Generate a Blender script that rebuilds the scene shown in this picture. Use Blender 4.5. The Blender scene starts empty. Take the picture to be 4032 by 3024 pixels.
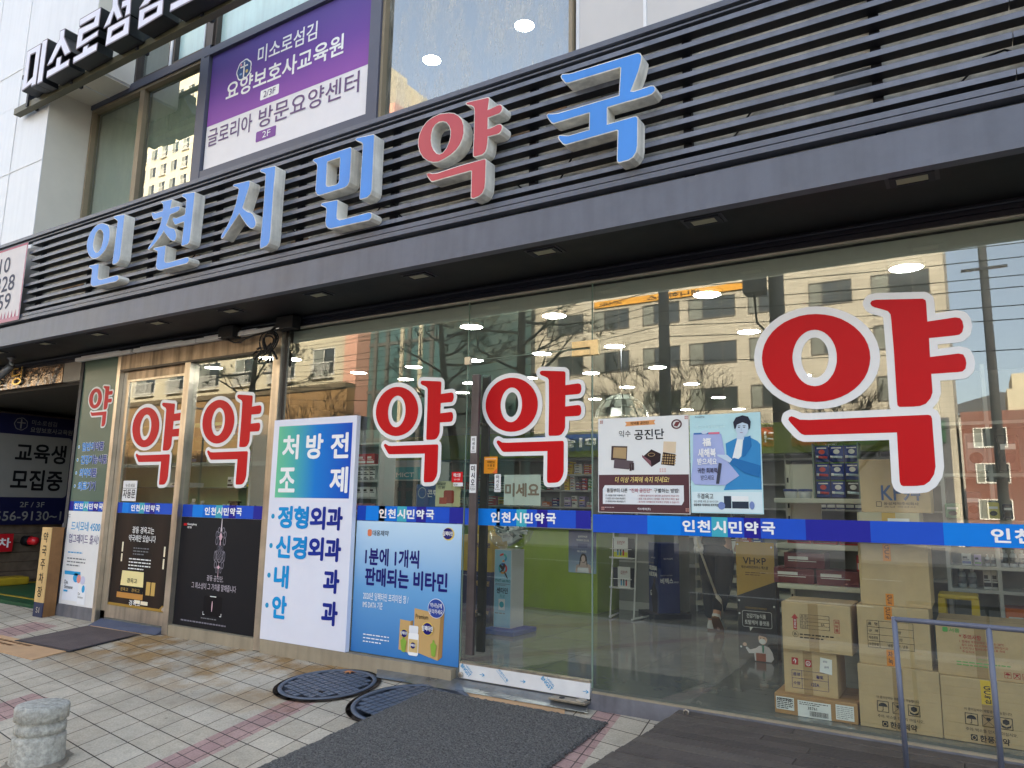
import bpy, bmesh, math, random
from mathutils import Matrix, Vector
rad = math.radians
SC = bpy.context.scene
COL = SC.collection
# ------------------------------------------------------------------ camera
cd = bpy.data.cameras.new('camera'); cam = bpy.data.objects.new('camera', cd); COL.objects.link(cam)
cd.sensor_width = 36.0; cd.lens = 26.102; cd.clip_start = 0.05; cd.clip_end = 3000
cam.matrix_world = Matrix(((0.850593, 0.069531, 0.521207, 0.0), (0.525533, -0.145363, -0.838263, -4.65489),
                           (0.017479, 0.986932, -0.160185, 1.3), (0, 0, 0, 1)))
SC.camera = cam
# ------------------------------------------------------------------ sky, sun, exposure
SUN_EL, SUN_AZ = 24.0, 22.0          # the sun stands behind the building (+y), a little to the right (+x)
w = bpy.data.worlds.new('World'); SC.world = w; w.use_nodes = True
nt = w.node_tree; nt.nodes.clear()
sky = nt.nodes.new('ShaderNodeTexSky'); sky.sky_type = 'NISHITA'; sky.sun_disc = False
sky.sun_elevation = rad(SUN_EL); sky.sun_rotation = rad(SUN_AZ); sky.air_density = 1.0; sky.dust_density = 2.5; sky.ozone_density = 1.0
bg = nt.nodes.new('ShaderNodeBackground'); bg.inputs[1].default_value = 0.15
wo = nt.nodes.new('ShaderNodeOutputWorld')
hs = nt.nodes.new('ShaderNodeHueSaturation'); hs.inputs['Saturation'].default_value = 0.62      # hazy winter sky
nt.links.new(sky.outputs[0], hs.inputs['Color']); nt.links.new(hs.outputs[0], bg.inputs[0]); nt.links.new(bg.outputs[0], wo.inputs[0])
sl = bpy.data.lights.new('sun', 'SUN'); sl.energy = 4.5; sl.angle = rad(0.5); sl.color = (1.0, 0.86, 0.66)
so = bpy.data.objects.new('sun', sl); COL.objects.link(so)
sdir = Vector((math.sin(rad(SUN_AZ)) * math.cos(rad(SUN_EL)), math.cos(rad(SUN_AZ)) * math.cos(rad(SUN_EL)), math.sin(rad(SUN_EL))))
so.rotation_euler = sdir.to_track_quat('Z', 'Y').to_euler(); so.location = (5, 20, 40)
vs = SC.view_settings; SC.display_settings.display_device = 'sRGB'
vs.view_transform = 'Standard'; vs.look = 'None'; vs.exposure = 2.3; vs.gamma = 1.0
cy = SC.cycles; cy.max_bounces = 10; cy.diffuse_bounces = 4; cy.glossy_bounces = 4; cy.transparent_max_bounces = 24
cy.use_denoising = True; cy.sample_clamp_indirect = 6.0; cy.caustics_reflective = False; cy.caustics_refractive = False
random.seed(7)
# ------------------------------------------------------------------ helpers: objects
WL = {}                                    # world location of every Empty
def tag(o, label, cat, group=None, kind=None):
    if label: o['label'] = label
    if cat: o['category'] = cat
    if group: o['group'] = group
    if kind: o['kind'] = kind
    return o
def thing(name, label, cat, loc=(0, 0, 0), group=None):
    o = bpy.data.objects.new(name, None); COL.objects.link(o); o.location = loc
    o.empty_display_size = 0.1
    WL[o.name] = Vector(loc); return tag(o, label, cat, group)
def wl(o): return WL.get(o.name, Vector((0, 0, 0))) if o is not None else Vector((0, 0, 0))
class MB:
    """collects geometry, one material slot per material, and links it as ONE mesh object"""
    def __init__(s): s.v = []; s.f = []; s.mi = []; s.ms = []; s.sm = []
    def m(s, mat):
        if mat not in s.ms: s.ms.append(mat)
        return s.ms.index(mat)
    def add(s, vs_, fs, mat, smooth=False, M=None):
        b = len(s.v); k = s.m(mat)
        for p in vs_: s.v.append(tuple(M @ Vector(p)) if M is not None else tuple(p))
        for f in fs: s.f.append(tuple(b + i for i in f)); s.mi.append(k); s.sm.append(smooth)
        return s
    def box(s, x0, x1, y0, y1, z0, z1, mat, M=None):
        v = [(x0, y0, z0), (x1, y0, z0), (x1, y1, z0), (x0, y1, z0), (x0, y0, z1), (x1, y0, z1), (x1, y1, z1), (x0, y1, z1)]
        return s.add(v, [(0, 3, 2, 1), (4, 5, 6, 7), (0, 1, 5, 4), (1, 2, 6, 5), (2, 3, 7, 6), (3, 0, 4, 7)], mat, M=M)
    def bbox(s, x0, x1, y0, y1, z0, z1, mat, r=0.01, M=None):
        """box with chamfered edges"""
        bm = bmesh.new(); bmesh.ops.create_cube(bm, size=1.0)
        for v in bm.verts: v.co = Vector(((x0 + x1) / 2 + v.co.x * (x1 - x0), (y0 + y1) / 2 + v.co.y * (y1 - y0), (z0 + z1) / 2 + v.co.z * (z1 - z0)))
        bmesh.ops.bevel(bm, geom=bm.edges[:], offset=r, segments=2, affect='EDGES', profile=0.6)
        bm.verts.index_update(); vv = [v.co.copy() for v in bm.verts]; ff = [[v.index for v in f.verts] for f in bm.faces]; bm.free()
        return s.add(vv, ff, mat, M=M)
    def tube(s, pts, r, mat, n=8, M=None, caps=True):
        pts = [Vector(p) for p in pts]; rs = r if isinstance(r, (list, tuple)) else [r] * len(pts)
        V = []; F = []; ref = None
        for i, p in enumerate(pts):
            d = (pts[min(i + 1, len(pts) - 1)] - pts[max(i - 1, 0)]).normalized()
            if ref is None: ref = Vector((0, 0, 1)) if abs(d.z) < 0.9 else Vector((1, 0, 0))
            a = d.cross(ref).normalized(); b = d.cross(a).normalized(); ref = -b if ref.dot(-b) > 0 else b
            for k in range(n):
                t = 2 * math.pi * k / n; V.append(p + (a * math.cos(t) + b * math.sin(t)) * rs[i])
        for i in range(len(pts) - 1):
            for k in range(n):
                k2 = (k + 1) % n; F.append((i * n + k, i * n + k2, (i + 1) * n + k2, (i + 1) * n + k))
        if caps: F.append(tuple(range(n - 1, -1, -1))); F.append(tuple((len(pts) - 1) * n + k for k in range(n)))
        return s.add(V, F, mat, True, M)
    def lathe(s, prof, cx, cy_, cz, mat, n=32, M=None, smooth=True):
        V = []; F = []
        for r, z in prof:
            for k in range(n):
                t = 2 * math.pi * k / n; V.append((cx + r * math.cos(t), cy_ + r * math.sin(t), cz + z))
        for i in range(len(prof) - 1):
            for k in range(n):
                k2 = (k + 1) % n; F.append((i * n + k, i * n + k2, (i + 1) * n + k2, (i + 1) * n + k))
        if prof[0][0] > 1e-5: F.append(tuple(range(n - 1, -1, -1)))
        if prof[-1][0] > 1e-5: F.append(tuple((len(prof) - 1) * n + k for k in range(n)))
        return s.add(V, F, mat, smooth, M)
    def poly(s, pts, mat, M=None): return s.add(pts, [tuple(range(len(pts)))], mat, M=M)
    def build(s, name, parent=None, label=None, loc=None):
        o_ = wl(parent) if loc is None else Vector(loc)
        me = bpy.data.meshes.new(name); me.from_pydata([tuple(Vector(p) - o_) for p in s.v], [], s.f)
        for m_ in s.ms: me.materials.append(m_)
        me.polygons.foreach_set('material_index', s.mi); me.polygons.foreach_set('use_smooth', s.sm); me.update()
        o = bpy.data.objects.new(name, me); COL.objects.link(o)
        if parent is not None: o.parent = parent; WL[o.name] = o_
        else: o.location = o_; WL[o.name] = o_
        if parent is not None and parent.type == 'MESH': o.parent = parent
        if label: o['label'] = label
        return o
def bevel_mod(o, wd=0.004, seg=2):
    b = o.modifiers.new('bevel', 'BEVEL'); b.width = wd; b.segments = seg; b.limit_method = 'ANGLE'; b.angle_limit = rad(50); return o
# ------------------------------------------------------------------ helpers: flat shapes and lettering
def shape2d(loops, extrude=0.0, offset=0.0):
    """filled 2D outline(s), holes by nesting -> verts (u, v, w), faces"""
    c = bpy.data.curves.new('tmp_shape', 'CURVE'); c.dimensions = '2D'; c.fill_mode = 'BOTH' if extrude else 'FRONT'
    c.extrude = extrude; c.offset = offset
    for lp in loops:
        s = c.splines.new('POLY'); s.points.add(len(lp) - 1); s.use_cyclic_u = True
        for p, q in zip(s.points, lp): p.co = (q[0], q[1], 0, 1)
    o = bpy.data.objects.new('tmp_shape', c); me = o.to_mesh()
    V = [v.co.copy() for v in me.vertices]; F = [tuple(p.vertices) for p in me.polygons]
    o.to_mesh_clear(); bpy.data.objects.remove(o); bpy.data.curves.remove(c); return V, F
_tc = {}; _c = bpy.data.curves.new('tmp_text', 'FONT'); _c.resolution_u = 3; _c.fill_mode = 'FRONT'; _TXT = (_c, bpy.data.objects.new('tmp_text', _c))
def text2d(body, bold=0.0, shear=0.0):
    k = (body, bold, shear)
    if k not in _tc:
        _TXT[0].body = body; _TXT[0].shear = shear
        me = _TXT[1].to_mesh()
        V = [v.co.copy() for v in me.vertices]; F = [tuple(p.vertices) for p in me.polygons]; _TXT[1].to_mesh_clear()
        x0 = min(v.x for v in V); x1 = max(v.x for v in V); y0 = min(v.y for v in V); y1 = max(v.y for v in V)
        _tc[k] = ([((v.x - x0) / (x1 - x0), (v.y - y0) / (y1 - y0)) for v in V], F)
    return _tc[k]
def grow(lp, d, n=5):
    """outline pushed outwards by d with round corners"""
    if sum(lp[i][0] * lp[(i + 1) % len(lp)][1] - lp[(i + 1) % len(lp)][0] * lp[i][1] for i in range(len(lp))) < 0: lp = lp[::-1]
    P = []; N = len(lp)
    for i in range(N):
        p, q, r = Vector(lp[i - 1]), Vector(lp[i]), Vector(lp[(i + 1) % N]); e1 = (q - p).normalized(); e2 = (r - q).normalized()
        n1 = Vector((e1.y, -e1.x)); n2 = Vector((e2.y, -e2.x)); cr = e1.x * e2.y - e1.y * e2.x
        if cr > 0.02:
            a1 = math.atan2(n1.y, n1.x); da = math.atan2(cr, e1.dot(e2))
            for k in range(n + 1): a = a1 + da * k / n; P.append((q.x + d * math.cos(a), q.y + d * math.sin(a)))
        else:
            m = (n1 + n2).normalized(); m = m * (d / max(0.35, m.dot(n1))); P.append((q.x + m.x, q.y + m.y))
    return P
def rrect(x0, x1, z0, z1, r, n=5):
    P = []
    for cx, cz, a in ((x1 - r, z1 - r, 0), (x0 + r, z1 - r, 90), (x0 + r, z0 + r, 180), (x1 - r, z0 + r, 270)):
        for i in range(n + 1): t = rad(a + 90 * i / n); P.append((cx + r * math.cos(t), cz + r * math.sin(t)))
    return P
def ellipse(cx, cz, rx, rz, n=28): return [(cx + rx * math.cos(2 * math.pi * i / n), cz + rz * math.sin(2 * math.pi * i / n)) for i in range(n)]
class Flat(MB):
    """printed matter: coordinates u (right), v (up) on a plane; lift = distance in front of the plane"""
    def __init__(s, M=None, y=0.0, step=0.0012):
        super().__init__(); s.step = step; s.k = 0
        s.M2 = M if M is not None else Matrix(((1, 0, 0, 0), (0, 0, -1, y), (0, 1, 0, 0), (0, 0, 0, 1)))   # (u,v,w)->(u, y-w, v)
    def _l(s, lift): return s.step * (lift if lift is not None else 1)
    def rect(s, x0, x1, z0, z1, mat, lift=1):
        w_ = s._l(lift); return s.add([(x0, z0, w_), (x1, z0, w_), (x1, z1, w_), (x0, z1, w_)], [(0, 1, 2, 3)], mat, M=s.M2)
    def shape(s, loops, mat, lift=1, offset=0.0):
        V, F = shape2d(loops, 0, offset); w_ = s._l(lift)
        V = [(v.x, v.y, w_) for v in V]
        FF = []
        for f in F:
            a = sum((V[f[i]][0] * V[f[(i + 1) % len(f)]][1] - V[f[(i + 1) % len(f)]][0] * V[f[i]][1]) for i in range(len(f)))
            FF.append(f if a > 0 else tuple(reversed(f)))
        return s.add(V, FF, mat, M=s.M2)
    def text(s, body, x0, x1, z0, z1, mat, bold=0.02, lift=2, shear=0.0):
        V, F = text2d(body, 0.0, shear); w_ = s._l(lift); n = len(body)
        # bold strokes: the same glyphs laid round a small circle, each a hair higher
        rx = bold * (x1 - x0) / max(1, n) * 0.9; rz = bold * (z1 - z0) * 0.9; K = 1 if bold < 0.004 else 4 if bold < 0.025 else 8
        x0 += rx; x1 -= rx; z0 += rz; z1 -= rz
        for k in range(K):
            a = 2 * math.pi * (k + 0.5) / K; dx, dz = (rx * math.cos(a), rz * math.sin(a)) if K > 1 else (0, 0); wk = w_ + k * 0.00012
            s.add([(x0 + u * (x1 - x0) + dx, z0 + v * (z1 - z0) + dz, wk) for u, v in V], F, mat, M=s.M2)
        return s
    def outlined(s, body, x0, x1, z0, z1, fill, rim, bold, out, lift=1):
        n = len(body); ex = (out - bold) * (x1 - x0) / max(1, n) * 0.9; ez = (out - bold) * (z1 - z0) * 0.9
        s.text(body, x0 - ex, x1 + ex, z0 - ez, z1 + ez, rim, out, lift); return s.text(body, x0, x1, z0, z1, fill, bold, lift + 2)
    def vtext(s, body, cx, wd, z0, z1, mat, bold=0.02, lift=2, gap=0.15):
        n = len(body); h = (z1 - z0) / n
        for i, ch in enumerate(body):
            if ch != ' ': s.text(ch, cx - wd / 2, cx + wd / 2, z1 - (i + 1) * h + h * gap / 2, z1 - i * h - h * gap / 2, mat, bold, lift)
        return s
    def lines(s, x0, x1, z0, z1, n, mat, lift=2, fill=0.5, seed=1):
        """small print too fine to read: rows of short dashes"""
        rr = random.Random(seed); h = (z1 - z0) / n
        for i in range(n):
            x = x0; xe = x1 if i < n - 1 else x0 + (x1 - x0) * 0.7
            while x < xe:
                d = h * rr.uniform(0.6, 2.2); s.rect(x, min(x + d, xe), z1 - (i + 0.5 + fill / 2) * h, z1 - (i + 0.5 - fill / 2) * h, mat, lift); x += d + h * 0.35
        return s
def plane_M(origin, udir, vdir=(0, 0, 1)):
    u = Vector(udir).normalized(); v = Vector(vdir).normalized(); n_ = u.cross(v)
    return Matrix(((u.x, v.x, n_.x, origin[0]), (u.y, v.y, n_.y, origin[1]), (u.z, v.z, n_.z, origin[2]), (0, 0, 0, 1)))
# ------------------------------------------------------------------ helpers: materials
def lin(c): c = c / 255.0; return c / 12.92 if c <= 0.04045 else ((c + 0.055) / 1.055) ** 2.4
def C8(r, g, b, k=1.0): return (min(lin(r) * k, 0.9), min(lin(g) * k, 0.9), min(lin(b) * k, 0.9))
_mats = {}
def mat(name, col=None, rough=0.55, metal=0.0, var=0.12, scale=6.0, bump=0.0, bscale=60.0, spec=0.4, streak=0.0, emit=None, alpha=None):
    """Principled surface whose colour drifts with a noise (wear, dirt), optional vertical streaks and fine bump"""
    if name in _mats: return _mats[name]
    m = bpy.data.materials.new(name); m.use_nodes = True; _mats[name] = m
    t = m.node_tree; b = t.nodes['Principled BSDF']
    b.inputs['Roughness'].default_value = rough; b.inputs['Metallic'].default_value = metal; b.inputs['Specular IOR Level'].default_value = spec
    b.inputs['Base Color'].default_value = (*col, 1)
    if var or streak or bump:
        tc = t.nodes.new('ShaderNodeTexCoord')
    if var:
        n = t.nodes.new('ShaderNodeTexNoise'); n.inputs['Scale'].default_value = scale; n.inputs['Detail'].default_value = 6; n.inputs['Roughness'].default_value = 0.65
        t.links.new(tc.outputs['Object'], n.inputs['Vector'])
        r = t.nodes.new('ShaderNodeMapRange'); r.inputs[1].default_value = 0.3; r.inputs[2].default_value = 0.7; r.inputs[3].default_value = 1 - var; r.inputs[4].default_value = 1 + var * 0.5
        t.links.new(n.outputs['Fac'], r.inputs[0])
        mx = t.nodes.new('ShaderNodeMix'); mx.data_type = 'RGBA'; mx.blend_type = 'MULTIPLY'; mx.inputs[0].default_value = 1
        mx.inputs[6].default_value = (*col, 1); t.links.new(r.outputs[0], mx.inputs[7]); last = mx.outputs[2]
        if streak:
            mp = t.nodes.new('ShaderNodeMapping'); mp.inputs['Scale'].default_value = (14, 14, 0.9); t.links.new(tc.outputs['Object'], mp.inputs[0])
            n2 = t.nodes.new('ShaderNodeTexNoise'); n2.inputs['Scale'].default_value = 1.0; n2.inputs['Detail'].default_value = 5; t.links.new(mp.outputs[0], n2.inputs['Vector'])
            r2 = t.nodes.new('ShaderNodeMapRange'); r2.inputs[1].default_value = 0.42; r2.inputs[2].default_value = 0.68; r2.inputs[3].default_value = 1; r2.inputs[4].default_value = 1 - streak
            t.links.new(n2.outputs['Fac'], r2.inputs[0])
            m2 = t.nodes.new('ShaderNodeMix'); m2.data_type = 'RGBA'; m2.blend_type = 'MULTIPLY'; m2.inputs[0].default_value = 1
            t.links.new(last, m2.inputs[6]); t.links.new(r2.outputs[0], m2.inputs[7]); last = m2.outputs[2]
        t.links.new(last, b.inputs['Base Color'])
        rr = t.nodes.new('ShaderNodeMapRange'); rr.inputs[3].default_value = max(0.03, rough - 0.1); rr.inputs[4].default_value = min(1, rough + 0.1)
        t.links.new(n.outputs['Fac'], rr.inputs[0]); t.links.new(rr.outputs[0], b.inputs['Roughness'])
    if bump:
        n3 = t.nodes.new('ShaderNodeTexNoise'); n3.inputs['Scale'].default_value = bscale; n3.inputs['Detail'].default_value = 4; t.links.new(tc.outputs['Object'], n3.inputs['Vector'])
        bp = t.nodes.new('ShaderNodeBump'); bp.inputs['Strength'].default_value = bump; bp.inputs['Distance'].default_value = 0.02
        t.links.new(n3.outputs['Fac'], bp.inputs['Height']); t.links.new(bp.outputs[0], b.inputs['Normal'])
    if emit:
        b.inputs['Emission Color'].default_value = (*emit[0], 1); b.inputs['Emission Strength'].default_value = emit[1]
    return m
def ink(r, g, b, rough=0.5):
    return mat('ink_%d_%d_%d' % (r, g, b), C8(r, g, b), rough, var=0.04, scale=9, spec=0.12)
def grad(name, axis, a, bnd, stops, rough=0.5, spec=0.12):
    """printed colour blend along a world axis between a and bnd"""
    if name in _mats: return _mats[name]
    m = bpy.data.materials.new(name); m.use_nodes = True; _mats[name] = m; t = m.node_tree; b = t.nodes['Principled BSDF']
    b.inputs['Roughness'].default_value = rough; b.inputs['Specular IOR Level'].default_value = spec
    g = t.nodes.new('ShaderNodeNewGeometry'); sx = t.nodes.new('ShaderNodeSeparateXYZ'); t.links.new(g.outputs['Position'], sx.inputs[0])
    r = t.nodes.new('ShaderNodeMapRange'); r.inputs[1].default_value = a; r.inputs[2].default_value = bnd
    if isinstance(axis, int): t.links.new(sx.outputs[axis], r.inputs[0])
    else:
        ad = t.nodes.new('ShaderNodeMath'); ad.operation = 'MULTIPLY_ADD'; ad.inputs[1].default_value = axis[0]
        t.links.new(sx.outputs[0], ad.inputs[0]); t.links.new(sx.outputs[2], ad.inputs[2]); t.links.new(ad.outputs[0], r.inputs[0])
    cr = t.nodes.new('ShaderNodeValToRGB'); t.links.new(r.outputs[0], cr.inputs[0])
    while len(cr.color_ramp.elements) < len(stops): cr.color_ramp.elements.new(0.5)
    for e, (p, c) in zip(cr.color_ramp.elements, stops): e.position = p; e.color = (*C8(*c), 1)
    t.links.new(cr.outputs[0], b.inputs['Base Color']); return m
def glass(name, tint=(0.86, 0.92, 0.88), r0=0.085, rough=0.0, dirt=0.05):
    """thin sheet of glass: see-through with a Schlick mirror on top and a pale diffuse film (dust, painted sky haze)"""
    if name in _mats: return _mats[name]
    m = bpy.data.materials.new(name); m.use_nodes = True; _mats[name] = m; t = m.node_tree; t.nodes.clear()
    o = t.nodes.new('ShaderNodeOutputMaterial'); tr = t.nodes.new('ShaderNodeBsdfTransparent'); gl = t.nodes.new('ShaderNodeBsdfGlossy')
    tr.inputs[0].default_value = (*tint, 1); gl.inputs['Roughness'].default_value = rough; gl.inputs['Color'].default_value = (0.97, 1.0, 0.98, 1)
    g = t.nodes.new('ShaderNodeNewGeometry'); d = t.nodes.new('ShaderNodeVectorMath'); d.operation = 'DOT_PRODUCT'
    t.links.new(g.outputs['Incoming'], d.inputs[0]); t.links.new(g.outputs['Normal'], d.inputs[1])
    def mth(op, a, b_=None):
        n = t.nodes.new('ShaderNodeMath'); n.operation = op
        for i, x in enumerate((a, b_)):
            if x is None: continue
            if isinstance(x, (int, float)): n.inputs[i].default_value = x
            else: t.links.new(x, n.inputs[i])
        return n.outputs[0]
    k = mth('POWER', mth('SUBTRACT', 1.0, mth('ABSOLUTE', d.outputs['Value'])), 5.0)
    fac = mth('ADD', mth('MULTIPLY', k, 1 - r0), r0)
    mx = t.nodes.new('ShaderNodeMixShader'); t.links.new(fac, mx.inputs[0]); t.links.new(tr.outputs[0], mx.inputs[1]); t.links.new(gl.outputs[0], mx.inputs[2])
    if dirt:
        df = t.nodes.new('ShaderNodeBsdfDiffuse'); df.inputs[0].default_value = (0.55, 0.55, 0.5, 1)
        tc = t.nodes.new('ShaderNodeTexCoord'); mp = t.nodes.new('ShaderNodeMapping'); mp.inputs['Scale'].default_value = (2.2, 2.2, 0.7); t.links.new(tc.outputs['Object'], mp.inputs[0])
        n = t.nodes.new('ShaderNodeTexNoise'); n.inputs['Scale'].default_value = 3.0; n.inputs['Detail'].default_value = 8; n.inputs['Roughness'].default_value = 0.7; t.links.new(mp.outputs[0], n.inputs['Vector'])
        r = t.nodes.new('ShaderNodeMapRange'); r.inputs[1].default_value = 0.4; r.inputs[2].default_value = 0.8; r.inputs[3].default_value = 0.0; r.inputs[4].default_value = dirt * 2; t.links.new(n.outputs['Fac'], r.inputs[0])
        m2 = t.nodes.new('ShaderNodeMixShader'); t.links.new(r.outputs[0], m2.inputs[0]); t.links.new(mx.outputs[0], m2.inputs[1]); t.links.new(df.outputs[0], m2.inputs[2]); mx = m2
    t.links.new(mx.outputs[0], o.inputs[0]); return m
def emis(name, col, k):
    if name in _mats: return _mats[name]
    m = bpy.data.materials.new(name); m.use_nodes = True; _mats[name] = m; t = m.node_tree; t.nodes.clear()
    o = t.nodes.new('ShaderNodeOutputMaterial'); e = t.nodes.new('ShaderNodeEmission'); e.inputs[0].default_value = (*col, 1); e.inputs[1].default_value = k
    t.links.new(e.outputs[0], o.inputs[0]); return m
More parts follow.
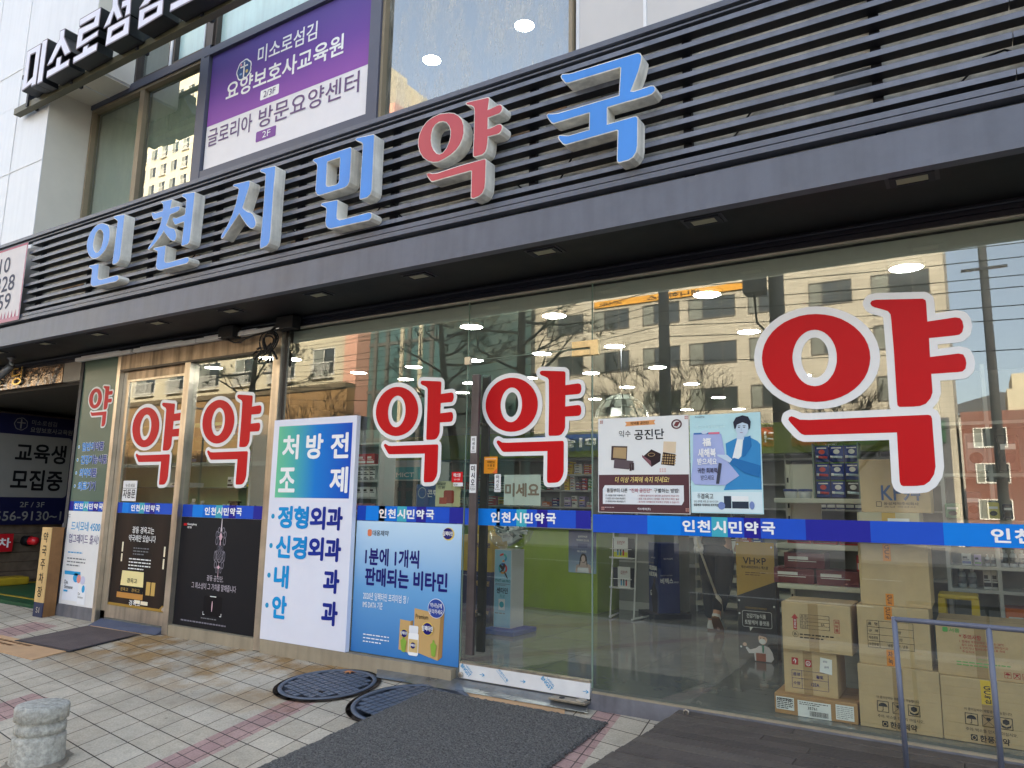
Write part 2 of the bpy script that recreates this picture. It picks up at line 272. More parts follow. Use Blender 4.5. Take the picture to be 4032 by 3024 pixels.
# ------------------------------------------------------------------ traced outlines (metres on their own plane)
SIGN = {'in': [[(-7.241,4.009),(-7.189,3.991),(-7.148,3.966),(-7.122,3.938),(-7.104,3.896),(-7.097,3.842),(-7.1,3.796),(-7.117,3.756),(-7.149,3.714),(-7.192,3.683),(-7.236,3.662),(-7.283,3.651),(-7.332,3.65),(-7.376,3.661),(-7.423,3.688),(-7.464,3.729),(-7.494,3.773),(-7.508,3.814),(-7.511,3.859),(-7.498,3.9),(-7.473,3.945),(-7.437,3.977),(-7.392,4.003),(-7.345,4.016),(-7.287,4.017)],[(-7.291,3.949),(-7.264,3.938),(-7.235,3.911),(-7.219,3.879),(-7.217,3.84),(-7.222,3.803),(-7.232,3.766),(-7.254,3.732),(-7.279,3.715),(-7.308,3.714),(-7.339,3.73),(-7.361,3.755),(-7.377,3.787),(-7.384,3.822),(-7.38,3.855),(-7.371,3.892),(-7.353,3.928),(-7.323,3.946)],[(-7.047,4.048),(-6.883,4.032),(-6.873,4.025),(-6.872,4.003),(-6.874,3.718),(-6.873,3.616),(-6.88,3.575),(-6.899,3.551),(-6.927,3.537),(-6.99,3.537),(-7.0,3.541),(-7.004,3.572),(-6.989,3.946),(-6.991,3.979),(-7.003,3.991),(-7.032,4.009),(-7.058,4.021),(-7.065,4.032),(-7.064,4.043)],[(-7.405,3.597),(-7.247,3.589),(-7.235,3.581),(-7.234,3.562),(-7.23,3.448),(-7.224,3.433),(-7.203,3.421),(-7.166,3.415),(-6.914,3.417),(-6.89,3.415),(-6.868,3.401),(-6.861,3.382),(-6.873,3.363),(-6.902,3.351),(-7.292,3.356),(-7.322,3.365),(-7.347,3.385),(-7.358,3.411),(-7.354,3.529),(-7.357,3.544),(-7.376,3.556),(-7.412,3.571),(-7.424,3.583),(-7.42,3.592)]],'cheon': [[(-6.286,4.041),(-6.121,4.027),(-6.115,4.02),(-6.119,3.989),(-6.127,3.942),(-6.05,3.944),(-6.007,3.939),(-5.988,3.927),(-5.985,3.908),(-6.0,3.889),(-6.03,3.881),(-6.126,3.875),(-6.168,3.786),(-6.141,3.766),(-6.107,3.749),(-6.067,3.738),(-6.042,3.727),(-6.018,3.698),(-6.001,3.66),(-5.998,3.635),(-6.009,3.61),(-6.035,3.603),(-6.06,3.612),(-6.098,3.633),(-6.142,3.671),(-6.179,3.703),(-6.203,3.73),(-6.212,3.714),(-6.261,3.673),(-6.334,3.625),(-6.401,3.586),(-6.413,3.585),(-6.429,3.596),(-6.428,3.611),(-6.351,3.678),(-6.297,3.75),(-6.267,3.81),(-6.254,3.873),(-6.265,3.877),(-6.365,3.874),(-6.387,3.884),(-6.408,3.909),(-6.427,3.944),(-6.423,3.956),(-6.407,3.958),(-6.36,3.942),(-6.251,3.942),(-6.248,3.959),(-6.254,3.996),(-6.27,4.015),(-6.294,4.027),(-6.294,4.038)],[(-5.961,4.045),(-5.792,4.027),(-5.78,4.019),(-5.781,3.997),(-5.786,3.767),(-5.791,3.612),(-5.793,3.574),(-5.804,3.547),(-5.832,3.535),(-5.899,3.534),(-5.916,3.544),(-5.915,3.566),(-5.905,3.731),(-5.909,3.762),(-5.917,3.764),(-6.031,3.758),(-6.047,3.766),(-6.076,3.804),(-6.087,3.826),(-6.078,3.838),(-6.058,3.836),(-6.025,3.826),(-5.912,3.834),(-5.903,3.849),(-5.904,3.969),(-5.91,3.983),(-5.931,3.997),(-5.968,4.015),(-5.978,4.027),(-5.975,4.039)],[(-6.325,3.594),(-6.161,3.588),(-6.144,3.579),(-6.145,3.557),(-6.146,3.448),(-6.137,3.429),(-6.112,3.418),(-6.065,3.415),(-5.823,3.42),(-5.797,3.415),(-5.779,3.398),(-5.783,3.375),(-5.807,3.357),(-6.196,3.355),(-6.237,3.365),(-6.264,3.385),(-6.275,3.414),(-6.268,3.523),(-6.274,3.547),(-6.296,3.56),(-6.33,3.574),(-6.34,3.586)]],'si': [[(-5.237,3.978),(-5.047,3.968),(-5.03,3.954),(-5.034,3.913),(-5.067,3.826),(-5.099,3.737),(-5.075,3.715),(-5.03,3.687),(-4.994,3.675),(-4.964,3.654),(-4.936,3.615),(-4.915,3.568),(-4.918,3.544),(-4.936,3.526),(-4.96,3.522),(-4.985,3.53),(-5.03,3.565),(-5.077,3.613),(-5.118,3.66),(-5.139,3.686),(-5.161,3.669),(-5.206,3.623),(-5.27,3.562),(-5.329,3.506),(-5.351,3.506),(-5.363,3.519),(-5.355,3.543),(-5.291,3.61),(-5.236,3.698),(-5.198,3.795),(-5.179,3.88),(-5.174,3.914),(-5.192,3.933),(-5.245,3.955),(-5.258,3.967),(-5.251,3.976)],[(-4.903,4.038),(-4.736,4.027),(-4.722,4.016),(-4.721,3.979),(-4.726,3.764),(-4.724,3.479),(-4.725,3.395),(-4.735,3.359),(-4.762,3.336),(-4.827,3.327),(-4.845,3.335),(-4.848,3.36),(-4.839,3.663),(-4.843,3.953),(-4.845,3.976),(-4.86,3.989),(-4.899,4.005),(-4.916,4.019),(-4.915,4.033)]],'min': [[(-4.281,3.975),(-3.886,3.978),(-3.869,3.965),(-3.867,3.895),(-3.868,3.727),(-3.872,3.688),(-3.892,3.663),(-3.923,3.653),(-4.183,3.647),(-4.214,3.658),(-4.233,3.683),(-4.239,3.714),(-4.237,3.862),(-4.235,3.903),(-4.246,3.926),(-4.282,3.953),(-4.292,3.965)],[(-4.119,3.911),(-3.994,3.914),(-3.99,3.905),(-3.989,3.73),(-3.994,3.711),(-4.016,3.703),(-4.095,3.706),(-4.115,3.715),(-4.12,3.729),(-4.123,3.896)],[(-3.824,4.038),(-3.653,4.022),(-3.64,4.01),(-3.64,3.971),(-3.639,3.655),(-3.639,3.574),(-3.652,3.543),(-3.684,3.524),(-3.751,3.523),(-3.763,3.533),(-3.763,3.557),(-3.761,3.751),(-3.758,3.937),(-3.76,3.967),(-3.773,3.983),(-3.822,4.008),(-3.837,4.023),(-3.835,4.034)],[(-4.154,3.583),(-3.994,3.575),(-3.981,3.564),(-3.982,3.535),(-3.985,3.447),(-3.979,3.421),(-3.956,3.407),(-3.924,3.406),(-3.665,3.408),(-3.641,3.403),(-3.624,3.383),(-3.629,3.358),(-3.652,3.341),(-4.041,3.348),(-4.074,3.359),(-4.099,3.383),(-4.108,3.417),(-4.104,3.51),(-4.111,3.532),(-4.135,3.546),(-4.164,3.56),(-4.169,3.573)]],'yak': [[(-2.952,4.0),(-2.905,3.983),(-2.865,3.954),(-2.833,3.914),(-2.817,3.866),(-2.814,3.811),(-2.825,3.766),(-2.846,3.728),(-2.878,3.697),(-2.922,3.674),(-2.978,3.656),(-3.029,3.647),(-3.076,3.655),(-3.123,3.676),(-3.169,3.715),(-3.201,3.763),(-3.219,3.817),(-3.221,3.858),(-3.211,3.906),(-3.186,3.95),(-3.149,3.985),(-3.097,4.006),(-3.033,4.014)],[(-3.001,3.942),(-2.972,3.927),(-2.948,3.896),(-2.934,3.858),(-2.933,3.818),(-2.943,3.777),(-2.964,3.738),(-2.992,3.713),(-3.02,3.708),(-3.044,3.719),(-3.071,3.75),(-3.09,3.79),(-3.098,3.831),(-3.098,3.871),(-3.087,3.913),(-3.065,3.937),(-3.036,3.947)],[(-2.795,4.035),(-2.626,4.021),(-2.612,4.014),(-2.609,4.001),(-2.618,3.931),(-2.586,3.934),(-2.544,3.941),(-2.523,3.939),(-2.507,3.926),(-2.502,3.903),(-2.509,3.884),(-2.527,3.87),(-2.616,3.865),(-2.616,3.792),(-2.599,3.79),(-2.541,3.801),(-2.52,3.799),(-2.505,3.786),(-2.5,3.766),(-2.506,3.744),(-2.524,3.728),(-2.55,3.725),(-2.613,3.728),(-2.614,3.688),(-2.621,3.647),(-2.634,3.622),(-2.657,3.609),(-2.721,3.609),(-2.735,3.619),(-2.737,3.643),(-2.734,3.766),(-2.735,3.945),(-2.741,3.976),(-2.761,3.994),(-2.8,4.011),(-2.81,4.025),(-2.806,4.033)],[(-3.117,3.591),(-3.102,3.589),(-3.078,3.577),(-3.032,3.571),(-2.863,3.58),(-2.643,3.581),(-2.63,3.576),(-2.624,3.563),(-2.625,3.415),(-2.629,3.369),(-2.647,3.336),(-2.675,3.319),(-2.723,3.313),(-2.742,3.321),(-2.745,3.338),(-2.745,3.512),(-2.754,3.516),(-3.069,3.512),(-3.087,3.516),(-3.099,3.531),(-3.127,3.566),(-3.131,3.579),(-3.125,3.588)]],'guk': [[(-2.057,4.014),(-2.035,4.009),(-2.008,4.002),(-1.981,4.0),(-1.548,3.994),(-1.528,3.985),(-1.517,3.964),(-1.519,3.935),(-1.535,3.875),(-1.555,3.827),(-1.587,3.757),(-1.57,3.751),(-1.464,3.755),(-1.445,3.749),(-1.433,3.731),(-1.436,3.712),(-1.455,3.696),(-1.484,3.692),(-1.74,3.692),(-1.742,3.687),(-1.742,3.587),(-1.562,3.59),(-1.55,3.581),(-1.545,3.563),(-1.549,3.399),(-1.557,3.358),(-1.579,3.33),(-1.608,3.318),(-1.671,3.316),(-1.682,3.326),(-1.684,3.346),(-1.678,3.523),(-1.683,3.527),(-2.027,3.521),(-2.048,3.531),(-2.079,3.572),(-2.084,3.592),(-2.073,3.602),(-2.043,3.592),(-2.006,3.582),(-1.868,3.584),(-1.866,3.689),(-1.873,3.691),(-2.115,3.687),(-2.132,3.696),(-2.163,3.743),(-2.169,3.761),(-2.158,3.771),(-2.127,3.762),(-2.088,3.754),(-1.669,3.754),(-1.657,3.926),(-1.663,3.931),(-2.013,3.935),(-2.035,3.943),(-2.063,3.983),(-2.068,4.001)]]}
DECAL = {'o': [(-0.463,2.169),(-0.469,2.13),(-0.481,2.091),(-0.5,2.055),(-0.525,2.023),(-0.556,1.994),(-0.592,1.97),(-0.631,1.952),(-0.675,1.939),(-0.72,1.932),(-0.767,1.931),(-0.815,1.937),(-0.861,1.95),(-0.905,1.968),(-0.946,1.993),(-0.983,2.023),(-1.014,2.057),(-1.039,2.096),(-1.057,2.137),(-1.068,2.18),(-1.07,2.224),(-1.064,2.267),(-1.051,2.308),(-1.03,2.346),(-1.002,2.381),(-0.968,2.41),(-0.929,2.434),(-0.885,2.451),(-0.839,2.463),(-0.791,2.467),(-0.743,2.464),(-0.696,2.455),(-0.651,2.44),(-0.608,2.419),(-0.57,2.392),(-0.537,2.362),(-0.509,2.327),(-0.487,2.29),(-0.472,2.25),(-0.464,2.21)],'oi': [(-0.641,2.185),(-0.643,2.159),(-0.649,2.134),(-0.657,2.11),(-0.668,2.089),(-0.682,2.07),(-0.697,2.053),(-0.714,2.041),(-0.732,2.032),(-0.751,2.027),(-0.771,2.026),(-0.79,2.03),(-0.809,2.037),(-0.827,2.049),(-0.843,2.064),(-0.857,2.083),(-0.869,2.104),(-0.879,2.128),(-0.885,2.154),(-0.889,2.18),(-0.89,2.208),(-0.887,2.235),(-0.881,2.261),(-0.872,2.285),(-0.861,2.307),(-0.847,2.327),(-0.831,2.343),(-0.813,2.355),(-0.795,2.364),(-0.775,2.368),(-0.755,2.368),(-0.736,2.364),(-0.717,2.355),(-0.7,2.343),(-0.684,2.327),(-0.67,2.308),(-0.659,2.287),(-0.65,2.263),(-0.644,2.238),(-0.641,2.212)],'ow': [(-0.412,2.167),(-0.419,2.12),(-0.433,2.076),(-0.455,2.034),(-0.484,1.996),(-0.519,1.963),(-0.561,1.935),(-0.607,1.913),(-0.657,1.897),(-0.71,1.889),(-0.764,1.888),(-0.819,1.895),(-0.873,1.909),(-0.924,1.931),(-0.972,1.959),(-1.015,1.994),(-1.052,2.035),(-1.081,2.08),(-1.103,2.128),(-1.115,2.179),(-1.118,2.23),(-1.111,2.28),(-1.096,2.329),(-1.071,2.374),(-1.038,2.414),(-0.998,2.449),(-0.952,2.477),(-0.902,2.497),(-0.848,2.51),(-0.792,2.515),(-0.736,2.512),(-0.681,2.501),(-0.628,2.482),(-0.579,2.457),(-0.535,2.427),(-0.497,2.39),(-0.465,2.35),(-0.44,2.307),(-0.423,2.261),(-0.414,2.214)],'owi': [(-0.686,2.192),(-0.688,2.173),(-0.692,2.155),(-0.697,2.138),(-0.704,2.123),(-0.712,2.109),(-0.722,2.097),(-0.733,2.088),(-0.744,2.082),(-0.756,2.078),(-0.768,2.078),(-0.78,2.08),(-0.791,2.085),(-0.802,2.094),(-0.812,2.104),(-0.82,2.118),(-0.828,2.133),(-0.833,2.15),(-0.837,2.168),(-0.839,2.187),(-0.839,2.206),(-0.838,2.225),(-0.834,2.244),(-0.829,2.261),(-0.821,2.277),(-0.813,2.291),(-0.803,2.302),(-0.792,2.311),(-0.781,2.318),(-0.769,2.321),(-0.757,2.321),(-0.745,2.318),(-0.733,2.313),(-0.723,2.304),(-0.713,2.293),(-0.704,2.28),(-0.697,2.265),(-0.692,2.248),(-0.688,2.23),(-0.686,2.211)],'ya': [(-0.446,2.493),(-0.437,2.506),(-0.414,2.509),(-0.178,2.484),(-0.165,2.473),(-0.163,2.455),(-0.164,2.35),(-0.029,2.358),(-0.007,2.351),(0.003,2.332),(0.006,2.301),(-0.002,2.272),(-0.017,2.259),(-0.039,2.257),(-0.162,2.255),(-0.164,2.148),(-0.028,2.155),(-0.006,2.148),(0.003,2.124),(0.005,2.098),(-0.001,2.069),(-0.016,2.055),(-0.038,2.053),(-0.164,2.053),(-0.164,1.969),(-0.165,1.948),(-0.176,1.918),(-0.2,1.889),(-0.228,1.878),(-0.262,1.876),(-0.331,1.878),(-0.34,1.888),(-0.341,1.91),(-0.34,2.186),(-0.343,2.377),(-0.345,2.414),(-0.358,2.434),(-0.385,2.448),(-0.425,2.465),(-0.44,2.477)],'g': [(-0.929,1.833),(-0.924,1.847),(-0.91,1.853),(-0.893,1.846),(-0.863,1.83),(-0.81,1.826),(-0.193,1.827),(-0.181,1.822),(-0.176,1.806),(-0.176,1.577),(-0.176,1.543),(-0.186,1.501),(-0.209,1.464),(-0.236,1.444),(-0.27,1.439),(-0.338,1.438),(-0.349,1.444),(-0.354,1.464),(-0.352,1.735),(-0.78,1.736),(-0.84,1.737),(-0.857,1.744),(-0.87,1.756),(-0.916,1.812)]}
UPSIGN = {'mi': [[(-9.366,6.599),(-9.046,6.597),(-9.029,6.582),(-9.033,6.057),(-9.16,6.062),(-9.158,6.095),(-9.362,6.069),(-9.382,6.095)],[(-9.261,6.508),(-9.15,6.499),(-9.15,6.199),(-9.255,6.164)],[(-9.008,6.615),(-8.904,6.611),(-8.886,6.593),(-8.886,6.047),(-9.008,6.049),(-9.021,6.065),(-9.02,6.603)]],'so': [[(-8.634,6.612),(-8.521,6.607),(-8.505,6.589),(-8.504,6.493),(-8.317,6.247),(-8.32,6.233),(-8.441,6.228),(-8.465,6.251),(-8.561,6.382),(-8.711,6.231),(-8.817,6.224),(-8.835,6.244),(-8.658,6.476),(-8.621,6.502)],[(-8.816,6.168),(-8.631,6.167),(-8.627,6.269),(-8.513,6.263),(-8.511,6.159),(-8.338,6.164),(-8.322,6.151),(-8.324,6.07),(-8.801,6.061),(-8.819,6.081)]],'ro': [[(-8.214,6.611),(-7.79,6.607),(-7.773,6.591),(-7.778,6.368),(-8.088,6.376),(-8.092,6.316),(-7.773,6.33),(-7.772,6.249),(-8.205,6.227),(-8.221,6.246),(-8.215,6.492),(-7.902,6.47),(-7.891,6.508),(-8.202,6.506),(-8.21,6.528)],[(-8.253,6.155),(-8.069,6.158),(-8.06,6.218),(-7.946,6.217),(-7.951,6.178),(-7.774,6.177),(-7.759,6.164),(-7.762,6.071),(-8.234,6.063),(-8.25,6.08)]],'seom': [[(-7.572,6.652),(-7.458,6.646),(-7.432,6.512),(-7.314,6.311),(-7.426,6.309),(-7.503,6.419),(-7.546,6.308),(-7.673,6.298),(-7.687,6.314),(-7.56,6.509)],[(-7.311,6.619),(-7.199,6.611),(-7.172,6.292),(-7.289,6.299),(-7.276,6.415),(-7.373,6.426),(-7.373,6.519),(-7.293,6.515)],[(-7.59,6.291),(-7.187,6.287),(-7.174,6.274),(-7.166,6.068),(-7.181,6.06),(-7.594,6.062),(-7.608,6.077),(-7.6,6.284)],[(-7.487,6.201),(-7.284,6.205),(-7.293,6.158),(-7.495,6.154)]],'gim': [[(-6.963,6.471),(-6.75,6.459),(-6.749,6.355),(-6.87,6.293),(-7.025,6.297),(-7.032,6.314),(-6.948,6.381)],[(-6.72,6.468),(-6.612,6.464),(-6.604,6.276),(-6.707,6.28)],[(-7.013,6.288),(-6.602,6.269),(-6.591,6.257),(-6.584,6.082),(-6.598,6.074),(-7.001,6.053),(-7.016,6.068),(-7.023,6.283)],[(-6.903,6.201),(-6.699,6.199),(-6.707,6.154),(-6.911,6.152)]],'gyo': [[(-6.475,6.156),(-5.744,6.137),(-5.742,6.046),(-6.465,6.055),(-6.477,6.07)],[(-6.376,6.328),(-6.278,6.323),(-6.272,6.147),(-6.365,6.15)],[(-6.075,6.31),(-5.981,6.305),(-5.977,6.137),(-6.066,6.142)]]}
# ------------------------------------------------------------------ materials used by the large structure
def ground_mat():
    m = bpy.data.materials.new('sidewalk_tiles'); m.use_nodes = True; t = m.node_tree; b = t.nodes['Principled BSDF']; N = t.nodes.new; L = t.links.new
    g = N('ShaderNodeNewGeometry'); s = N('ShaderNodeSeparateXYZ'); L(g.outputs['Position'], s.inputs[0])
    def mth(op, a, b_=None, c=None):
        n = N('ShaderNodeMath'); n.operation = op
        for i, x in enumerate((a, b_, c)):
            if x is None: continue
            if isinstance(x, (int, float)): n.inputs[i].default_value = x
            else: L(x, n.inputs[i])
        return n.outputs[0]
    X, Y = s.outputs[0], s.outputs[1]
    a = mth('MULTIPLY_ADD', Y, 0.153, X); bb = mth('MULTIPLY_ADD', X, 0.15, Y)
    cv = N('ShaderNodeCombineXYZ'); L(mth('ADD', a, 20.0 + 4.07 + 0.1235), cv.inputs[0]); L(mth('ADD', bb, 20.0 - 0.05), cv.inputs[1])
    br = N('ShaderNodeTexBrick'); br.offset = 0; br.squash = 1; L(cv.outputs[0], br.inputs['Vector'])
    br.inputs['Scale'].default_value = 1; br.inputs['Mortar Size'].default_value = 0.0045; br.inputs['Mortar Smooth'].default_value = 0.3
    br.inputs['Brick Width'].default_value = 0.2405; br.inputs['Row Height'].default_value = 0.213
    br.inputs['Color1'].default_value = (*C8(188, 177, 157), 1); br.inputs['Color2'].default_value = (*C8(201, 191, 172), 1); br.inputs['Mortar'].default_value = (*C8(74, 64, 56), 1)
    # pink strips
    def band(lo, hi): return mth('MULTIPLY', mth('GREATER_THAN', a, lo), mth('LESS_THAN', a, hi))
    pk = mth('MAXIMUM', mth('MAXIMUM', band(-4.297, -4.07), mth('MULTIPLY', band(-6.25, -5.86), mth('LESS_THAN', Y, -1.6))), mth('MAXIMUM', band(-2.19, -2.02), mth('MULTIPLY', band(-8.72, -8.25), mth('LESS_THAN', Y, -0.3))))
    b2 = N('ShaderNodeTexBrick'); b2.offset = 0; L(cv.outputs[0], b2.inputs['Vector']); b2.inputs['Scale'].default_value = 1; b2.inputs['Mortar Size'].default_value = 0.004
    b2.inputs['Brick Width'].default_value = 0.12025; b2.inputs['Row Height'].default_value = 0.1065
    b2.inputs['Color1'].default_value = (*C8(190, 158, 148), 1); b2.inputs['Color2'].default_value = (*C8(176, 144, 138), 1); b2.inputs['Mortar'].default_value = (*C8(98, 84, 80), 1)
    mx = N('ShaderNodeMix'); mx.data_type = 'RGBA'; L(pk, mx.inputs[0]); L(br.outputs['Color'], mx.inputs[6]); L(b2.outputs['Color'], mx.inputs[7])
    # darker main joints every second and third tile
    ja = mth('LESS_THAN', mth('ABSOLUTE', mth('SUBTRACT', mth('FRACT', mth('DIVIDE', mth('ADD', a, 24.03), 0.876)), 0.5)), 0.0)
    jb = mth('GREATER_THAN', mth('ABSOLUTE', mth('SUBTRACT', mth('FRACT', mth('DIVIDE', mth('ADD', bb, 19.95), 0.213)), 0.5)), 0.481)
    mj = N('ShaderNodeMix'); mj.data_type = 'RGBA'; L(mth('MULTIPLY', jb, 0.7), mj.inputs[0]); L(mx.outputs[2], mj.inputs[6]); mj.inputs[7].default_value = (*C8(58, 52, 48), 1)
    # mottled grime, speckle, rust near the wall
    def noise(sc, det, rough=0.6):
        n = N('ShaderNodeTexNoise'); n.inputs['Scale'].default_value = sc; n.inputs['Detail'].default_value = det; n.inputs['Roughness'].default_value = rough; L(g.outputs['Position'], n.inputs['Vector']); return n.outputs['Fac']
    def mr(x, a0, a1, o0, o1):
        r = N('ShaderNodeMapRange'); r.inputs[1].default_value = a0; r.inputs[2].default_value = a1; r.inputs[3].default_value = o0; r.inputs[4].default_value = o1; L(x, r.inputs[0]); return r.outputs[0]
    def mul(c, f):
        q = N('ShaderNodeMix'); q.data_type = 'RGBA'; q.blend_type = 'MULTIPLY'; q.inputs[0].default_value = 1; L(c, q.inputs[6]); L(f, q.inputs[7]); return q.outputs[2]
    c = mul(mj.outputs[2], mr(noise(1.7, 8, 0.7), 0.3, 0.72, 0.72, 1.1)); c = mul(c, mr(noise(90, 3), 0.25, 0.75, 0.74, 1.16)); c = mul(c, mr(noise(9, 6), 0.3, 0.5, 0.86, 1.0))
    rn = mr(noise(2.6, 6), 0.42, 0.58, 0.0, 1.0); ry = mr(Y, -1.35, -0.6, 0.0, 1.0); rx = mr(X, -8, -4.5, 1.0, 1.0)
    ra = mth('MULTIPLY', mth('MULTIPLY', rn, ry), band(-7.2, -4.1))
    ru = N('ShaderNodeMix'); ru.data_type = 'RGBA'; ru.blend_type = 'MULTIPLY'; L(ra, ru.inputs[0]); L(c, ru.inputs[6]); ru.inputs[7].default_value = (0.66, 0.47, 0.26, 1)
    # chewing-gum spots
    vo = N('ShaderNodeTexVoronoi'); vo.inputs['Scale'].default_value = 3.3; L(g.outputs['Position'], vo.inputs['Vector'])
    sp = mth('LESS_THAN', vo.outputs['Distance'], 0.045)
    gm = N('ShaderNodeMix'); gm.data_type = 'RGBA'; L(mth('MULTIPLY', sp, 0.6), gm.inputs[0]); L(ru.outputs[2], gm.inputs[6]); gm.inputs[7].default_value = (0.06, 0.055, 0.05, 1)
    L(gm.outputs[2], b.inputs['Base Color']); b.inputs['Roughness'].default_value = 0.78; b.inputs['Specular IOR Level'].default_value = 0.25
    bp = N('ShaderNodeBump'); bp.inputs['Strength'].default_value = 0.5; bp.inputs['Distance'].default_value = 0.01
    hgt = mth('ADD', mth('MULTIPLY', mth('SUBTRACT', 1.0, br.outputs['Fac']), 0.5), mth('MULTIPLY', noise(120, 3), 0.35)); L(hgt, bp.inputs['Height']); L(bp.outputs[0], b.inputs['Normal'])
    return m
def gz(y): return 0.08 * max(-7.0, min(0.0, y))
SIDEWALK = ground_mat()
ASPH = mat('asphalt', (0.055, 0.055, 0.058), 0.85, var=0.3, scale=2, bump=0.3, bscale=150)
WHITE = mat('white_cladding', (0.74, 0.76, 0.78), 0.35, var=0.06, scale=1.3, streak=0.05)
SEAM = mat('cladding_seam', (0.8, 0.81, 0.82), 0.5, var=0.05)
REVEAL = mat('taupe_cladding', C8(226, 221, 208), 0.4, var=0.06, scale=2)
GREYCL = mat('light_grey_cladding', C8(205, 202, 198), 0.4, var=0.05, scale=2)
NAVY = mat('slate_painted_metal', C8(98, 102, 114), 0.42, var=0.18, scale=2.2, streak=0.12, bump=0.03, bscale=40)
SLAT = mat('slat_metal', C8(112, 117, 130), 0.4, var=0.22, scale=3.0, streak=0.2)
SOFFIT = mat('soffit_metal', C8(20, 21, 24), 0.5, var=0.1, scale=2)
DARKB = mat('dark_steel', C8(36, 38, 46), 0.5, var=0.15, scale=4)
BRONZE = mat('bronze_frame', C8(74, 66, 60), 0.4, metal=0.3, var=0.15)
FRAMEB = mat('blue_grey_frame', C8(84, 88, 104), 0.45, var=0.15, scale=3)
STEEL = mat('brushed_steel', (0.62, 0.55, 0.46), 0.32, metal=0.85, var=0.25, scale=3, streak=0.3, bump=0.02, bscale=200)
STEELD = mat('stained_steel_header', (0.46, 0.36, 0.26), 0.42, metal=0.7, var=0.4, scale=2.5, streak=0.55)
SILL = mat('beige_sill_stone', C8(158, 146, 124), 0.6, var=0.2, scale=3, streak=0.15)
GREYP = mat('grey_painted_kerb', C8(112, 112, 118), 0.6, var=0.3, scale=5, streak=0.25)
GLASS = glass('shop_glass', (0.85, 0.90, 0.84), 0.14, 0.0, 0.03)
GLASS2 = glass('upper_glass', (0.62, 0.70, 0.66), 0.26, 0.0, 0.06)
# ------------------------------------------------------------------ ground
mb = MB(); mb.add([(-22, 0.06, 0.0), (16, 0.06, 0.0), (16, -7, -0.56), (-22, -7, -0.56)], [(0, 3, 2, 1)], SIDEWALK)
tag(mb.build('sidewalk'), None, None, kind='structure')
mb = MB(); mb.box(-60, 60, -7.25, -7.0, -0.75, -0.555, mat('kerb_granite', (0.36, 0.35, 0.33), 0.7, var=0.2, scale=12, bump=0.2)); tag(mb.build('kerb'), None, None, kind='structure')
mb = MB(); mb.add([(-900, -7.25, -0.70), (900, -7.25, -0.70), (900, -900, -0.70), (-900, -900, -0.70)], [(0, 3, 2, 1)], ASPH); tag(mb.build('road'), None, None, kind='structure')
mb = MB(); mb.add([(-900, 900, -0.75), (900, 900, -0.75), (900, -7.25, -0.75), (-900, -7.25, -0.75)], [(0, 1, 2, 3)], ASPH); tag(mb.build('ground'), None, None, kind='structure')
for k in range(2):
    mb = MB()
    for i in range(12): mb.box(-60 + i * 9 + k * 0.0, -56 + i * 9, -13.2 - 7 * k, -13.05 - 7 * k, -0.698, -0.692, mat('road_paint', (0.75, 0.74, 0.70), 0.7, var=0.2))
    tag(mb.build('lane_marking'), None, None, kind='structure')
mb = MB(); mb.box(-80, 80, -44, -27.5, -0.7, -0.58, mat('far_pavement', (0.34, 0.33, 0.31), 0.8, var=0.2)); tag(mb.build('far_pavement'), None, None, kind='structure')
mb = MB(); rr = random.Random(3); P = []
for i in range(61):
    x = -420 + i * 14; P.append((x, 24 + 14 * math.sin(i * 0.33) + 8 * math.sin(i * 0.9 + 1) + rr.uniform(-1, 1)))
for i in range(60):
    (xa, za), (xb, zb) = P[i], P[i + 1]; mb.add([(xa, -430, -1), (xb, -430, -1), (xb, -470, zb), (xa, -470, za)], [(0, 1, 2, 3), ], mat('wooded_hill', (0.06, 0.075, 0.04), 0.9, var=0.4, scale=0.05))
    mb.add([(xa, -470, za), (xb, -470, zb), (xb, -520, -1), (xa, -520, -1)], [(0, 1, 2, 3)], _mats['wooded_hill'])
tag(mb.build('hills'), None, None, kind='structure')
# ------------------------------------------------------------------ the building itself
bld = thing('pharmacy_building', 'white clad building with a pharmacy on its ground floor and slate louvres', 'building', (-4, 0.3, 0))
mb = MB()
mb.box(-30, -8.45, -0.505, 0.6, 6.26, 19.5, WHITE); mb.box(-30, -9.33, -0.505, 0.6, 2.99, 6.257, WHITE)
bld_w = mb.build('wall', bld)
mb = MB()
for x in (-10.13, -10.98, -11.85, -12.7): mb.box(x - 0.008, x + 0.008, -0.512, -0.506, 4.3, 12, SEAM)
for z in (5.33, 6.78, 8.2): mb.box(-16, -9.34 if z < 6.26 else -8.46, -0.511, -0.506, z - 0.008, z + 0.008, SEAM)
mb.build('panel_seam', bld)
mb = MB()
mb.box(-9.326, -9.318, -0.503, 0.04, 4.2, 6.25, REVEAL)                       # reveal beside the lower window
mb.box(-9.32, -8.455, -0.503, 0.04, 6.245, 6.2585, REVEAL)                    # underside of the overhang
mb.box(-8.446, -8.438, -0.503, 0.04, 6.27, 9, REVEAL)                         # upper reveal
mb.box(-9.335, -9.316, -0.512, -0.503, 4.2, 6.27, SEAM); mb.box(-9.33, -9.31, 0.01, 0.04, 4.4, 6.24, SEAM)
mb.box(-9.31, -8.44, 0.01, 0.04, 6.225, 6.244, SEAM); mb.box(-8.437, -8.42, 0.0, 0.04, 6.25, 9, SEAM); mb.box(-8.9, -8.885, -0.5, 0.03, 6.238, 6.245, SEAM)
mb.build('reveal', bld)
mb = MB(); mb.box(-2.38, 14, 0.03, 0.35, 4.5, 27, GREYCL)
mb.build('wall', bld)
mb = MB()
for x in (-2.37, -1.82, -0.9, 0.0): mb.box(x - 0.012, x + 0.012, 0.022, 0.032, 4.5, 12, SEAM)
mb.build('panel_seam', bld)
mb = MB()
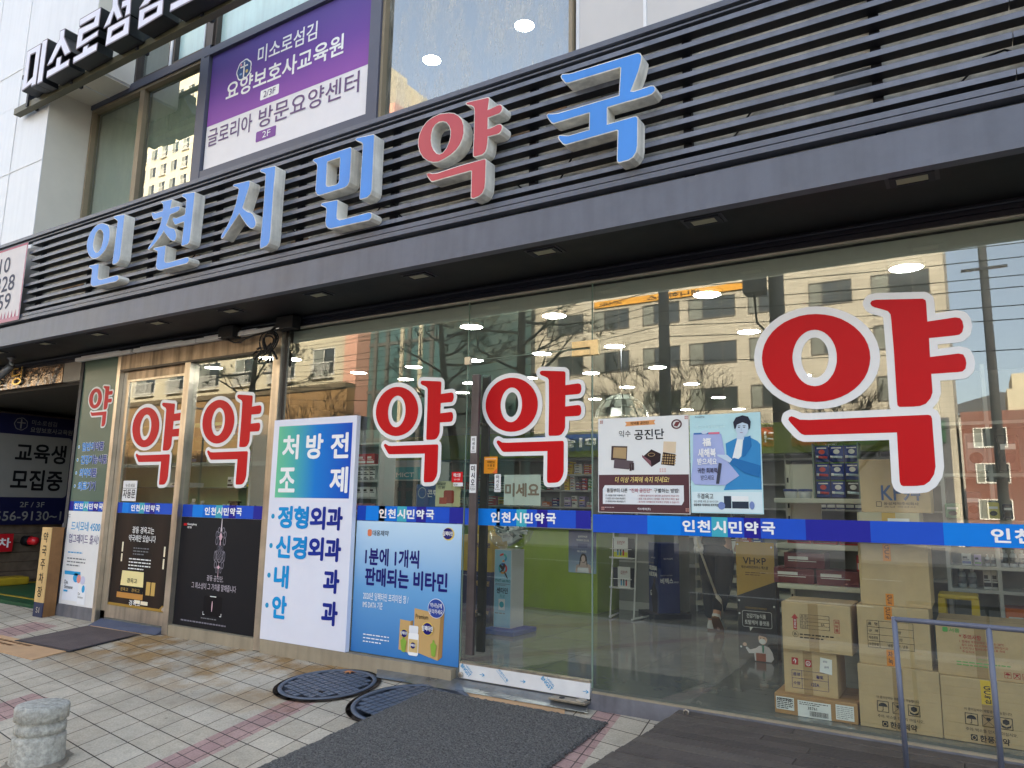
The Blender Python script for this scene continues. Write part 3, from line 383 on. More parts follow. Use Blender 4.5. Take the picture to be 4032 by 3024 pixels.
mb.box(-12, 14, 0.35, 12, 7.6, 27, GREYCL); mb.box(-30, -12.001, 0.602, 12, 7.6, 19.5, GREYCL); mb.box(-8.45, -2.38, 0.05, 0.35, 8.6, 27, GREYCL)     # unseen mass above, heights shaped for the shadow it casts
mb.box(-30, 14, 11.8, 12, -0.7, 7.6, GREYCL); mb.box(13.8, 14, 0.35, 11.8, -0.7, 7.6, GREYCL); mb.box(-30, -29.8, 0, 11.8, -0.7, 7.6, GREYCL)
mb.box(0.65, 14, 0.0, 0.35, -0.2, 4.5, GREYCL); mb.box(-30, -12.6, 0.0, 0.3, -0.3, 2.99, GREYCL)
mb.build('wall', bld)
# slabs and room shells
mb = MB(); mb.box(-30, 14, -0.02, 11.8, 3.03, 4.4, mat('concrete_wall', (0.30, 0.30, 0.29), 0.8, var=0.25, streak=0.3)); mb.build('floor_slab', bld)
FLOORT = mat('shop_floor_tiles', (0.17, 0.175, 0.165), 0.1, var=0.15, scale=3, spec=0.6)
mb = MB(); mb.box(-8.9, 0.62, 0.0, 7.0, -0.3, 0.12, FLOORT); o = mb.build('shop_floor', bld)
mb = MB()
for i in range(16): mb.box(-8.8 + i * 0.6, -8.797 + i * 0.6, 0.02, 6.9, 0.1202, 0.1206, DARKB)
for i in range(11): mb.box(-8.88, 0.6, 0.3 + i * 0.6, 0.303 + i * 0.6, 0.1202, 0.1206, DARKB)
mb.build('floor_joint', bld)
CEIL = mat('shop_ceiling', (0.46, 0.47, 0.44), 0.8, var=0.04); WALLI = mat('shop_wall', (0.40, 0.41, 0.38), 0.8, var=0.06)
mb = MB(); mb.box(-8.9, 0.62, 0.06, 7.0, 2.752, 2.87, CEIL); mb.build('shop_ceiling', bld)
mb = MB(); mb.box(-8.90, -8.86, 0.1, 7.1, 0, 3.0, WALLI); mb.box(0.62, 0.72, 0.3, 7.1, 0, 3.0, WALLI); mb.box(-8.9, 0.65, 7.0, 7.1, 0, 3.0, WALLI); mb.build('shop_wall', bld)
# lime-green valance and back wall
LIME = mat('lime_green_laminate', (0.30, 0.42, 0.035), 0.35, var=0.05); LIMEW = mat('lime_green_wall', (0.26, 0.36, 0.03), 0.5, var=0.06)
mb = MB(); mb.box(-8.85, 0.6, 5.35, 5.5, 2.02, 2.42, LIMEW); mb.build('valance', bld)
# passage to the car park on the left
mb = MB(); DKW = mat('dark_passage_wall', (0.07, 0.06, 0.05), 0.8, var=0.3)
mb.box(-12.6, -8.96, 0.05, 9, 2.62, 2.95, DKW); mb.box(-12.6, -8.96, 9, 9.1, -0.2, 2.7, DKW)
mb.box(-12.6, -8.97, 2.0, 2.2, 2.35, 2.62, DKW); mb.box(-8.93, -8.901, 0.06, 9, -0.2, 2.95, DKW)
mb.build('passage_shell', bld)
PLANK = mat('weathered_plank', C8(112, 96, 82), 0.75, var=0.45, scale=5, streak=0.0)
mb = MB()
for i in range(19): mb.box(-12.6, -12.40 + (i % 2) * 0.006, 0.3, 9, -0.1 + i * 0.14, 0.034 + i * 0.14, PLANK)
mb.build('plank_wall', bld)
mb = MB(); mb.box(-12.4, -8.97, 0.2, 9, -0.2, 0.006, mat('green_floor_paint', C8(34, 84, 52), 0.5, var=0.3, scale=4)); mb.build('passage_floor', bld)
YEL = mat('yellow_paint', C8(196, 164, 44), 0.5, var=0.2)
mb = MB(); mb.box(-12.38, -10.1, 0.42, 0.47, 0.006, 0.009, YEL); mb.box(-12.38, -12.2, 0.5, 8.5, 0.006, 0.0095, YEL); mb.box(-12.38, -9, 1.9, 1.97, 0.006, 0.009, YEL); mb.build('floor_line', bld)
# upper-floor windows
def win(x0, x1, z0, z1, frame, gl, y=0.05, fr=0.035, d=0.06, name='window', bars=(), barm=None):
    m_ = MB()
    m_.box(x0, x0 + fr, y - d, y + 0.03, z0, z1, frame); m_.box(x1 - fr, x1, y - d, y + 0.03, z0, z1, frame)
    m_.box(x0 + fr, x1 - fr, y - d + 0.002, y + 0.03, z0, z0 + fr, frame); m_.box(x0 + fr, x1 - fr, y - d + 0.002, y + 0.03, z1 - fr, z1, frame)
    for xb, wb in bars: m_.box(xb - wb / 2, xb + wb / 2, y - d + 0.006, y + 0.02, z0 + fr, z1 - fr, barm or frame)
    f = m_.build(name, bld)
    p = MB(); p.add([(x0 + fr * 0.8, y, z0 + fr * 0.8), (x1 - fr * 0.8, y, z0 + fr * 0.8), (x1 - fr * 0.8, y, z1 - fr * 0.8), (x0 + fr * 0.8, y, z1 - fr * 0.8)], [(0, 1, 2, 3)], gl); p.build('pane', f)
    return f
FILM = mat('frosted_cyan_film', C8(200, 228, 224), 0.22, var=0.1, scale=2.5, streak=0.1, spec=0.6)
TANW = mat('tan_window_frame', C8(150, 136, 112), 0.5, var=0.12)
win(-9.30, -7.06, 4.45, 6.19, TANW, GLASS2, bars=((-8.21, 0.09),), barm=TANW)
win(-8.42, -7.70, 6.30, 8.55, BRONZE, GLASS2, y=0.052); win(-7.66, -7.0, 6.30, 8.55, BRONZE, FILM, y=0.052); win(-6.89, -4.40, 6.26, 8.55, BRONZE, FILM, y=0.052)
win(-4.37, -2.40, 4.45, 8.55, TANW, glass('upper_tinted_glass', (0.66, 0.74, 0.74), 0.28, 0.0, 0.40), fr=0.03)  # strong diffuse film paints the reflected sky's pale haze into this pane
mb = MB()
mb.box(-9.3, -7.0, -0.03, 0.06, 6.19, 6.29, FRAMEB); mb.box(-7.06, -6.91, -0.035, 0.06, 4.4, 6.30, FRAMEB); mb.box(-7.0, -4.37, -0.04, 0.06, 6.17, 6.255, FRAMEB)
mb.box(-4.50, -4.37, -0.035, 0.06, 4.4, 8.6, FRAMEB); mb.box(-6.91, -4.50, -0.03, 0.06, 4.4, 4.80, FRAMEB); mb.box(-7.02, -6.89, -0.03, 0.06, 6.30, 8.6, BRONZE)
mb.box(-7.70, -7.66, -0.02, 0.06, 6.30, 8.6, SEAM); mb.box(-7.03, -7.02, -0.04, 0.04, 6.30, 6.75, SEAM)
mb.build('mullion', bld)
W2 = mat('upper_room_wall', (0.42, 0.43, 0.42), 0.8, var=0.05)
mb = MB(); mb.box(-9.4, -2.3, 0.1, 6.2, 7.2, 7.3, W2); mb.box(-9.4, -2.3, 6.1, 6.2, 4.4, 7.2, W2); mb.box(-2.38, -2.3, 0.36, 6, 4.4, 7.2, W2); mb.box(-9.4, -9.33, 0.62, 6, 4.4, 7.2, W2)
mb.box(-9.3, -8.3, 0.11, 0.13, 4.4, 6.18, mat('blind_fabric', C8(208, 212, 192), 0.8, var=0.08)); mb.box(-8.2, -7.1, 0.11, 0.13, 5.3, 6.18, _mats['blind_fabric'])
mb.build('upper_room', bld)
LAMP = emis('lamp_white', (1.0, 0.98, 0.94), 17.0)
def ceiling_lamp(x, y, z, r, label, group, name='ceiling_lamp'):
    t = thing(name, label, 'ceiling lamp', (x, y, z), group)
    m_ = MB(); m_.lathe([(r, -0.001), (r, -0.022), (r * 0.93, -0.026), (r * 0.93, -0.02)], x, y, z, mat('lamp_rim', (0.7, 0.7, 0.7), 0.4, var=0.03), 24); m_.build('rim', t)
    m_ = MB(); m_.lathe([(r * 0.93, -0.021), (0, -0.021)], x, y, z, LAMP, 24); m_.build('diffuser', t); return t
ceiling_lamp(-4.371, 2.517, 7.2, 0.13, 'round lamp behind the upstairs window, nearer the big blue sign syllable at the right end', 'upstairs ceiling lamps')
o = ceiling_lamp(-5.819, 2.514, 7.2, 0.13, 'round lamp behind the upstairs window, nearer the purple sign', 'upstairs ceiling lamps')
# ------------------------------------------------------------------ canopy with slat screen
can = thing('canopy', 'slate grey canopy with deep fascia and dark underside above the shopfront', 'canopy', (-4, -0.3, 2.97))
mb = MB(); mb.box(-12.5, 3.5, -0.70, -0.64, 3.003, 3.185, NAVY); mb.box(-12.5, 3.5, -0.712, -0.64, 2.966, 3.001, NAVY); mb.build('fascia', can)
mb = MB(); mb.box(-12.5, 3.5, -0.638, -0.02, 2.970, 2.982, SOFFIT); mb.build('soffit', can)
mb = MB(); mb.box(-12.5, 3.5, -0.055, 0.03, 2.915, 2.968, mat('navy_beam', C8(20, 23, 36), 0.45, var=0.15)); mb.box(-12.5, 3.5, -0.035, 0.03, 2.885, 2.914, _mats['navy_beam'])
mb.tube([(-12, -0.07, 2.945), (3, -0.07, 2.945)], 0.008, _mats['navy_beam']); mb.build('rear_beam', can)
scr = thing('slat_screen', 'slate grey screen of horizontal slats carrying the pharmacy letters', 'slat screen', (-4, -0.6, 3.19))
mb = MB()
for i in range(9):
    z = 4.124 - 0.0949 * i
    xs = [-8.86 - 0.06 * (i % 3), -6.0 + 0.11 * i, -2.87 - 0.07 * i, 3.5] if i % 2 else [-8.86, -4.3 + 0.1 * i, 0.3, 3.5]
    for a_, b_ in zip(xs[:-1], xs[1:]): mb.box(a_ + 0.002, b_ - 0.002, -0.70, -0.696, z - 0.031, z, SLAT); mb.box(a_ + 0.002, b_ - 0.002, -0.6957, -0.622, z - 0.031, z, DARKB)  # dark bodies put the underside shade into the colour behind lighter front plates
mb.build('slat', scr)
mb = MB(); mb.box(-12.5, 3.5, -0.712, -0.64, 4.182, 4.219, NAVY); mb.box(-12.5, 3.5, -0.695, -0.64, 4.155, 4.166, NAVY); mb.box(-12.5, 3.5, -0.722, -0.64, 3.219, 3.252, NAVY); mb.box(-12.5, 3.5, -0.715, -0.64, 3.262, 3.295, NAVY); mb.build('rail', scr)
for x in (-8.8, -7.78, -6.7, -5.7, -4.62, -3.6, -2.38, -1.31, -0.29, 0.78): mb = MB(); mb.box(x - 0.025, x + 0.025, -0.62, -0.58, 3.19, 4.18, DARKB); mb.build('post', scr)
BACKP = mat('dusty_backing_sheet', C8(206, 203, 194), 0.6, var=0.3, scale=2.5, streak=0.35)
mb = MB(); mb.box(-12.5, 3.5, -0.56, -0.53, 3.19, 4.17, BACKP)
rr = random.Random(5)
for i in range(26):
    x = rr.uniform(-8.6, 1.5); z = rr.uniform(3.25, 3.95); w_ = rr.uniform(0.1, 0.5); mb.box(x, x + w_, -0.568 - 0.0003 * i, -0.56, z, z + rr.uniform(0.05, 0.16), rr.choice([mat('torn_poster', C8(226, 228, 222), 0.7, var=0.3, streak=0.3), mat('old_brick_patch', C8(196, 160, 126), 0.8, var=0.35), mat('dark_patch', C8(140, 140, 136), 0.8, var=0.3)]))
mb.build('backing', scr)
mb = MB()
for i in range(7):
    x = -7.8 + i * 1.3; pts = [(x + k * 0.09, -0.60 + 0.02 * math.sin(k + i), 3.37 + 0.12 * math.sin(k * 0.9 + i * 2) + k * 0.02) for k in range(7)]; mb.tube(pts, 0.006, DARKB, 6)
mb.build('cable', scr)
# recessed lights in the soffit
LENS = mat('recessed_lens', C8(170, 168, 140), 0.3, var=0.1)
for i, (x, y) in enumerate([(-0.165, -0.583), (-1.25, -0.54), (-2.33, -0.525), (-3.412, -0.505), (-4.456, -0.503), (-5.556, -0.503), (-6.587, -0.544), (-7.62, -0.542), (-8.63, -0.553), (-9.68, -0.553)]):
    wh = ['farthest right of the row', 'second from the right', 'third from the right', 'fourth from the right', 'fifth from the right', 'sixth from the right', 'above the cable bundle and the fixed dark poster', 'above the sliding door', 'above the narrow green panel', 'farthest left of the row'][i]
    t = thing('recessed_light', 'unlit rectangular soffit light under the canopy, ' + wh, 'soffit light', (x, y, 2.97), 'soffit lights under the canopy')
    m_ = MB(); a, b_ = 0.102, 0.060; Z = 2.97
    m_.box(x - a, x + a, y - b_, y - b_ + 0.02, Z - 0.012, Z - 0.0005, DARKB); m_.box(x - a, x + a, y + b_ - 0.02, y + b_, Z - 0.012, Z - 0.0005, DARKB); m_.box(x - a, x - a + 0.03, y - b_ + 0.02, y + b_ - 0.02, Z - 0.012, Z - 0.0005, DARKB); m_.box(x + a - 0.03, x + a, y - b_ + 0.02, y + b_ - 0.02, Z - 0.012, Z - 0.0005, DARKB)
    m_.box(x - a - 0.02, x + a + 0.02, y - b_ - 0.015, y + b_ + 0.015, Z - 0.0035, Z - 0.0002, mat('light_trim', C8(58, 60, 66), 0.45, var=0.1)); m_.build('frame', t)
    m_ = MB(); m_.box(x - a + 0.031, x + a - 0.031, y - b_ + 0.021, y + b_ - 0.021, Z - 0.0085, Z - 0.004, LENS); m_.build('lens', t)
# ------------------------------------------------------------------ shopfront: frames, glass, doors
WHT = ink(244, 244, 242); WHTP = mat('white_vinyl', (0.80, 0.80, 0.79), 0.4, var=0.05, scale=3); BLK = ink(22, 22, 26); NAVYI = ink(30, 34, 100); GREYI = ink(120, 122, 126); RED = ink(200, 30, 38)
REDV = mat('red_vinyl', C8(194, 16, 24), 0.4, var=0.05, scale=2, spec=0.15)
fr = thing('shopfront', 'glazed pharmacy front with brushed steel posts and stained header', 'shopfront', (-4.3, 0, 0))
mb = MB(); mb.box(-8.05, -7.99, -0.05, 0.06, 0.0, 2.878, STEEL); mb.build('post', fr)
mb = MB(); mb.box(-6.825, -6.735, -0.05, 0.06, 0.0, 2.68, STEEL); mb.build('post', fr)
mb = MB(); mb.box(-5.495, -5.395, -0.05, 0.06, 0.0, 2.878, STEEL); mb.box(-5.393, -5.36, 0.0, 0.06, 0.1, 2.878, BRONZE); mb.build('post', fr)
mb = MB(); mb.box(-7.988, -5.497, -0.045, 0.06, 2.682, 2.877, STEELD); mb.box(-7.988, -5.497, -0.052, -0.045, 2.68, 2.70, BRONZE); mb.build('header', fr)
mb = MB(); mb.box(-7.90, -6.83, -0.005, 0.05, 2.585, 2.679, STEELD); mb.box(-7.985, -7.90, 0.0, 0.05, 0.02, 2.679, STEEL); mb.build('door_track', fr)
mb = MB(); mb.box(-8.94, -8.052, -0.02, 0.06, -0.03, 0.122, GREYP); mb.build('base', fr)
mb = MB(); mb.box(-6.733, -5.497, -0.045, 0.06, -0.02, 0.095, SILL); mb.box(-5.393, -3.335, -0.06, 0.06, -0.03, 0.105, SILL); mb.build('base', fr)
mb = MB(); mb.box(-2.225, 3, -0.03, 0.06, -0.05, 0.092, GREYP); mb.box(-2.225, 3, -0.022, 0.03, 0.092, 0.104, SILL); mb.build('base', fr)
mb = MB(); mb.box(-5.395, 3, -0.02, 0.02, 2.872, 2.884, mat('top_channel', C8(176, 172, 160), 0.5, var=0.2)); mb.build('channel', fr)
def pane(x0, x1, z0, z1, y=0.0, par=fr, m=GLASS):
    p = MB(); p.add([(x0, y, z0), (x1, y, z0), (x1, y, z1), (x0, y, z1)], [(0, 1, 2, 3)], m); return p.build('pane', par)
pane(-6.735, -5.495, 0.095, 2.682); pane(-5.36, -3.303, 0.105, 2.872); pane(-3.297, -2.235, 2.405, 2.872); pane(-2.228, 3, 0.104, 2.872)
EDGE = mat('glass_edge', C8(120, 140, 126), 0.2, var=0)
mb = MB(); mb.box(-3.304, -3.297, -0.003, 0.006, 0.105, 2.872, EDGE); mb.box(-2.236, -2.227, -0.003, 0.006, 0.12, 2.872, EDGE); mb.box(-3.297, -2.24, -0.003, 0.005, 2.399, 2.404, EDGE); mb.build('glass_joint', fr)
mb = MB(); mb.box(-8.80, -8.06, -0.006, 0.05, 0.13, 2.88, mat('sage_panel', C8(98, 116, 102), 0.2, var=0.05, scale=2, spec=0.16)); mb.build('green_panel', fr)
mb = MB(); mb.box(-8.86, -8.80, -0.02, 0.05, 0.1, 2.88, DARKB); mb.build('panel_edge', fr)
# sliding door
sd = thing('sliding_door', 'automatic sliding glass door with steel bottom rail', 'door', (-7.36, 0.0, 0.05))
mb = MB(); mb.box(-7.898, -7.86, -0.004, 0.026, 0.06, 2.584, STEEL); mb.box(-6.86, -6.832, -0.004, 0.026, 0.06, 2.584, STEEL); mb.box(-7.86, -6.86, -0.004, 0.026, 0.06, 0.185, STEEL); mb.box(-7.86, -6.86, -0.004, 0.026, 2.56, 2.584, STEEL); mb.build('frame', sd)
pane(-7.86, -6.86, 0.185, 2.56, 0.008, sd)
# swing door
gd = thing('glass_door', 'frameless glass swing door with film-wrapped bottom rail and tall steel pulls', 'door', (-2.77, 0.0, 0.04))
pane(-3.294, -2.24, 0.150, 2.396, 0.0, gd)
FILMW = mat('protective_film', (0.74, 0.74, 0.73), 0.35, var=0.08, scale=8)
mb = MB(); mb.bbox(-3.29, -2.24, -0.022, 0.022, 0.05, 0.152, FILMW, 0.004); mb.box(-3.29, -2.24, -0.0235, 0.0235, 0.1525, 0.166, STEEL); rl = mb.build('bottom_rail', gd)
fl = Flat(y=-0.0222, step=0.0006); CY = ink(40, 150, 200)
for x, s in ((-3.27, 'BNGST'), (-2.60, 'BNGST')):
    Mx = plane_M((x, -0.0222, 0.142), (0.75, 0, -0.66), (0.66, 0, 0.75)); f2 = Flat(Mx, step=0.0006); f2.text(s, 0, 0.105, -0.012, 0.016, CY, 0.03); f2.text('UNDAI', 0.03, 0.10, 0.022, 0.036, CY, 0.02); fl.v and None
    b0 = len(fl.v); k = fl.m(CY); fl.v += f2.v; fl.f += [tuple(b0 + i for i in f) for f in f2.f]; fl.mi += [k] * len(f2.f); fl.sm += [False] * len(f2.f)
Mx = plane_M((-2.95, -0.0222, 0.145), (0.75, 0, -0.66), (0.66, 0, 0.75)); f2 = Flat(Mx, step=0.0006); f2.text('비앤지스틸', 0, 0.1, -0.004, 0.014, CY, 0.02); f2.text('www.bngsteel.com', -0.01, 0.1, -0.018, -0.009, CY, 0.01)
b0 = len(fl.v); k = fl.m(CY); fl.v += f2.v; fl.f += [tuple(b0 + i for i in f) for f in f2.f]; fl.mi += [k] * len(f2.f); fl.sm += [False] * len(f2.f)
for x in (-3.11, -2.77, -2.29): fl.text('→', x, x + 0.045, 0.085, 0.108, CY, 0.02)
fl.build('film_print', rl)
HB = mat('handle_steel', C8(92, 84, 84), 0.45, metal=0.4, var=0.3, scale=6, streak=0.3)
mb = MB(); mb.bbox(-3.20, -3.135, -0.085, -0.055, 0.23, 2.27, HB, 0.005); mb.tube([(-3.167, -0.06, 0.5), (-3.167, 0.0, 0.5)], 0.012, STEEL); mb.tube([(-3.167, -0.06, 1.9), (-3.167, 0.0, 1.9)], 0.012, STEEL); mb.build('handle', gd)
mb = MB(); mb.bbox(-3.20, -3.135, 0.055, 0.085, 0.23, 2.29, mat('handle_inner', C8(52, 52, 54), 0.5, var=0.2), 0.005); mb.build('handle', gd)
BRASS = mat('worn_brass', C8(226, 200, 150), 0.35, metal=0.6, var=0.25, scale=18)
mb = MB(); mb.bbox(-2.385, -2.243, -0.02, 0.02, 2.348, 2.394, BRASS, 0.006); mb.box(-2.24, -2.18, -0.018, 0.018, 2.348, 2.455, BRASS); mb.box(-2.385, -2.24, -0.018, 0.018, 2.408, 2.455, BRASS); mb.build('hinge', gd)
mb = MB(); mb.box(-3.325, -3.275, -0.015, 0.015, 2.37, 2.43, STEEL); mb.build('clip', gd)
mb = MB(); mb.lathe([(0.02, 0), (0.02, 0.012), (0.012, 0.014)], 0, 0, 0, STEEL, 20, M=Matrix.Translation((-3.272, -0.022, 0.075)) @ Matrix.Rotation(rad(90), 4, 'X')); mb.build('lock', gd)
th = MB(); th.add([(-4.05, -0.05, 0.028), (-3.33, -0.03, 0.040), (-2.25, -0.03, 0.040), (-2.2, -0.14, 0.0), (-3.95, -0.17, -0.006)], [(0, 4, 3, 2, 1)], mat('worn_zinc_sheet', (0.30, 0.31, 0.31), 0.3, metal=0.7, var=0.4, scale=6)); th.box(-3.33, -2.225, -0.03, 0.06, -0.05, 0.0405, GREYP)
o = th.build('threshold', fr)
mb = MB(); mb.bbox(-2.5, -2.23, -0.11, -0.03, 0.03, 0.046, mat('floor_spring_plate', C8(150, 142, 128), 0.4, metal=0.5, var=0.4, scale=15), 0.004); mb.lathe([(0.02, 0), (0.02, 0.003), (0.012, 0.003), (0.012, 0)], -2.42, -0.07, 0.046, DARKB, 20); mb.lathe([(0.035, 0), (0.035, 0.006), (0, 0.006)], -2.28, -0.06, 0.046, STEEL, 20); mb.build('floor_spring', fr)
# ------------------------------------------------------------------ big raised letters on the slats
BLUE = mat('sign_blue_acrylic', C8(64, 140, 222), 0.35, var=0.06, scale=2, streak=0.06); SRED = mat('sign_red_acrylic', C8(190, 72, 80), 0.35, var=0.06, scale=2, streak=0.06)
LBODY = mat('ivory_letter_return', C8(240, 237, 226), 0.5, var=0.25, scale=5, streak=0.3)
def raised(parent, loops, yf, depth, body, face, inset, name='letter', fname='face'):
    cx = sum(p[0] for p in loops[0]) / len(loops[0]); cz = min(p[1] for p in loops[0])
    V, F = shape2d(loops, depth / 2)
    m_ = MB(); m_.add([(v.x, yf + depth / 2 - v.z, v.y) for v in V], F, body); o = m_.build(name, parent)
    f_ = Flat(y=yf, step=0.002); f_.shape(loops, face, 1, -inset); f_.build(fname, o); return o
ms = thing('letter_sign', 'six raised blue and red syllables spelling the pharmacy name on the slats', 'letter sign', (-4.5, -0.7, 3.35))
for k in ('in', 'cheon', 'si', 'min', 'yak', 'guk'):
    o = raised(ms, SIGN[k], -0.807, 0.105, LBODY, SRED if k == 'yak' else BLUE, 0.006)
    o['label'] = {'in': 'blue first syllable', 'cheon': 'blue second syllable', 'si': 'blue third syllable', 'min': 'blue fourth syllable', 'yak': 'red syllable', 'guk': 'blue last syllable'}[k]
us = thing('letter_sign', 'white-faced black-sided raised syllables high on the white cladding corner', 'letter sign', (-7.8, -0.7, 6.05))
BODYK = mat('black_letter_return', (0.012, 0.012, 0.014), 0.4, var=0.2); FACEW = mat('white_letter_face', C8(226, 226, 240), 0.4, var=0.05, streak=0.06); RIM = mat('grey_letter_rim', C8(128, 118, 132), 0.5, var=0.05)
for k in ('mi', 'so', 'ro', 'seom', 'gim', 'gyo'):
    o = raised(us, UPSIGN[k], -0.80, 0.17, BODYK, RIM, 0.004, fname='rim')
    f_ = Flat(y=-0.80, step=0.004); f_.shape(UPSIGN[k], FACEW, 1, -0.016); f_.build('face', o)
mb = MB(); mb.box(-9.95, -5.3, -0.62, -0.54, 6.02, 6.10, mat('olive_sign_beam', C8(96, 94, 74), 0.5, var=0.15)); mb.box(-9.9, -5.3, -0.6, -0.56, 6.5, 6.55, DARKB)
for x in (-9.6, -8.6, -7.3, -6.2): mb.box(x - 0.02, x + 0.02, -0.64, -0.5, 6.03, 6.5, DARKB)
mb.build('beam', us)
# ------------------------------------------------------------------ red syllable decals and the blue name bands on the glass
def decal(x0, x1, z0, z1, label, y=-0.004):
    sx = (x1 - x0) / (0.054 + 1.118); sz = (z1 - z0) / (2.537 - 1.388)
    mp = lambda lp: [(x0 + (u + 1.118) * sx, z0 + (v - 1.388) * sz) for u, v in lp]
    kk = (sx + sz) / 2; off = 0.0405 * kk
    t = thing('window_decal', label, 'window decal', ((x0 + x1) / 2, y, z0), 'red syllable decals on the glass')
    f_ = Flat(y=y, step=0.0007); f_.shape([mp(DECAL['ow']), mp(DECAL['owi'])], WHTP, 0); f_.shape([grow(mp(DECAL['ya']), off)], WHTP, 1); f_.shape([grow(mp(DECAL['g']), off)], WHTP, 2); f_.build('outline', t)
    f_ = Flat(y=y, step=0.0007); f_.shape([mp(DECAL['o']), mp(DECAL['oi'])], REDV, 4); f_.shape([mp(DECAL['ya'])], REDV, 4); f_.shape([mp(DECAL['g'])], REDV, 4); f_.build('syllable', t); return t
decal(-8.655, -8.143, 2.063, 2.562, 'smallest red syllable decal, on the narrow green panel', -0.008)
decal(-7.773, -6.837, 1.397, 2.317, 'red syllable decal on the sliding door', 0.004)
decal(-6.563, -5.62, 1.399, 2.326, 'red syllable decal on the fixed pane above the black turtle ornament poster')
decal(-4.264, -3.389, 1.422, 2.297, 'red syllable decal above the light blue vitamin poster')
decal(-3.159, -2.277, 1.418, 2.29, 'red syllable decal on the swing door beside the steel pull')
decal(-1.118, 0.054, 1.388, 2.537, 'largest red syllable decal, on the wide right pane')
BB = {'a': ink(30, 70, 178), 'b': ink(20, 128, 224), 'c': ink(12, 112, 212), 'd': ink(70, 172, 190), 'e': ink(34, 82, 196), 'f': ink(40, 34, 140), 'g': ink(38, 84, 196), 'h': ink(42, 44, 150)}
def band(x0, x1, z0, z1, segs, word, label, y=-0.0035, wz=(0.2, 0.82)):
    t = thing('name_band', label, 'window band', ((x0 + x1) / 2, y, z0), 'blue pharmacy name bands')
    f_ = Flat(y=y, step=0.0008)
    for a, b_, c in segs: f_.rect(x0 + a * (x1 - x0), x0 + b_ * (x1 - x0), z0, z1, BB[c], 0)
    f_.build('band', t)
    f_ = Flat(y=y, step=0.0008); h = z1 - z0
    for wx0, wx1, s in word:
        n = len(s); d = (wx1 - wx0) / n
        for i, ch in enumerate(s): f_.text(ch, wx0 + i * d + d * 0.06, wx0 + (i + 0.9) * d, z0 + wz[0] * h, z0 + wz[1] * h, WHT, 0.045, 2)
    f_.build('lettering', t); return t
NM = '인천시민약국'
def std(a, b_):            # colour steps behind the six syllables between fractions a and b_
    d = (b_ - a) / 6; return [(a, a + 2 * d, 'c'), (a + 2 * d, a + 3 * d, 'd'), (a + 3 * d, a + 4 * d, 'e'), (a + 4 * d, a + 5 * d, 'f'), (a + 5 * d, b_, 'g')]
band(-8.82, -8.055, 1.145, 1.25, [(0, 0.14, 'f')] + std(0.14, 0.92) + [(0.92, 1, 'f')], [(-8.70, -8.11, NM)], 'short blue name band on the narrow green panel', -0.008)
band(-7.895, -6.835, 1.14, 1.25, [(0, 0.11, 'a'), (0.11, 0.22, 'b')] + std(0.22, 0.75) + [(0.75, 0.94, 'g'), (0.94, 1, 'f')], [(-7.62, -7.10, NM)], 'blue name band on the sliding door', 0.0045)
band(-6.725, -5.5, 1.125, 1.245, [(0, 0.13, 'a'), (0.13, 0.26, 'b')] + std(0.26, 0.74) + [(0.74, 0.86, 'e'), (0.86, 1, 'h')], [(-6.38, -5.82, NM)], 'blue name band above the black turtle ornament poster')
band(-4.385, -3.305, 1.15, 1.27, [(0, 0.09, 'a'), (0.09, 0.28, 'b')] + std(0.22, 0.76) + [(0.76, 0.88, 'e'), (0.88, 1, 'h')], [(-4.15, -3.57, NM)], 'blue name band above the light blue vitamin poster')
band(-3.29, -2.24, 1.145, 1.267, [(0, 0.06, 'g'), (0.115, 0.3, 'b')] + std(0.27, 0.76) + [(0.76, 0.89, 'g'), (0.89, 1, 'h')], [(-3.06, -2.50, NM)], 'blue name band on the swing door')
band(-2.226, 1.5, 1.125, 1.245, [(0, 0.105, 'g'), (0.105, 0.165, 'b')] + std(0.165, 0.325) + [(0.325, 0.367, 'g'), (0.367, 0.459, 'h'), (0.459, 0.554, 'g'), (0.554, 0.65, 'b'), (0.65, 0.7, 'd'), (0.7, 0.75, 'e'), (0.75, 1, 'g')], [(-1.605, -1.02, NM), (0.045, 0.66, NM)], 'longest blue name band, across the wide right pane')
# ------------------------------------------------------------------ posters and panels fixed to the front
def poster(name, label, cat, x0, x1, z0, z1, y, base, thick=0.0):
    t = thing(name, label, cat, ((x0 + x1) / 2, y, z0)); m_ = MB()
    if thick: m_.box(x0, x1, y, y + thick, z0, z1, base)
    else: m_.add([(x0, y, z0), (x1, y, z0), (x1, y, z1), (x0, y, z1)], [(0, 1, 2, 3)], base)
    m_.build('sheet', t); return t, Flat(y=y, step=0.0012), Flat(y=y, step=0.0012)
# narrow green panel list
t = thing('window_lettering', 'list of blue and white words on the narrow green panel', 'window lettering', (-8.4, -0.008, 1.3)); f1 = Flat(y=-0.008)
for i, s in enumerate(('일반의약품', '건강기능식품', '의약외품', '의료기기')):
    z = 1.815 - i * 0.148; n = len(s); x = -8.665 + 0.0 * i
    f1.outlined(s, x, x + n * 0.088, z, z + 0.10, grad('blue_two_tone', 0, -8.66, -8.2, [(0.0, (30, 140, 220)), (0.45, (30, 140, 220)), (0.5, (30, 60, 160)), (1, (30, 40, 130))]), WHT, 0.03, 0.075, 1)
    f1.shape([ellipse(-8.735, z + 0.05, 0.02, 0.02, 16)], WHT, 1); f1.shape([ellipse(-8.735, z + 0.05, 0.014, 0.014, 16)], CY, 2)
f1.build('lettering', t)
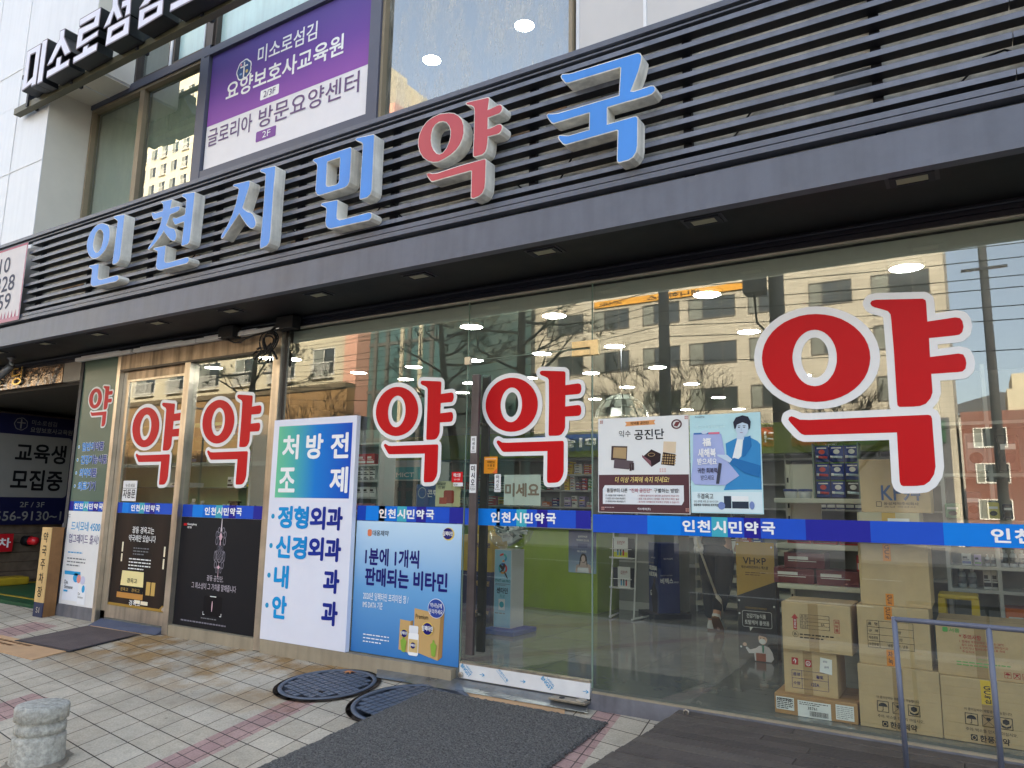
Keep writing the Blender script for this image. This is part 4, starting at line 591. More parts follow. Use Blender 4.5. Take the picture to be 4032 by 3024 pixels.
# white supplement poster
t, f1, f2 = poster('poster', 'white poster with blue headline and supplement carton on the narrow panel', 'poster', -8.83, -8.06, 0.125, 1.142, -0.009, WHTP)
BLU = ink(54, 160, 216); PUR = ink(84, 70, 130)
f2.text('드시모네 4500', -8.71, -8.13, 0.925, 1.03, BLU, 0.012); f2.text('업그레이드 출시!', -8.73, -8.14, 0.79, 0.89, PUR, 0.004); f2.lines(-8.72, -8.3, 0.675, 0.70, 1, BLU, seed=2); f2.lines(-8.72, -8.35, 0.53, 0.64, 3, GREYI, fill=0.35, seed=3); f2.text('C', -8.8, -8.75, 1.07, 1.105, GREYI, 0)
f1.rect(-8.74, -8.42, 0.17, 0.485, ink(232, 236, 244)); f1.rect(-8.74, -8.42, 0.445, 0.485, BLU, 2); f1.shape([ellipse(-8.5, 0.42, 0.06, 0.05)], BLU, 2); f1.shape([ellipse(-8.44, 0.41, 0.04, 0.045)], ink(232, 150, 138), 3); f1.shape([ellipse(-8.36, 0.4, 0.045, 0.045)], ink(206, 206, 230), 3)
f1.rect(-8.43, -8.28, 0.145, 0.36, ink(238, 240, 246), 3); f1.shape([ellipse(-8.33, 0.31, 0.03, 0.04)], BLU, 4); f2.text('De', -8.72, -8.65, 0.345, 0.385, BLK, 0.0, 5); f2.text('Simone', -8.71, -8.54, 0.295, 0.335, BLK, 0.0, 5); f2.text('De', -8.42, -8.38, 0.245, 0.27, BLK, 0, 5); f2.text('Simone', -8.42, -8.32, 0.21, 0.235, BLK, 0, 5); f2.rect(-8.72, -8.64, 0.26, 0.28, BLU, 5)
f1.build('picture', t); f2.build('lettering', t)
# sliding-door poster: black with gold carton
DBRN = grad('dark_brown_print', 0, -7.9, -6.84, [(0, (26, 22, 22)), (0.25, (52, 38, 30)), (0.5, (24, 20, 20)), (0.8, (48, 36, 30)), (1, (24, 22, 22))])
t, f1, f2 = poster('poster', 'black poster with a glowing gold carton on the sliding door', 'poster', -7.895, -6.835, 0.188, 1.138, 0.0045, DBRN)
GOLD = ink(206, 170, 96); GOLDL = ink(240, 224, 160); LITE = ink(250, 232, 200)
f2.text('광동 경옥고는', -7.55, -7.17, 0.935, 1.005, WHT, 0.012); f2.text('약국에만 있습니다', -7.60, -7.13, 0.85, 0.92, WHT, 0.012); f2.lines(-7.5, -7.23, 0.71, 0.80, 3, GREYI, fill=0.4, seed=4); f2.lines(-7.56, -7.18, 0.56, 0.69, 4, WHT, fill=0.35, seed=5)
f1.rect(-7.71, -7.685, 0.74, 0.84, LITE); f1.rect(-7.71, -7.685, 0.64, 0.72, LITE); f1.rect(-6.98, -6.955, 0.72, 0.82, LITE); f1.rect(-6.98, -6.955, 0.60, 0.7, LITE)
f1.shape([[(-7.68, 0.33), (-7.27, 0.32), (-7.28, 0.55), (-7.66, 0.55)]], GOLDL); f1.rect(-7.69, -7.27, 0.33, 0.40, BLK, 2); f1.rect(-7.72, -7.26, 0.275, 0.33, ink(196, 140, 70), 2); f1.rect(-7.22, -7.15, 0.33, 0.46, GOLD); f1.rect(-7.135, -7.07, 0.33, 0.46, GOLD); f1.rect(-7.4, -7.3, 0.235, 0.27, LITE); f1.rect(-7.29, -7.17, 0.23, 0.265, LITE)
f2.text('경옥고', -7.56, -7.38, 0.43, 0.48, BLK, 0.01, 3); f2.text('경옥고', -7.66, -7.52, 0.345, 0.38, GOLD, 0, 4); f2.text('경옥고', -7.46, -7.32, 0.345, 0.38, GOLD, 0, 4); f2.text('경옥고', -7.49, -7.29, 0.13 + 0.08, 0.19 + 0.075, WHT, 0.01)
f1.shape([[(-7.895, 0.188), (-6.835, 0.188), (-6.835, 0.25), (-6.93, 0.25), (-6.97, 0.215), (-7.895, 0.215)]], ink(164, 130, 58), 2); f2.text('광동', -6.93, -6.85, 0.2, 0.235, WHT, 0.0, 4)
f1.build('picture', t); f2.build('lettering', t)
# black ornament poster
t, f1, f2 = poster('poster', 'black poster with a shining silver ornament and small cube', 'poster', -6.725, -5.505, 0.1, 1.122, -0.004, ink(28, 28, 33))
SIL = ink(128, 124, 134); PNK = ink(246, 206, 218); DGR = ink(58, 55, 62)
cx, cz = -6.10, 0.82
f1.shape([ellipse(cx, cz - 0.02, 0.055, 0.09), ellipse(cx, cz - 0.02, 0.046, 0.08)], SIL); f1.shape([ellipse(cx, cz + 0.03, 0.055, 0.06)], DGR, 1)
for i in range(7):
    a = math.radians(i * 60); px_, pz_ = (cx, cz - 0.02) if i == 6 else (cx + 0.034 * math.cos(a), cz - 0.02 + 0.052 * math.sin(a)); f1.shape([ellipse(px_, pz_, 0.017, 0.024, 6)], SIL, 2); f1.shape([ellipse(px_, pz_, 0.012, 0.018, 6)], DGR, 3)
for s in (-1, 1):
    for k, (dx, dz, rx_, rz_) in enumerate(((0.055, 0.09, 0.02, 0.04), (0.06, 0.15, 0.018, 0.035), (0.03, 0.19, 0.02, 0.03), (0.065, -0.05, 0.016, 0.05), (0.05, -0.13, 0.02, 0.035), (0.03, -0.18, 0.012, 0.025))): f1.shape([ellipse(cx + s * dx, cz + dz, rx_, rz_, 16), ellipse(cx + s * dx, cz + dz, rx_ * 0.6, rz_ * 0.7, 16)], SIL, 2)
f1.shape([[(cx - 0.008, 1.0), (cx + 0.008, 1.0), (cx + 0.003, 1.12), (cx - 0.003, 1.12)], ], WHT, 3); f1.shape([[(cx - 0.05, cz + 0.13), (cx, cz + 0.135), (cx + 0.05, cz + 0.13), (cx, cz + 0.125)]], PNK, 4); f1.shape([[(cx - 0.006, cz + 0.05), (cx, cz + 0.3), (cx + 0.006, cz + 0.05)]], PNK, 4); f1.shape([ellipse(cx, cz - 0.15, 0.016, 0.016)], PNK, 4); f1.shape([[(cx - 0.003, cz - 0.24), (cx, cz - 0.06), (cx + 0.003, cz - 0.24)]], PNK, 4); f1.shape([[(cx - 0.04, cz - 0.15), (cx, cz - 0.145), (cx + 0.04, cz - 0.15), (cx, cz - 0.155)]], PNK, 4); f1.shape([ellipse(cx, cz + 0.13, 0.02, 0.035)], PNK, 4)
SIL2 = ink(200, 190, 200); f2.text('광동 공진단,', -6.26, -6.02, 0.535, 0.59, SIL2, 0.0); f2.text('그 희소성이 그 가치를 말해줍니다', -6.48, -5.83, 0.455, 0.515, SIL2, 0.0); f2.text('광동', -6.62, -6.55, 1.015, 1.035, WHT, 0.01); f2.text('Kwangdong', -6.62, -6.48, 1.04, 1.066, WHT, 0.02); f2.rect(-6.68, -6.63, 1.04, 1.062, RED, 2)
f1.shape([rrect(-6.28, -6.01, 0.22, 0.4, 0.02)], ink(18, 17, 22)); f1.rect(-6.19, -6.1, 0.395, 0.402, WHT, 2)
for s_, u_ in ((-6.28, 1), (-6.01, -1)): f1.rect(min(s_, s_ + u_ * 0.025), max(s_, s_ + u_ * 0.025), 0.225, 0.232, WHT, 2); f1.rect(min(s_, s_ + u_ * 0.006), max(s_, s_ + u_ * 0.006), 0.225, 0.255, WHT, 2)
f1.shape([ellipse(-6.15, 0.31, 0.006, 0.05, 12)], PNK, 3); f2.lines(-6.3, -5.98, 0.185, 0.205, 1, GREYI, seed=9); f2.lines(-6.6, -5.64, 0.14, 0.162, 1, SIL, fill=0.6, seed=6)
f1.build('picture', t); f2.build('lettering', t)
# prescription panel: white board
t, f1, f2 = poster('sign_board', 'tall white board listing clinics under a blue-green block', 'sign', -5.40, -4.385, 0.108, 2.02, -0.062, mat('white_board', C8(226, 228, 240), 0.4, var=0.04, scale=2), 0.045)
f1.rect(-5.33, -4.43, 1.325, 1.96, grad('green_blue_print', 0, -5.33, -4.43, [(0, (112, 198, 152)), (0.22, (84, 180, 170)), (0.55, (26, 124, 208)), (1, (26, 78, 188))]))
for ch, x, z in (('처', -5.27, 1.66), ('방', -4.97, 1.66), ('전', -4.67, 1.66), ('조', -5.29, 1.37), ('제', -4.66, 1.37)): f2.text(ch, x, x + 0.21, z, z + 0.22, WHT, 0.04)
TWO = grad('blue_to_navy_print', 0, -5.25, -4.45, [(0, (24, 150, 214)), (0.42, (24, 140, 210)), (0.5, (28, 50, 150)), (1, (28, 40, 130))])
for i, (s, full) in enumerate((('정형외과', 1), ('신경외과', 1), ('내과', 0), ('안과', 0))):
    z = 1.06 - i * 0.255; f1.shape([ellipse(-5.335, z + 0.1, 0.022, 0.022, 20)], CY, 1)
    for j, ch in enumerate(s):
        x = -5.27 + (j if full else j * 3) * 0.2; f2.text(ch, x, x + 0.185, z, z + 0.195, TWO, 0.052)
f1.build('print', t); f2.build('lettering', t)
# light blue vitamin poster
t, f1, f2 = poster('poster', 'light blue vitamin poster with gold cartons and white bottle', 'poster', -4.38, -3.31, 0.115, 1.146, -0.0055, grad('sky_blue_print', 2, 0.1, 1.15, [(0, (58, 120, 186)), (0.5, (110, 166, 214)), (1, (196, 222, 240))]))
NV = ink(34, 30, 110); KRAFT = ink(200, 164, 108); KRAFTD = ink(160, 124, 74)
f2.text('1분에 1개씩', -4.27, -3.71, 0.795, 0.935, NV, 0.045, 1, ); f2.text('판매되는 비타민', -4.26, -3.43, 0.635, 0.78, NV, 0.045); f2.text('2020년 임팩타민 프리미엄 정 /', -4.27, -3.80, 0.525, 0.585, WHT, 0.008); f2.text('IMS DATA 기준', -4.27, -4.06, 0.46, 0.515, WHT, 0.008); f2.text('대웅제약', -4.20, -4.03, 1.03, 1.075, ink(60, 60, 70), 0.01); f2.lines(-4.25, -3.98, 0.19, 0.27, 3, WHT, fill=0.3, seed=8)
f1.shape([rrect(-4.255, -4.21, 1.025, 1.08, 0.015)], ink(226, 128, 90)); f1.shape([ellipse(-3.435, 1.07, 0.055, 0.048)], ink(226, 200, 90)); f1.shape([ellipse(-3.44, 1.072, 0.047, 0.042)], NV, 2); f2.text('임팩타민', -3.485, -3.39, 1.055, 1.09, WHT, 0.03, 4)
f1.shape([[(-3.735, 0.185), (-3.50, 0.14), (-3.485, 0.475), (-3.735, 0.50)]], KRAFT, 2); f1.shape([[(-3.50, 0.14), (-3.46, 0.17), (-3.45, 0.49), (-3.485, 0.475)]], KRAFTD, 2); f1.shape([[(-3.88, 0.18), (-3.78, 0.165), (-3.77, 0.40), (-3.875, 0.405)]], KRAFT, 2); f1.shape([[(-3.78, 0.165), (-3.75, 0.19), (-3.745, 0.41), (-3.77, 0.40)]], KRAFTD, 2)
f1.shape([rrect(-3.785, -3.685, 0.15, 0.32, 0.02)], WHT, 4); f1.shape([rrect(-3.78, -3.69, 0.315, 0.37, 0.01)], ink(228, 230, 232), 5); f1.rect(-3.78, -3.69, 0.175, 0.27, ink(214, 186, 130), 5)
for cx_, cz_, r_ in ((-3.60, 0.36, 0.055), (-3.825, 0.305, 0.036), (-3.735, 0.225, 0.03)): f1.shape([ellipse(cx_, cz_, r_, r_ * 0.9)], ink(226, 200, 90), 6); f1.shape([ellipse(cx_, cz_, r_ * 0.86, r_ * 0.78)], NV, 7); f2.text('임팩타민', cx_ - r_ * 0.95, cx_ + r_ * 0.95, cz_ - r_ * 0.3, cz_ + r_ * 0.4, WHT, 0.03, 9)
for cx_ in (-3.54, -3.83): f1.shape([[(cx_ - 0.015, 0.17), (cx_ + 0.018, 0.165), (cx_ + 0.03, 0.25), (cx_ + 0.008, 0.265), (cx_ + 0.006, 0.285), (cx_ - 0.008, 0.285), (cx_ - 0.01, 0.265), (cx_ - 0.03, 0.25)]], ink(140, 176, 70), 6)
f1.shape([ellipse(-3.525, 0.515, 0.078, 0.072)], WHT, 6); f1.shape([ellipse(-3.525, 0.515, 0.074, 0.068)], ink(52, 74, 156), 7); f2.text('약사님께', -3.58, -3.47, 0.52, 0.555, WHT, 0.005, 9); f2.text('문의하세요', -3.59, -3.46, 0.475, 0.51, WHT, 0.005, 9); f2.text('Premium', -3.72, -3.6, 0.425, 0.46, BLK, 0.0, 4)
f1.build('picture', t); f2.build('lettering', t)
# herbal poster (white above, maroon below)
t, f1, f2 = poster('poster', 'white and maroon poster showing opened gift boxes of pills', 'poster', -2.185, -1.545, 1.258, 1.893, -0.004, mat('poster_paper', C8(226, 228, 226), 0.35, var=0.03))
MAR = ink(92, 62, 66); ORG = ink(224, 160, 104)
f1.rect(-2.18, -1.55, 1.262, 1.51, MAR); f1.shape([[(-2.15, 1.33), (-2.15, 1.415), (-2.135, 1.44), (-1.585, 1.44), (-1.585, 1.34), (-1.60, 1.315), (-2.15, 1.315)]], ink(226, 230, 232), 2); f1.shape([[(-1.985, 1.835), (-1.77, 1.84), (-1.78, 1.855), (-1.77, 1.87), (-1.985, 1.865), (-1.975, 1.85)]], ORG, 1)
f2.text('의약품 공진단', -1.945, -1.815, 1.842, 1.863, BLK, 0.01, 3); f2.text('익수', -2.03, -1.945, 1.762, 1.807, BLK, 0.0); f2.text('공진단', -1.92, -1.71, 1.74, 1.81, BLK, 0.02); f2.text('더 이상 가짜에 속지 마세요!', -2.06, -1.68, 1.458, 1.496, ink(244, 220, 140), 0.012, 3, 0.2)
f2.text('품질부터 다른', -2.12, -1.97, 1.392, 1.42, BLK, 0.02, 4); f2.text('“진짜 공진단”', -1.955, -1.80, 1.392, 1.42, ink(160, 50, 70), 0.02, 4); f2.text('구별하는 방법!', -1.785, -1.615, 1.392, 1.42, BLK, 0.02, 4)
for i, (a_, b_) in enumerate((('① 사향을 정량 사용하는가', '- 사향이 들어있지 않다면 공진단이 아닙니다'), ('② 공진단 공정 과정이 확실한가', '- 원료 시험 성적서 / 완제품 시험 성적서 확인 필수'), ('③ 제약회사에서 제조하였는가', '- 공진단은 의약품으로 약국에서 구입할 수 있습니다'))): z = 1.366 - i * 0.02; f2.text(a_, -2.13, -1.985, z, z + 0.013, BLK, 0.01, 4); f2.text(b_, -1.90, -1.615, z, z + 0.013, ink(160, 70, 84), 0.01, 4)
f2.text('익수제약(주)', -1.90, -1.81, 1.276, 1.294, WHT, 0.02, 3); f2.lines(-2.15, -2.03, 1.288, 1.298, 1, ink(190, 170, 170), seed=3)
f1.shape([ellipse(-1.625, 1.835, 0.036, 0.032), ellipse(-1.625, 1.835, 0.026, 0.023)], MAR, 2); f1.shape([[(-1.645, 1.825), (-1.63, 1.85), (-1.6, 1.85), (-1.62, 1.818)]], ink(120, 70, 70), 2)
BRN = ink(74, 60, 62); TAN = ink(176, 150, 110)
f1.shape([[(-2.09, 1.61), (-1.975, 1.60), (-1.97, 1.70), (-2.085, 1.705)]], BRN); f1.shape([[(-2.075, 1.625), (-1.98, 1.615), (-1.975, 1.69), (-2.07, 1.695)]], TAN, 2); f1.shape([[(-2.07, 1.555), (-1.96, 1.545), (-1.925, 1.60), (-2.065, 1.615)]], ink(96, 84, 88), 2); f1.rect(-1.955, -1.94, 1.535, 1.585, BRN, 3); f1.rect(-1.938, -1.923, 1.54, 1.59, BRN, 3)
f1.shape([[(-1.865, 1.625), (-1.80, 1.56), (-1.74, 1.595), (-1.735, 1.645), (-1.80, 1.675)]], ink(52, 40, 44)); f1.shape([[(-1.865, 1.625), (-1.80, 1.56), (-1.805, 1.60), (-1.865, 1.64)]], ink(130, 90, 96), 2); f1.shape([ellipse(-1.80, 1.64, 0.025, 0.012), ellipse(-1.80, 1.64, 0.021, 0.009)], TAN, 2)
f1.shape([[(-1.735, 1.575), (-1.645, 1.565), (-1.635, 1.64), (-1.72, 1.655)]], ink(60, 46, 40)); f1.shape([[(-1.72, 1.655), (-1.635, 1.645), (-1.63, 1.72), (-1.715, 1.725)]], ink(220, 200, 170))
for i in range(4):
    for j in range(6): f1.shape([ellipse(-1.725 + j * 0.0165 + i * 0.002, 1.585 + i * 0.017 - j * 0.001, 0.006, 0.006, 10)], TAN, 2)
for i in range(6): f1.shape([ellipse(-1.74 + (i % 3) * 0.016, 1.545 - (i // 3) * 0.014, 0.006, 0.006, 10)], ink(214, 184, 180))
for xx, zz in ((-2.17, 1.86), (-1.57, 1.865), (-2.16, 1.275), (-1.575, 1.275)):
    for i in range(2):
        for j in range(2): f1.rect(xx + i * 0.012, xx + i * 0.012 + 0.009, zz + j * 0.012, zz + j * 0.012 + 0.009, ink(190, 140, 130), 3)
f1.build('picture', t); f2.build('lettering', t)
# pale blue new-year poster with a man in a blue jacket
t, f1, f2 = poster('poster', 'pale aqua poster with a smiling man in a blue jacket presenting a scroll', 'poster', -1.538, -1.092, 1.268, 1.888, -0.0045, ink(186, 222, 226))
SKIN = ink(196, 214, 230); HAIR = ink(46, 48, 62); JKT = ink(62, 140, 196); JKD = ink(44, 112, 172); LAV = ink(168, 180, 222)
f1.rect(-1.532, -1.098, 1.275, 1.40, ink(214, 232, 234)); f1.shape([[(-1.235, 1.415), (-1.10, 1.415), (-1.098, 1.69), (-1.115, 1.71), (-1.17, 1.74), (-1.235, 1.735), (-1.31, 1.70), (-1.305, 1.58), (-1.27, 1.55), (-1.33, 1.41)]], JKT, 1)
f1.shape([[(-1.27, 1.61), (-1.235, 1.735), (-1.20, 1.725), (-1.215, 1.62), (-1.25, 1.585)]], ink(232, 236, 234), 2); f1.shape([[(-1.195, 1.73), (-1.155, 1.745), (-1.15, 1.68), (-1.19, 1.62), (-1.21, 1.61)]], JKD, 3); f1.shape([[(-1.24, 1.725), (-1.195, 1.72), (-1.19, 1.77), (-1.235, 1.765)]], SKIN, 3); f1.shape([ellipse(-1.205, 1.795, 0.040, 0.056)], SKIN, 4)
f1.shape([[(-1.252, 1.79), (-1.258, 1.83), (-1.24, 1.86), (-1.20, 1.872), (-1.165, 1.862), (-1.15, 1.83), (-1.155, 1.79), (-1.165, 1.78), (-1.168, 1.815), (-1.20, 1.828), (-1.235, 1.815), (-1.243, 1.79)]], HAIR, 5)
for s in (-1, 1): f1.shape([ellipse(-1.207 + s * 0.016, 1.797, 0.007, 0.0028, 12)], HAIR, 6); f1.rect(-1.207 + s * 0.016 - 0.009, -1.207 + s * 0.016 + 0.009, 1.805, 1.808, HAIR, 6)
f1.shape([ellipse(-1.209, 1.764, 0.010, 0.0025, 12)], ink(150, 130, 150), 6); f1.rect(-1.2095, -1.2065, 1.775, 1.79, ink(168, 186, 206), 6)
f1.shape([[(-1.51, 1.445), (-1.32, 1.44), (-1.23, 1.50), (-1.31, 1.60), (-1.335, 1.76), (-1.515, 1.77), (-1.52, 1.6), (-1.535, 1.48)]], LAV, 4); f1.rect(-1.51, -1.345, 1.762, 1.772, ink(60, 110, 180), 5); f1.rect(-1.415, -1.345, 1.761, 1.773, ink(226, 120, 140), 6)
f1.shape([ellipse(-1.44, 1.775, 0.022, 0.012)], SKIN, 7); f1.shape([[(-1.365, 1.632), (-1.30, 1.628), (-1.27, 1.60), (-1.285, 1.58), (-1.32, 1.60), (-1.36, 1.622)]], SKIN, 7); f1.shape([[(-1.29, 1.585), (-1.26, 1.61), (-1.10, 1.56), (-1.11, 1.49), (-1.20, 1.515)]], JKD, 5)
f1.shape([[(-1.375, 1.45), (-1.355, 1.45), (-1.335, 1.575), (-1.355, 1.58)]], ink(70, 72, 84), 7)
f2.text('福', -1.455, -1.40, 1.685, 1.738, WHT, 0.04, 8); f2.text('새해복', -1.485, -1.37, 1.615, 1.672, WHT, 0.045, 8); f2.text('받으세요', -1.49, -1.365, 1.568, 1.61, WHT, 0.03, 8); f2.text('귀한 회복력', -1.49, -1.365, 1.515, 1.55, ink(70, 66, 90), 0.03, 8); f2.text('받으세요', -1.47, -1.385, 1.472, 1.505, ink(70, 66, 90), 0.0, 8)
f2.text('경옥고', -1.475, -1.395, 1.355, 1.39, BLK, 0.01, 3); f2.text('광동', -1.495, -1.48, 1.36, 1.39, BLK, 0.0, 3); f2.text('인삼, 생지황, 복령, 꿀 120시간 중숙', -1.52, -1.365, 1.333, 1.347, BLK, 0.0, 3); f2.text('병중병후 육체피로 회복력엔', -1.52, -1.365, 1.31, 1.327, BLK, 0.02, 3); f2.text('Kwangdong', -1.50, -1.44, 1.868, 1.88, BLK, 0.01, 3); f2.text('새나넘과 동행하는 교회', -1.5, -1.31, 1.80, 1.82, ink(206, 234, 236), 0.02, 1)
f1.rect(-1.33, -1.285, 1.30, 1.375, ink(50, 60, 74), 2); f1.rect(-1.28, -1.18, 1.345, 1.375, ink(236, 238, 236), 2); f1.rect(-1.28, -1.18, 1.30, 1.342, ink(50, 60, 74), 2); f1.shape([ellipse(-1.345, 1.315, 0.022, 0.024)], ink(120, 140, 190), 3); f1.shape([ellipse(-1.16, 1.32, 0.015, 0.024)], ink(120, 140, 190), 3)
f1.build('picture', t); f2.build('lettering', t)
# small stickers and papers
t, f1, f2 = poster('sticker', 'orange rounded membership sticker on the swing door', 'sticker', -3.125, -3.005, 1.525, 1.65, 0.002 - 0.008, ink(232, 150, 44)); f2.text('치매안심', -3.095, -3.03, 1.60, 1.62, BLK, 0.02); f2.text('가 맹 점', -3.095, -3.03, 1.575, 1.593, BLK, 0.02); f1.shape([[(-3.05, 1.527), (-3.007, 1.527), (-3.007, 1.565)]], ink(226, 106, 60)); f2.text('인천시민약국', -3.09, -3.035, 1.555, 1.565, BLK, 0); f2.rect(-3.115, -3.015, 1.632, 1.635, WHT); f1.build('print', t); f2.build('lettering', t)
t, f1, f2 = poster('paper_notice', 'white paper with brown word taped inside the swing door', 'notice', -2.95, -2.64, 1.295, 1.515, 0.004, mat('thin_paper', C8(206, 214, 206), 0.6, var=0.05)); BRW = ink(146, 126, 112); f2.text('미세요', -2.94, -2.65, 1.355, 1.455, BRW, 0.045); f2.build('lettering', t)
t, f1, f2 = poster('sticker', 'small white push sticker on the glass beside the orange sticker', 'sticker', -3.03, -2.975, 1.39, 1.52, -0.003, WHTP); f2.vtext('미시오', -3.0025, 0.024, 1.42, 1.515, BLK, 0.02); f2.text('PUSH', -3.022, -2.983, 1.402, 1.413, BLK, 0.0); f2.build('lettering', t)
t, f1, f2 = poster('sticker', 'larger white push sticker on the steel pull', 'sticker', -3.197, -3.138, 1.38, 1.59, -0.086, WHTP); f2.vtext('미시오', -3.167, 0.034, 1.432, 1.585, BLK, 0.03); f2.text('PUSH', -3.19, -3.145, 1.398, 1.418, BLK, 0); f2.rect(-3.192, -3.143, 1.424, 1.426, BLK); f2.build('lettering', t)
t, f1, f2 = poster('sticker', 'upper white sticker on the steel pull with three stacked syllables', 'sticker', -3.195, -3.145, 1.675, 1.80, -0.086, WHTP); f2.vtext('미세요', -3.17, 0.022, 1.70, 1.79, BLK, 0.02); f2.text('PUSH', -3.185, -3.155, 1.682, 1.692, BLK, 0); f2.build('lettering', t)
t, f1, f2 = poster('sticker', 'red security firm sticker with white tag near the glass joint', 'sticker', -3.425, -3.32, 1.46, 1.54, -0.003, ink(206, 32, 40)); f2.text('에스원', -3.405, -3.34, 1.50, 1.53, WHT, 0.03); f2.text('CCTV 작동중', -3.40, -3.345, 1.475, 1.488, WHT, 0.0); f1.rect(-3.405, -3.315, 1.43, 1.458, WHTP); f2.text('SECOM', -3.40, -3.365, 1.435, 1.45, BLK, 0.02, 3); f1.build('print', t); f2.build('lettering', t)
t, f1, f2 = poster('paper_notice', 'white automatic-door notice on the sliding door', 'notice', -7.80, -7.545, 1.265, 1.48, 0.003, WHTP); f2.text('누르세요', -7.75, -7.58, 1.41, 1.45, BLK, 0.0); f2.text('자동문', -7.785, -7.56, 1.295, 1.39, BLK, 0.02); f2.rect(-7.79, -7.55, 1.398, 1.402, BLK); f2.build('lettering', t)
# purple window sign upstairs
PG = grad('purple_print', 2, 5.3, 6.2, [(0, (150, 92, 172)), (0.45, (112, 78, 158)), (1, (88, 78, 146))])
t, f1, f2 = poster('window_sign', 'purple and white training centre sign in the upstairs window', 'sign', -6.89, -4.51, 4.805, 6.165, 0.0, mat('white_sign_film', C8(228, 226, 228), 0.35, var=0.03), 0.02)
f1.rect(-6.89, -4.51, 5.32, 6.165, PG)
GP = ink(118, 96, 132)
f2.text('미소로섬김', -6.12, -5.24, 5.82, 6.02, WHT, 0.022, 3); f2.text('요양보호사교육원', -6.60, -4.86, 5.535, 5.755, WHT, 0.026, 3); f1.shape([rrect(-6.03, -5.75, 5.385, 5.495, 0.015)], WHT, 2); f2.text('2/3F', -5.98, -5.80, 5.405, 5.475, GP, 0.005, 4)
f2.text('글로리아', -6.85, -6.13, 5.07, 5.28, GP, 0.012, 3); f2.text('방문요양센터', -6.03, -4.63, 5.07, 5.29, GP, 0.012, 3); f1.shape([rrect(-6.05, -5.75, 4.925, 5.04, 0.015)], ink(140, 92, 160), 2); f2.text('2F', -5.95, -5.83, 4.95, 5.02, WHT, 0.01, 4)
def cloud(cx, cz, r, o_=0.0):
    P = []
    for i in range(48): a = 2 * math.pi * i / 48; P.append((cx + (r + o_ + r * 0.09 * abs(math.sin(a * 3.5))) * math.cos(a), cz + (r + o_ + r * 0.09 * abs(math.sin(a * 3.5))) * math.sin(a)))
    return P
f1.shape([cloud(-6.33, 5.83, 0.115)], WHT, 2); f1.shape([cloud(-6.33, 5.83, 0.10)], ink(70, 92, 142), 3); f1.rect(-6.338, -6.318, 5.74, 5.92, WHT, 4); f1.rect(-6.39, -6.27, 5.86, 5.878, WHT, 4); f1.shape([ellipse(-6.38, 5.9, 0.016, 0.016, 12)], ink(214, 150, 170), 4); f1.shape([ellipse(-6.28, 5.80, 0.02, 0.02, 12)], ink(214, 196, 130), 4); f1.shape([ellipse(-6.375, 5.79, 0.022, 0.012, 12)], ink(150, 180, 220), 4)
f1.build('print', t); f2.build('lettering', t)
# phone-number banner on the slats, far left
t, f1, f2 = poster('banner', 'white cloth banner with pink border and large grey digits at the slats', 'banner', -10.9, -8.893, 3.231, 4.122, -0.735, mat('banner_cloth', C8(224, 218, 216), 0.7, var=0.06), 0.004)
PK = ink(190, 110, 128); DG = ink(72, 74, 92); f1.rect(-10.9, -8.893, 4.102, 4.122, PK); f1.rect(-8.911, -8.893, 3.231, 4.102, PK); f1.rect(-10.9, -8.913, 3.231, 3.275, ink(206, 150, 160))
for i in range(24): f1.shape([[(-10.8 + i * 0.078, 3.275), (-10.76 + i * 0.078, 3.275), (-10.78 + i * 0.078, 3.36)]], PK, 2)
for s, z, xr in (('010', 3.83, -9.245), ('6328', 3.60, -9.09), ('5459', 3.385, -9.13)): f2.text(s, xr - len(s) * 0.15, xr, z, z + 0.19, DG, 0.02)
f1.build('print', t); f2.build('lettering', t)
# ------------------------------------------------------------------ inside the shop
for i, (x, y) in enumerate([(-0.26, 0.18), (-1.46, 0.18), (-2.65, 0.20), (-3.42, 0.20), (-1.49, 1.40), (-2.69, 1.42), (-3.44, 1.41), (-4.22, 1.40), (-5.01, 1.41), (-5.8, 1.41), (-7.05, 0.45), (-5.86, 0.5), (-6.04, 0.35), (-2.72, 2.57), (-3.48, 2.57), (-4.25, 2.56), (-5.07, 2.55), (-5.6, 1.99), (-5.6, 3.14), (-2.74, 3.74), (-3.51, 3.64), (-2.78, 4.94), (-3.55, 5.97), (-2.85, 6.19), (-4.3, 4.4), (-1.5, 3.7)]):
    dist = ['closest to the glass', 'second row from the glass', 'third row from the glass', 'deep in the shop', 'at the very back'][0 if y < 0.5 else 1 if y < 1.7 else 2 if y < 2.9 else 3 if y < 4.5 else 4]
    xo = sorted([q for q in (-0.26, -1.46, -2.65, -3.42, -4.22, -5.01, -5.8, -7.05)], key=lambda q: abs(q - x))[0]
    side = {-0.26: 'above the cardboard stacks', -1.46: 'above the black and gold display stand', -2.65: 'right of the swing door', -3.42: 'above the swing door', -4.22: 'above the glass bowl stand', -5.01: 'above the tall white clinic board', -5.8: 'behind the fixed dark poster', -7.05: 'behind the sliding door'}[xo]
    ceiling_lamp(x, y, 2.752, 0.098, 'lit ceiling lamp %s, %s' % (dist, side), 'lit shop ceiling lamps')
SHW = mat('white_shelf_laminate', (0.50, 0.51, 0.48), 0.45, var=0.06); SHD = mat('grey_shelf_back', (0.26, 0.27, 0.25), 0.7, var=0.1); SHM = mat('cream_shelf_metal', C8(206, 204, 184), 0.4, var=0.08)
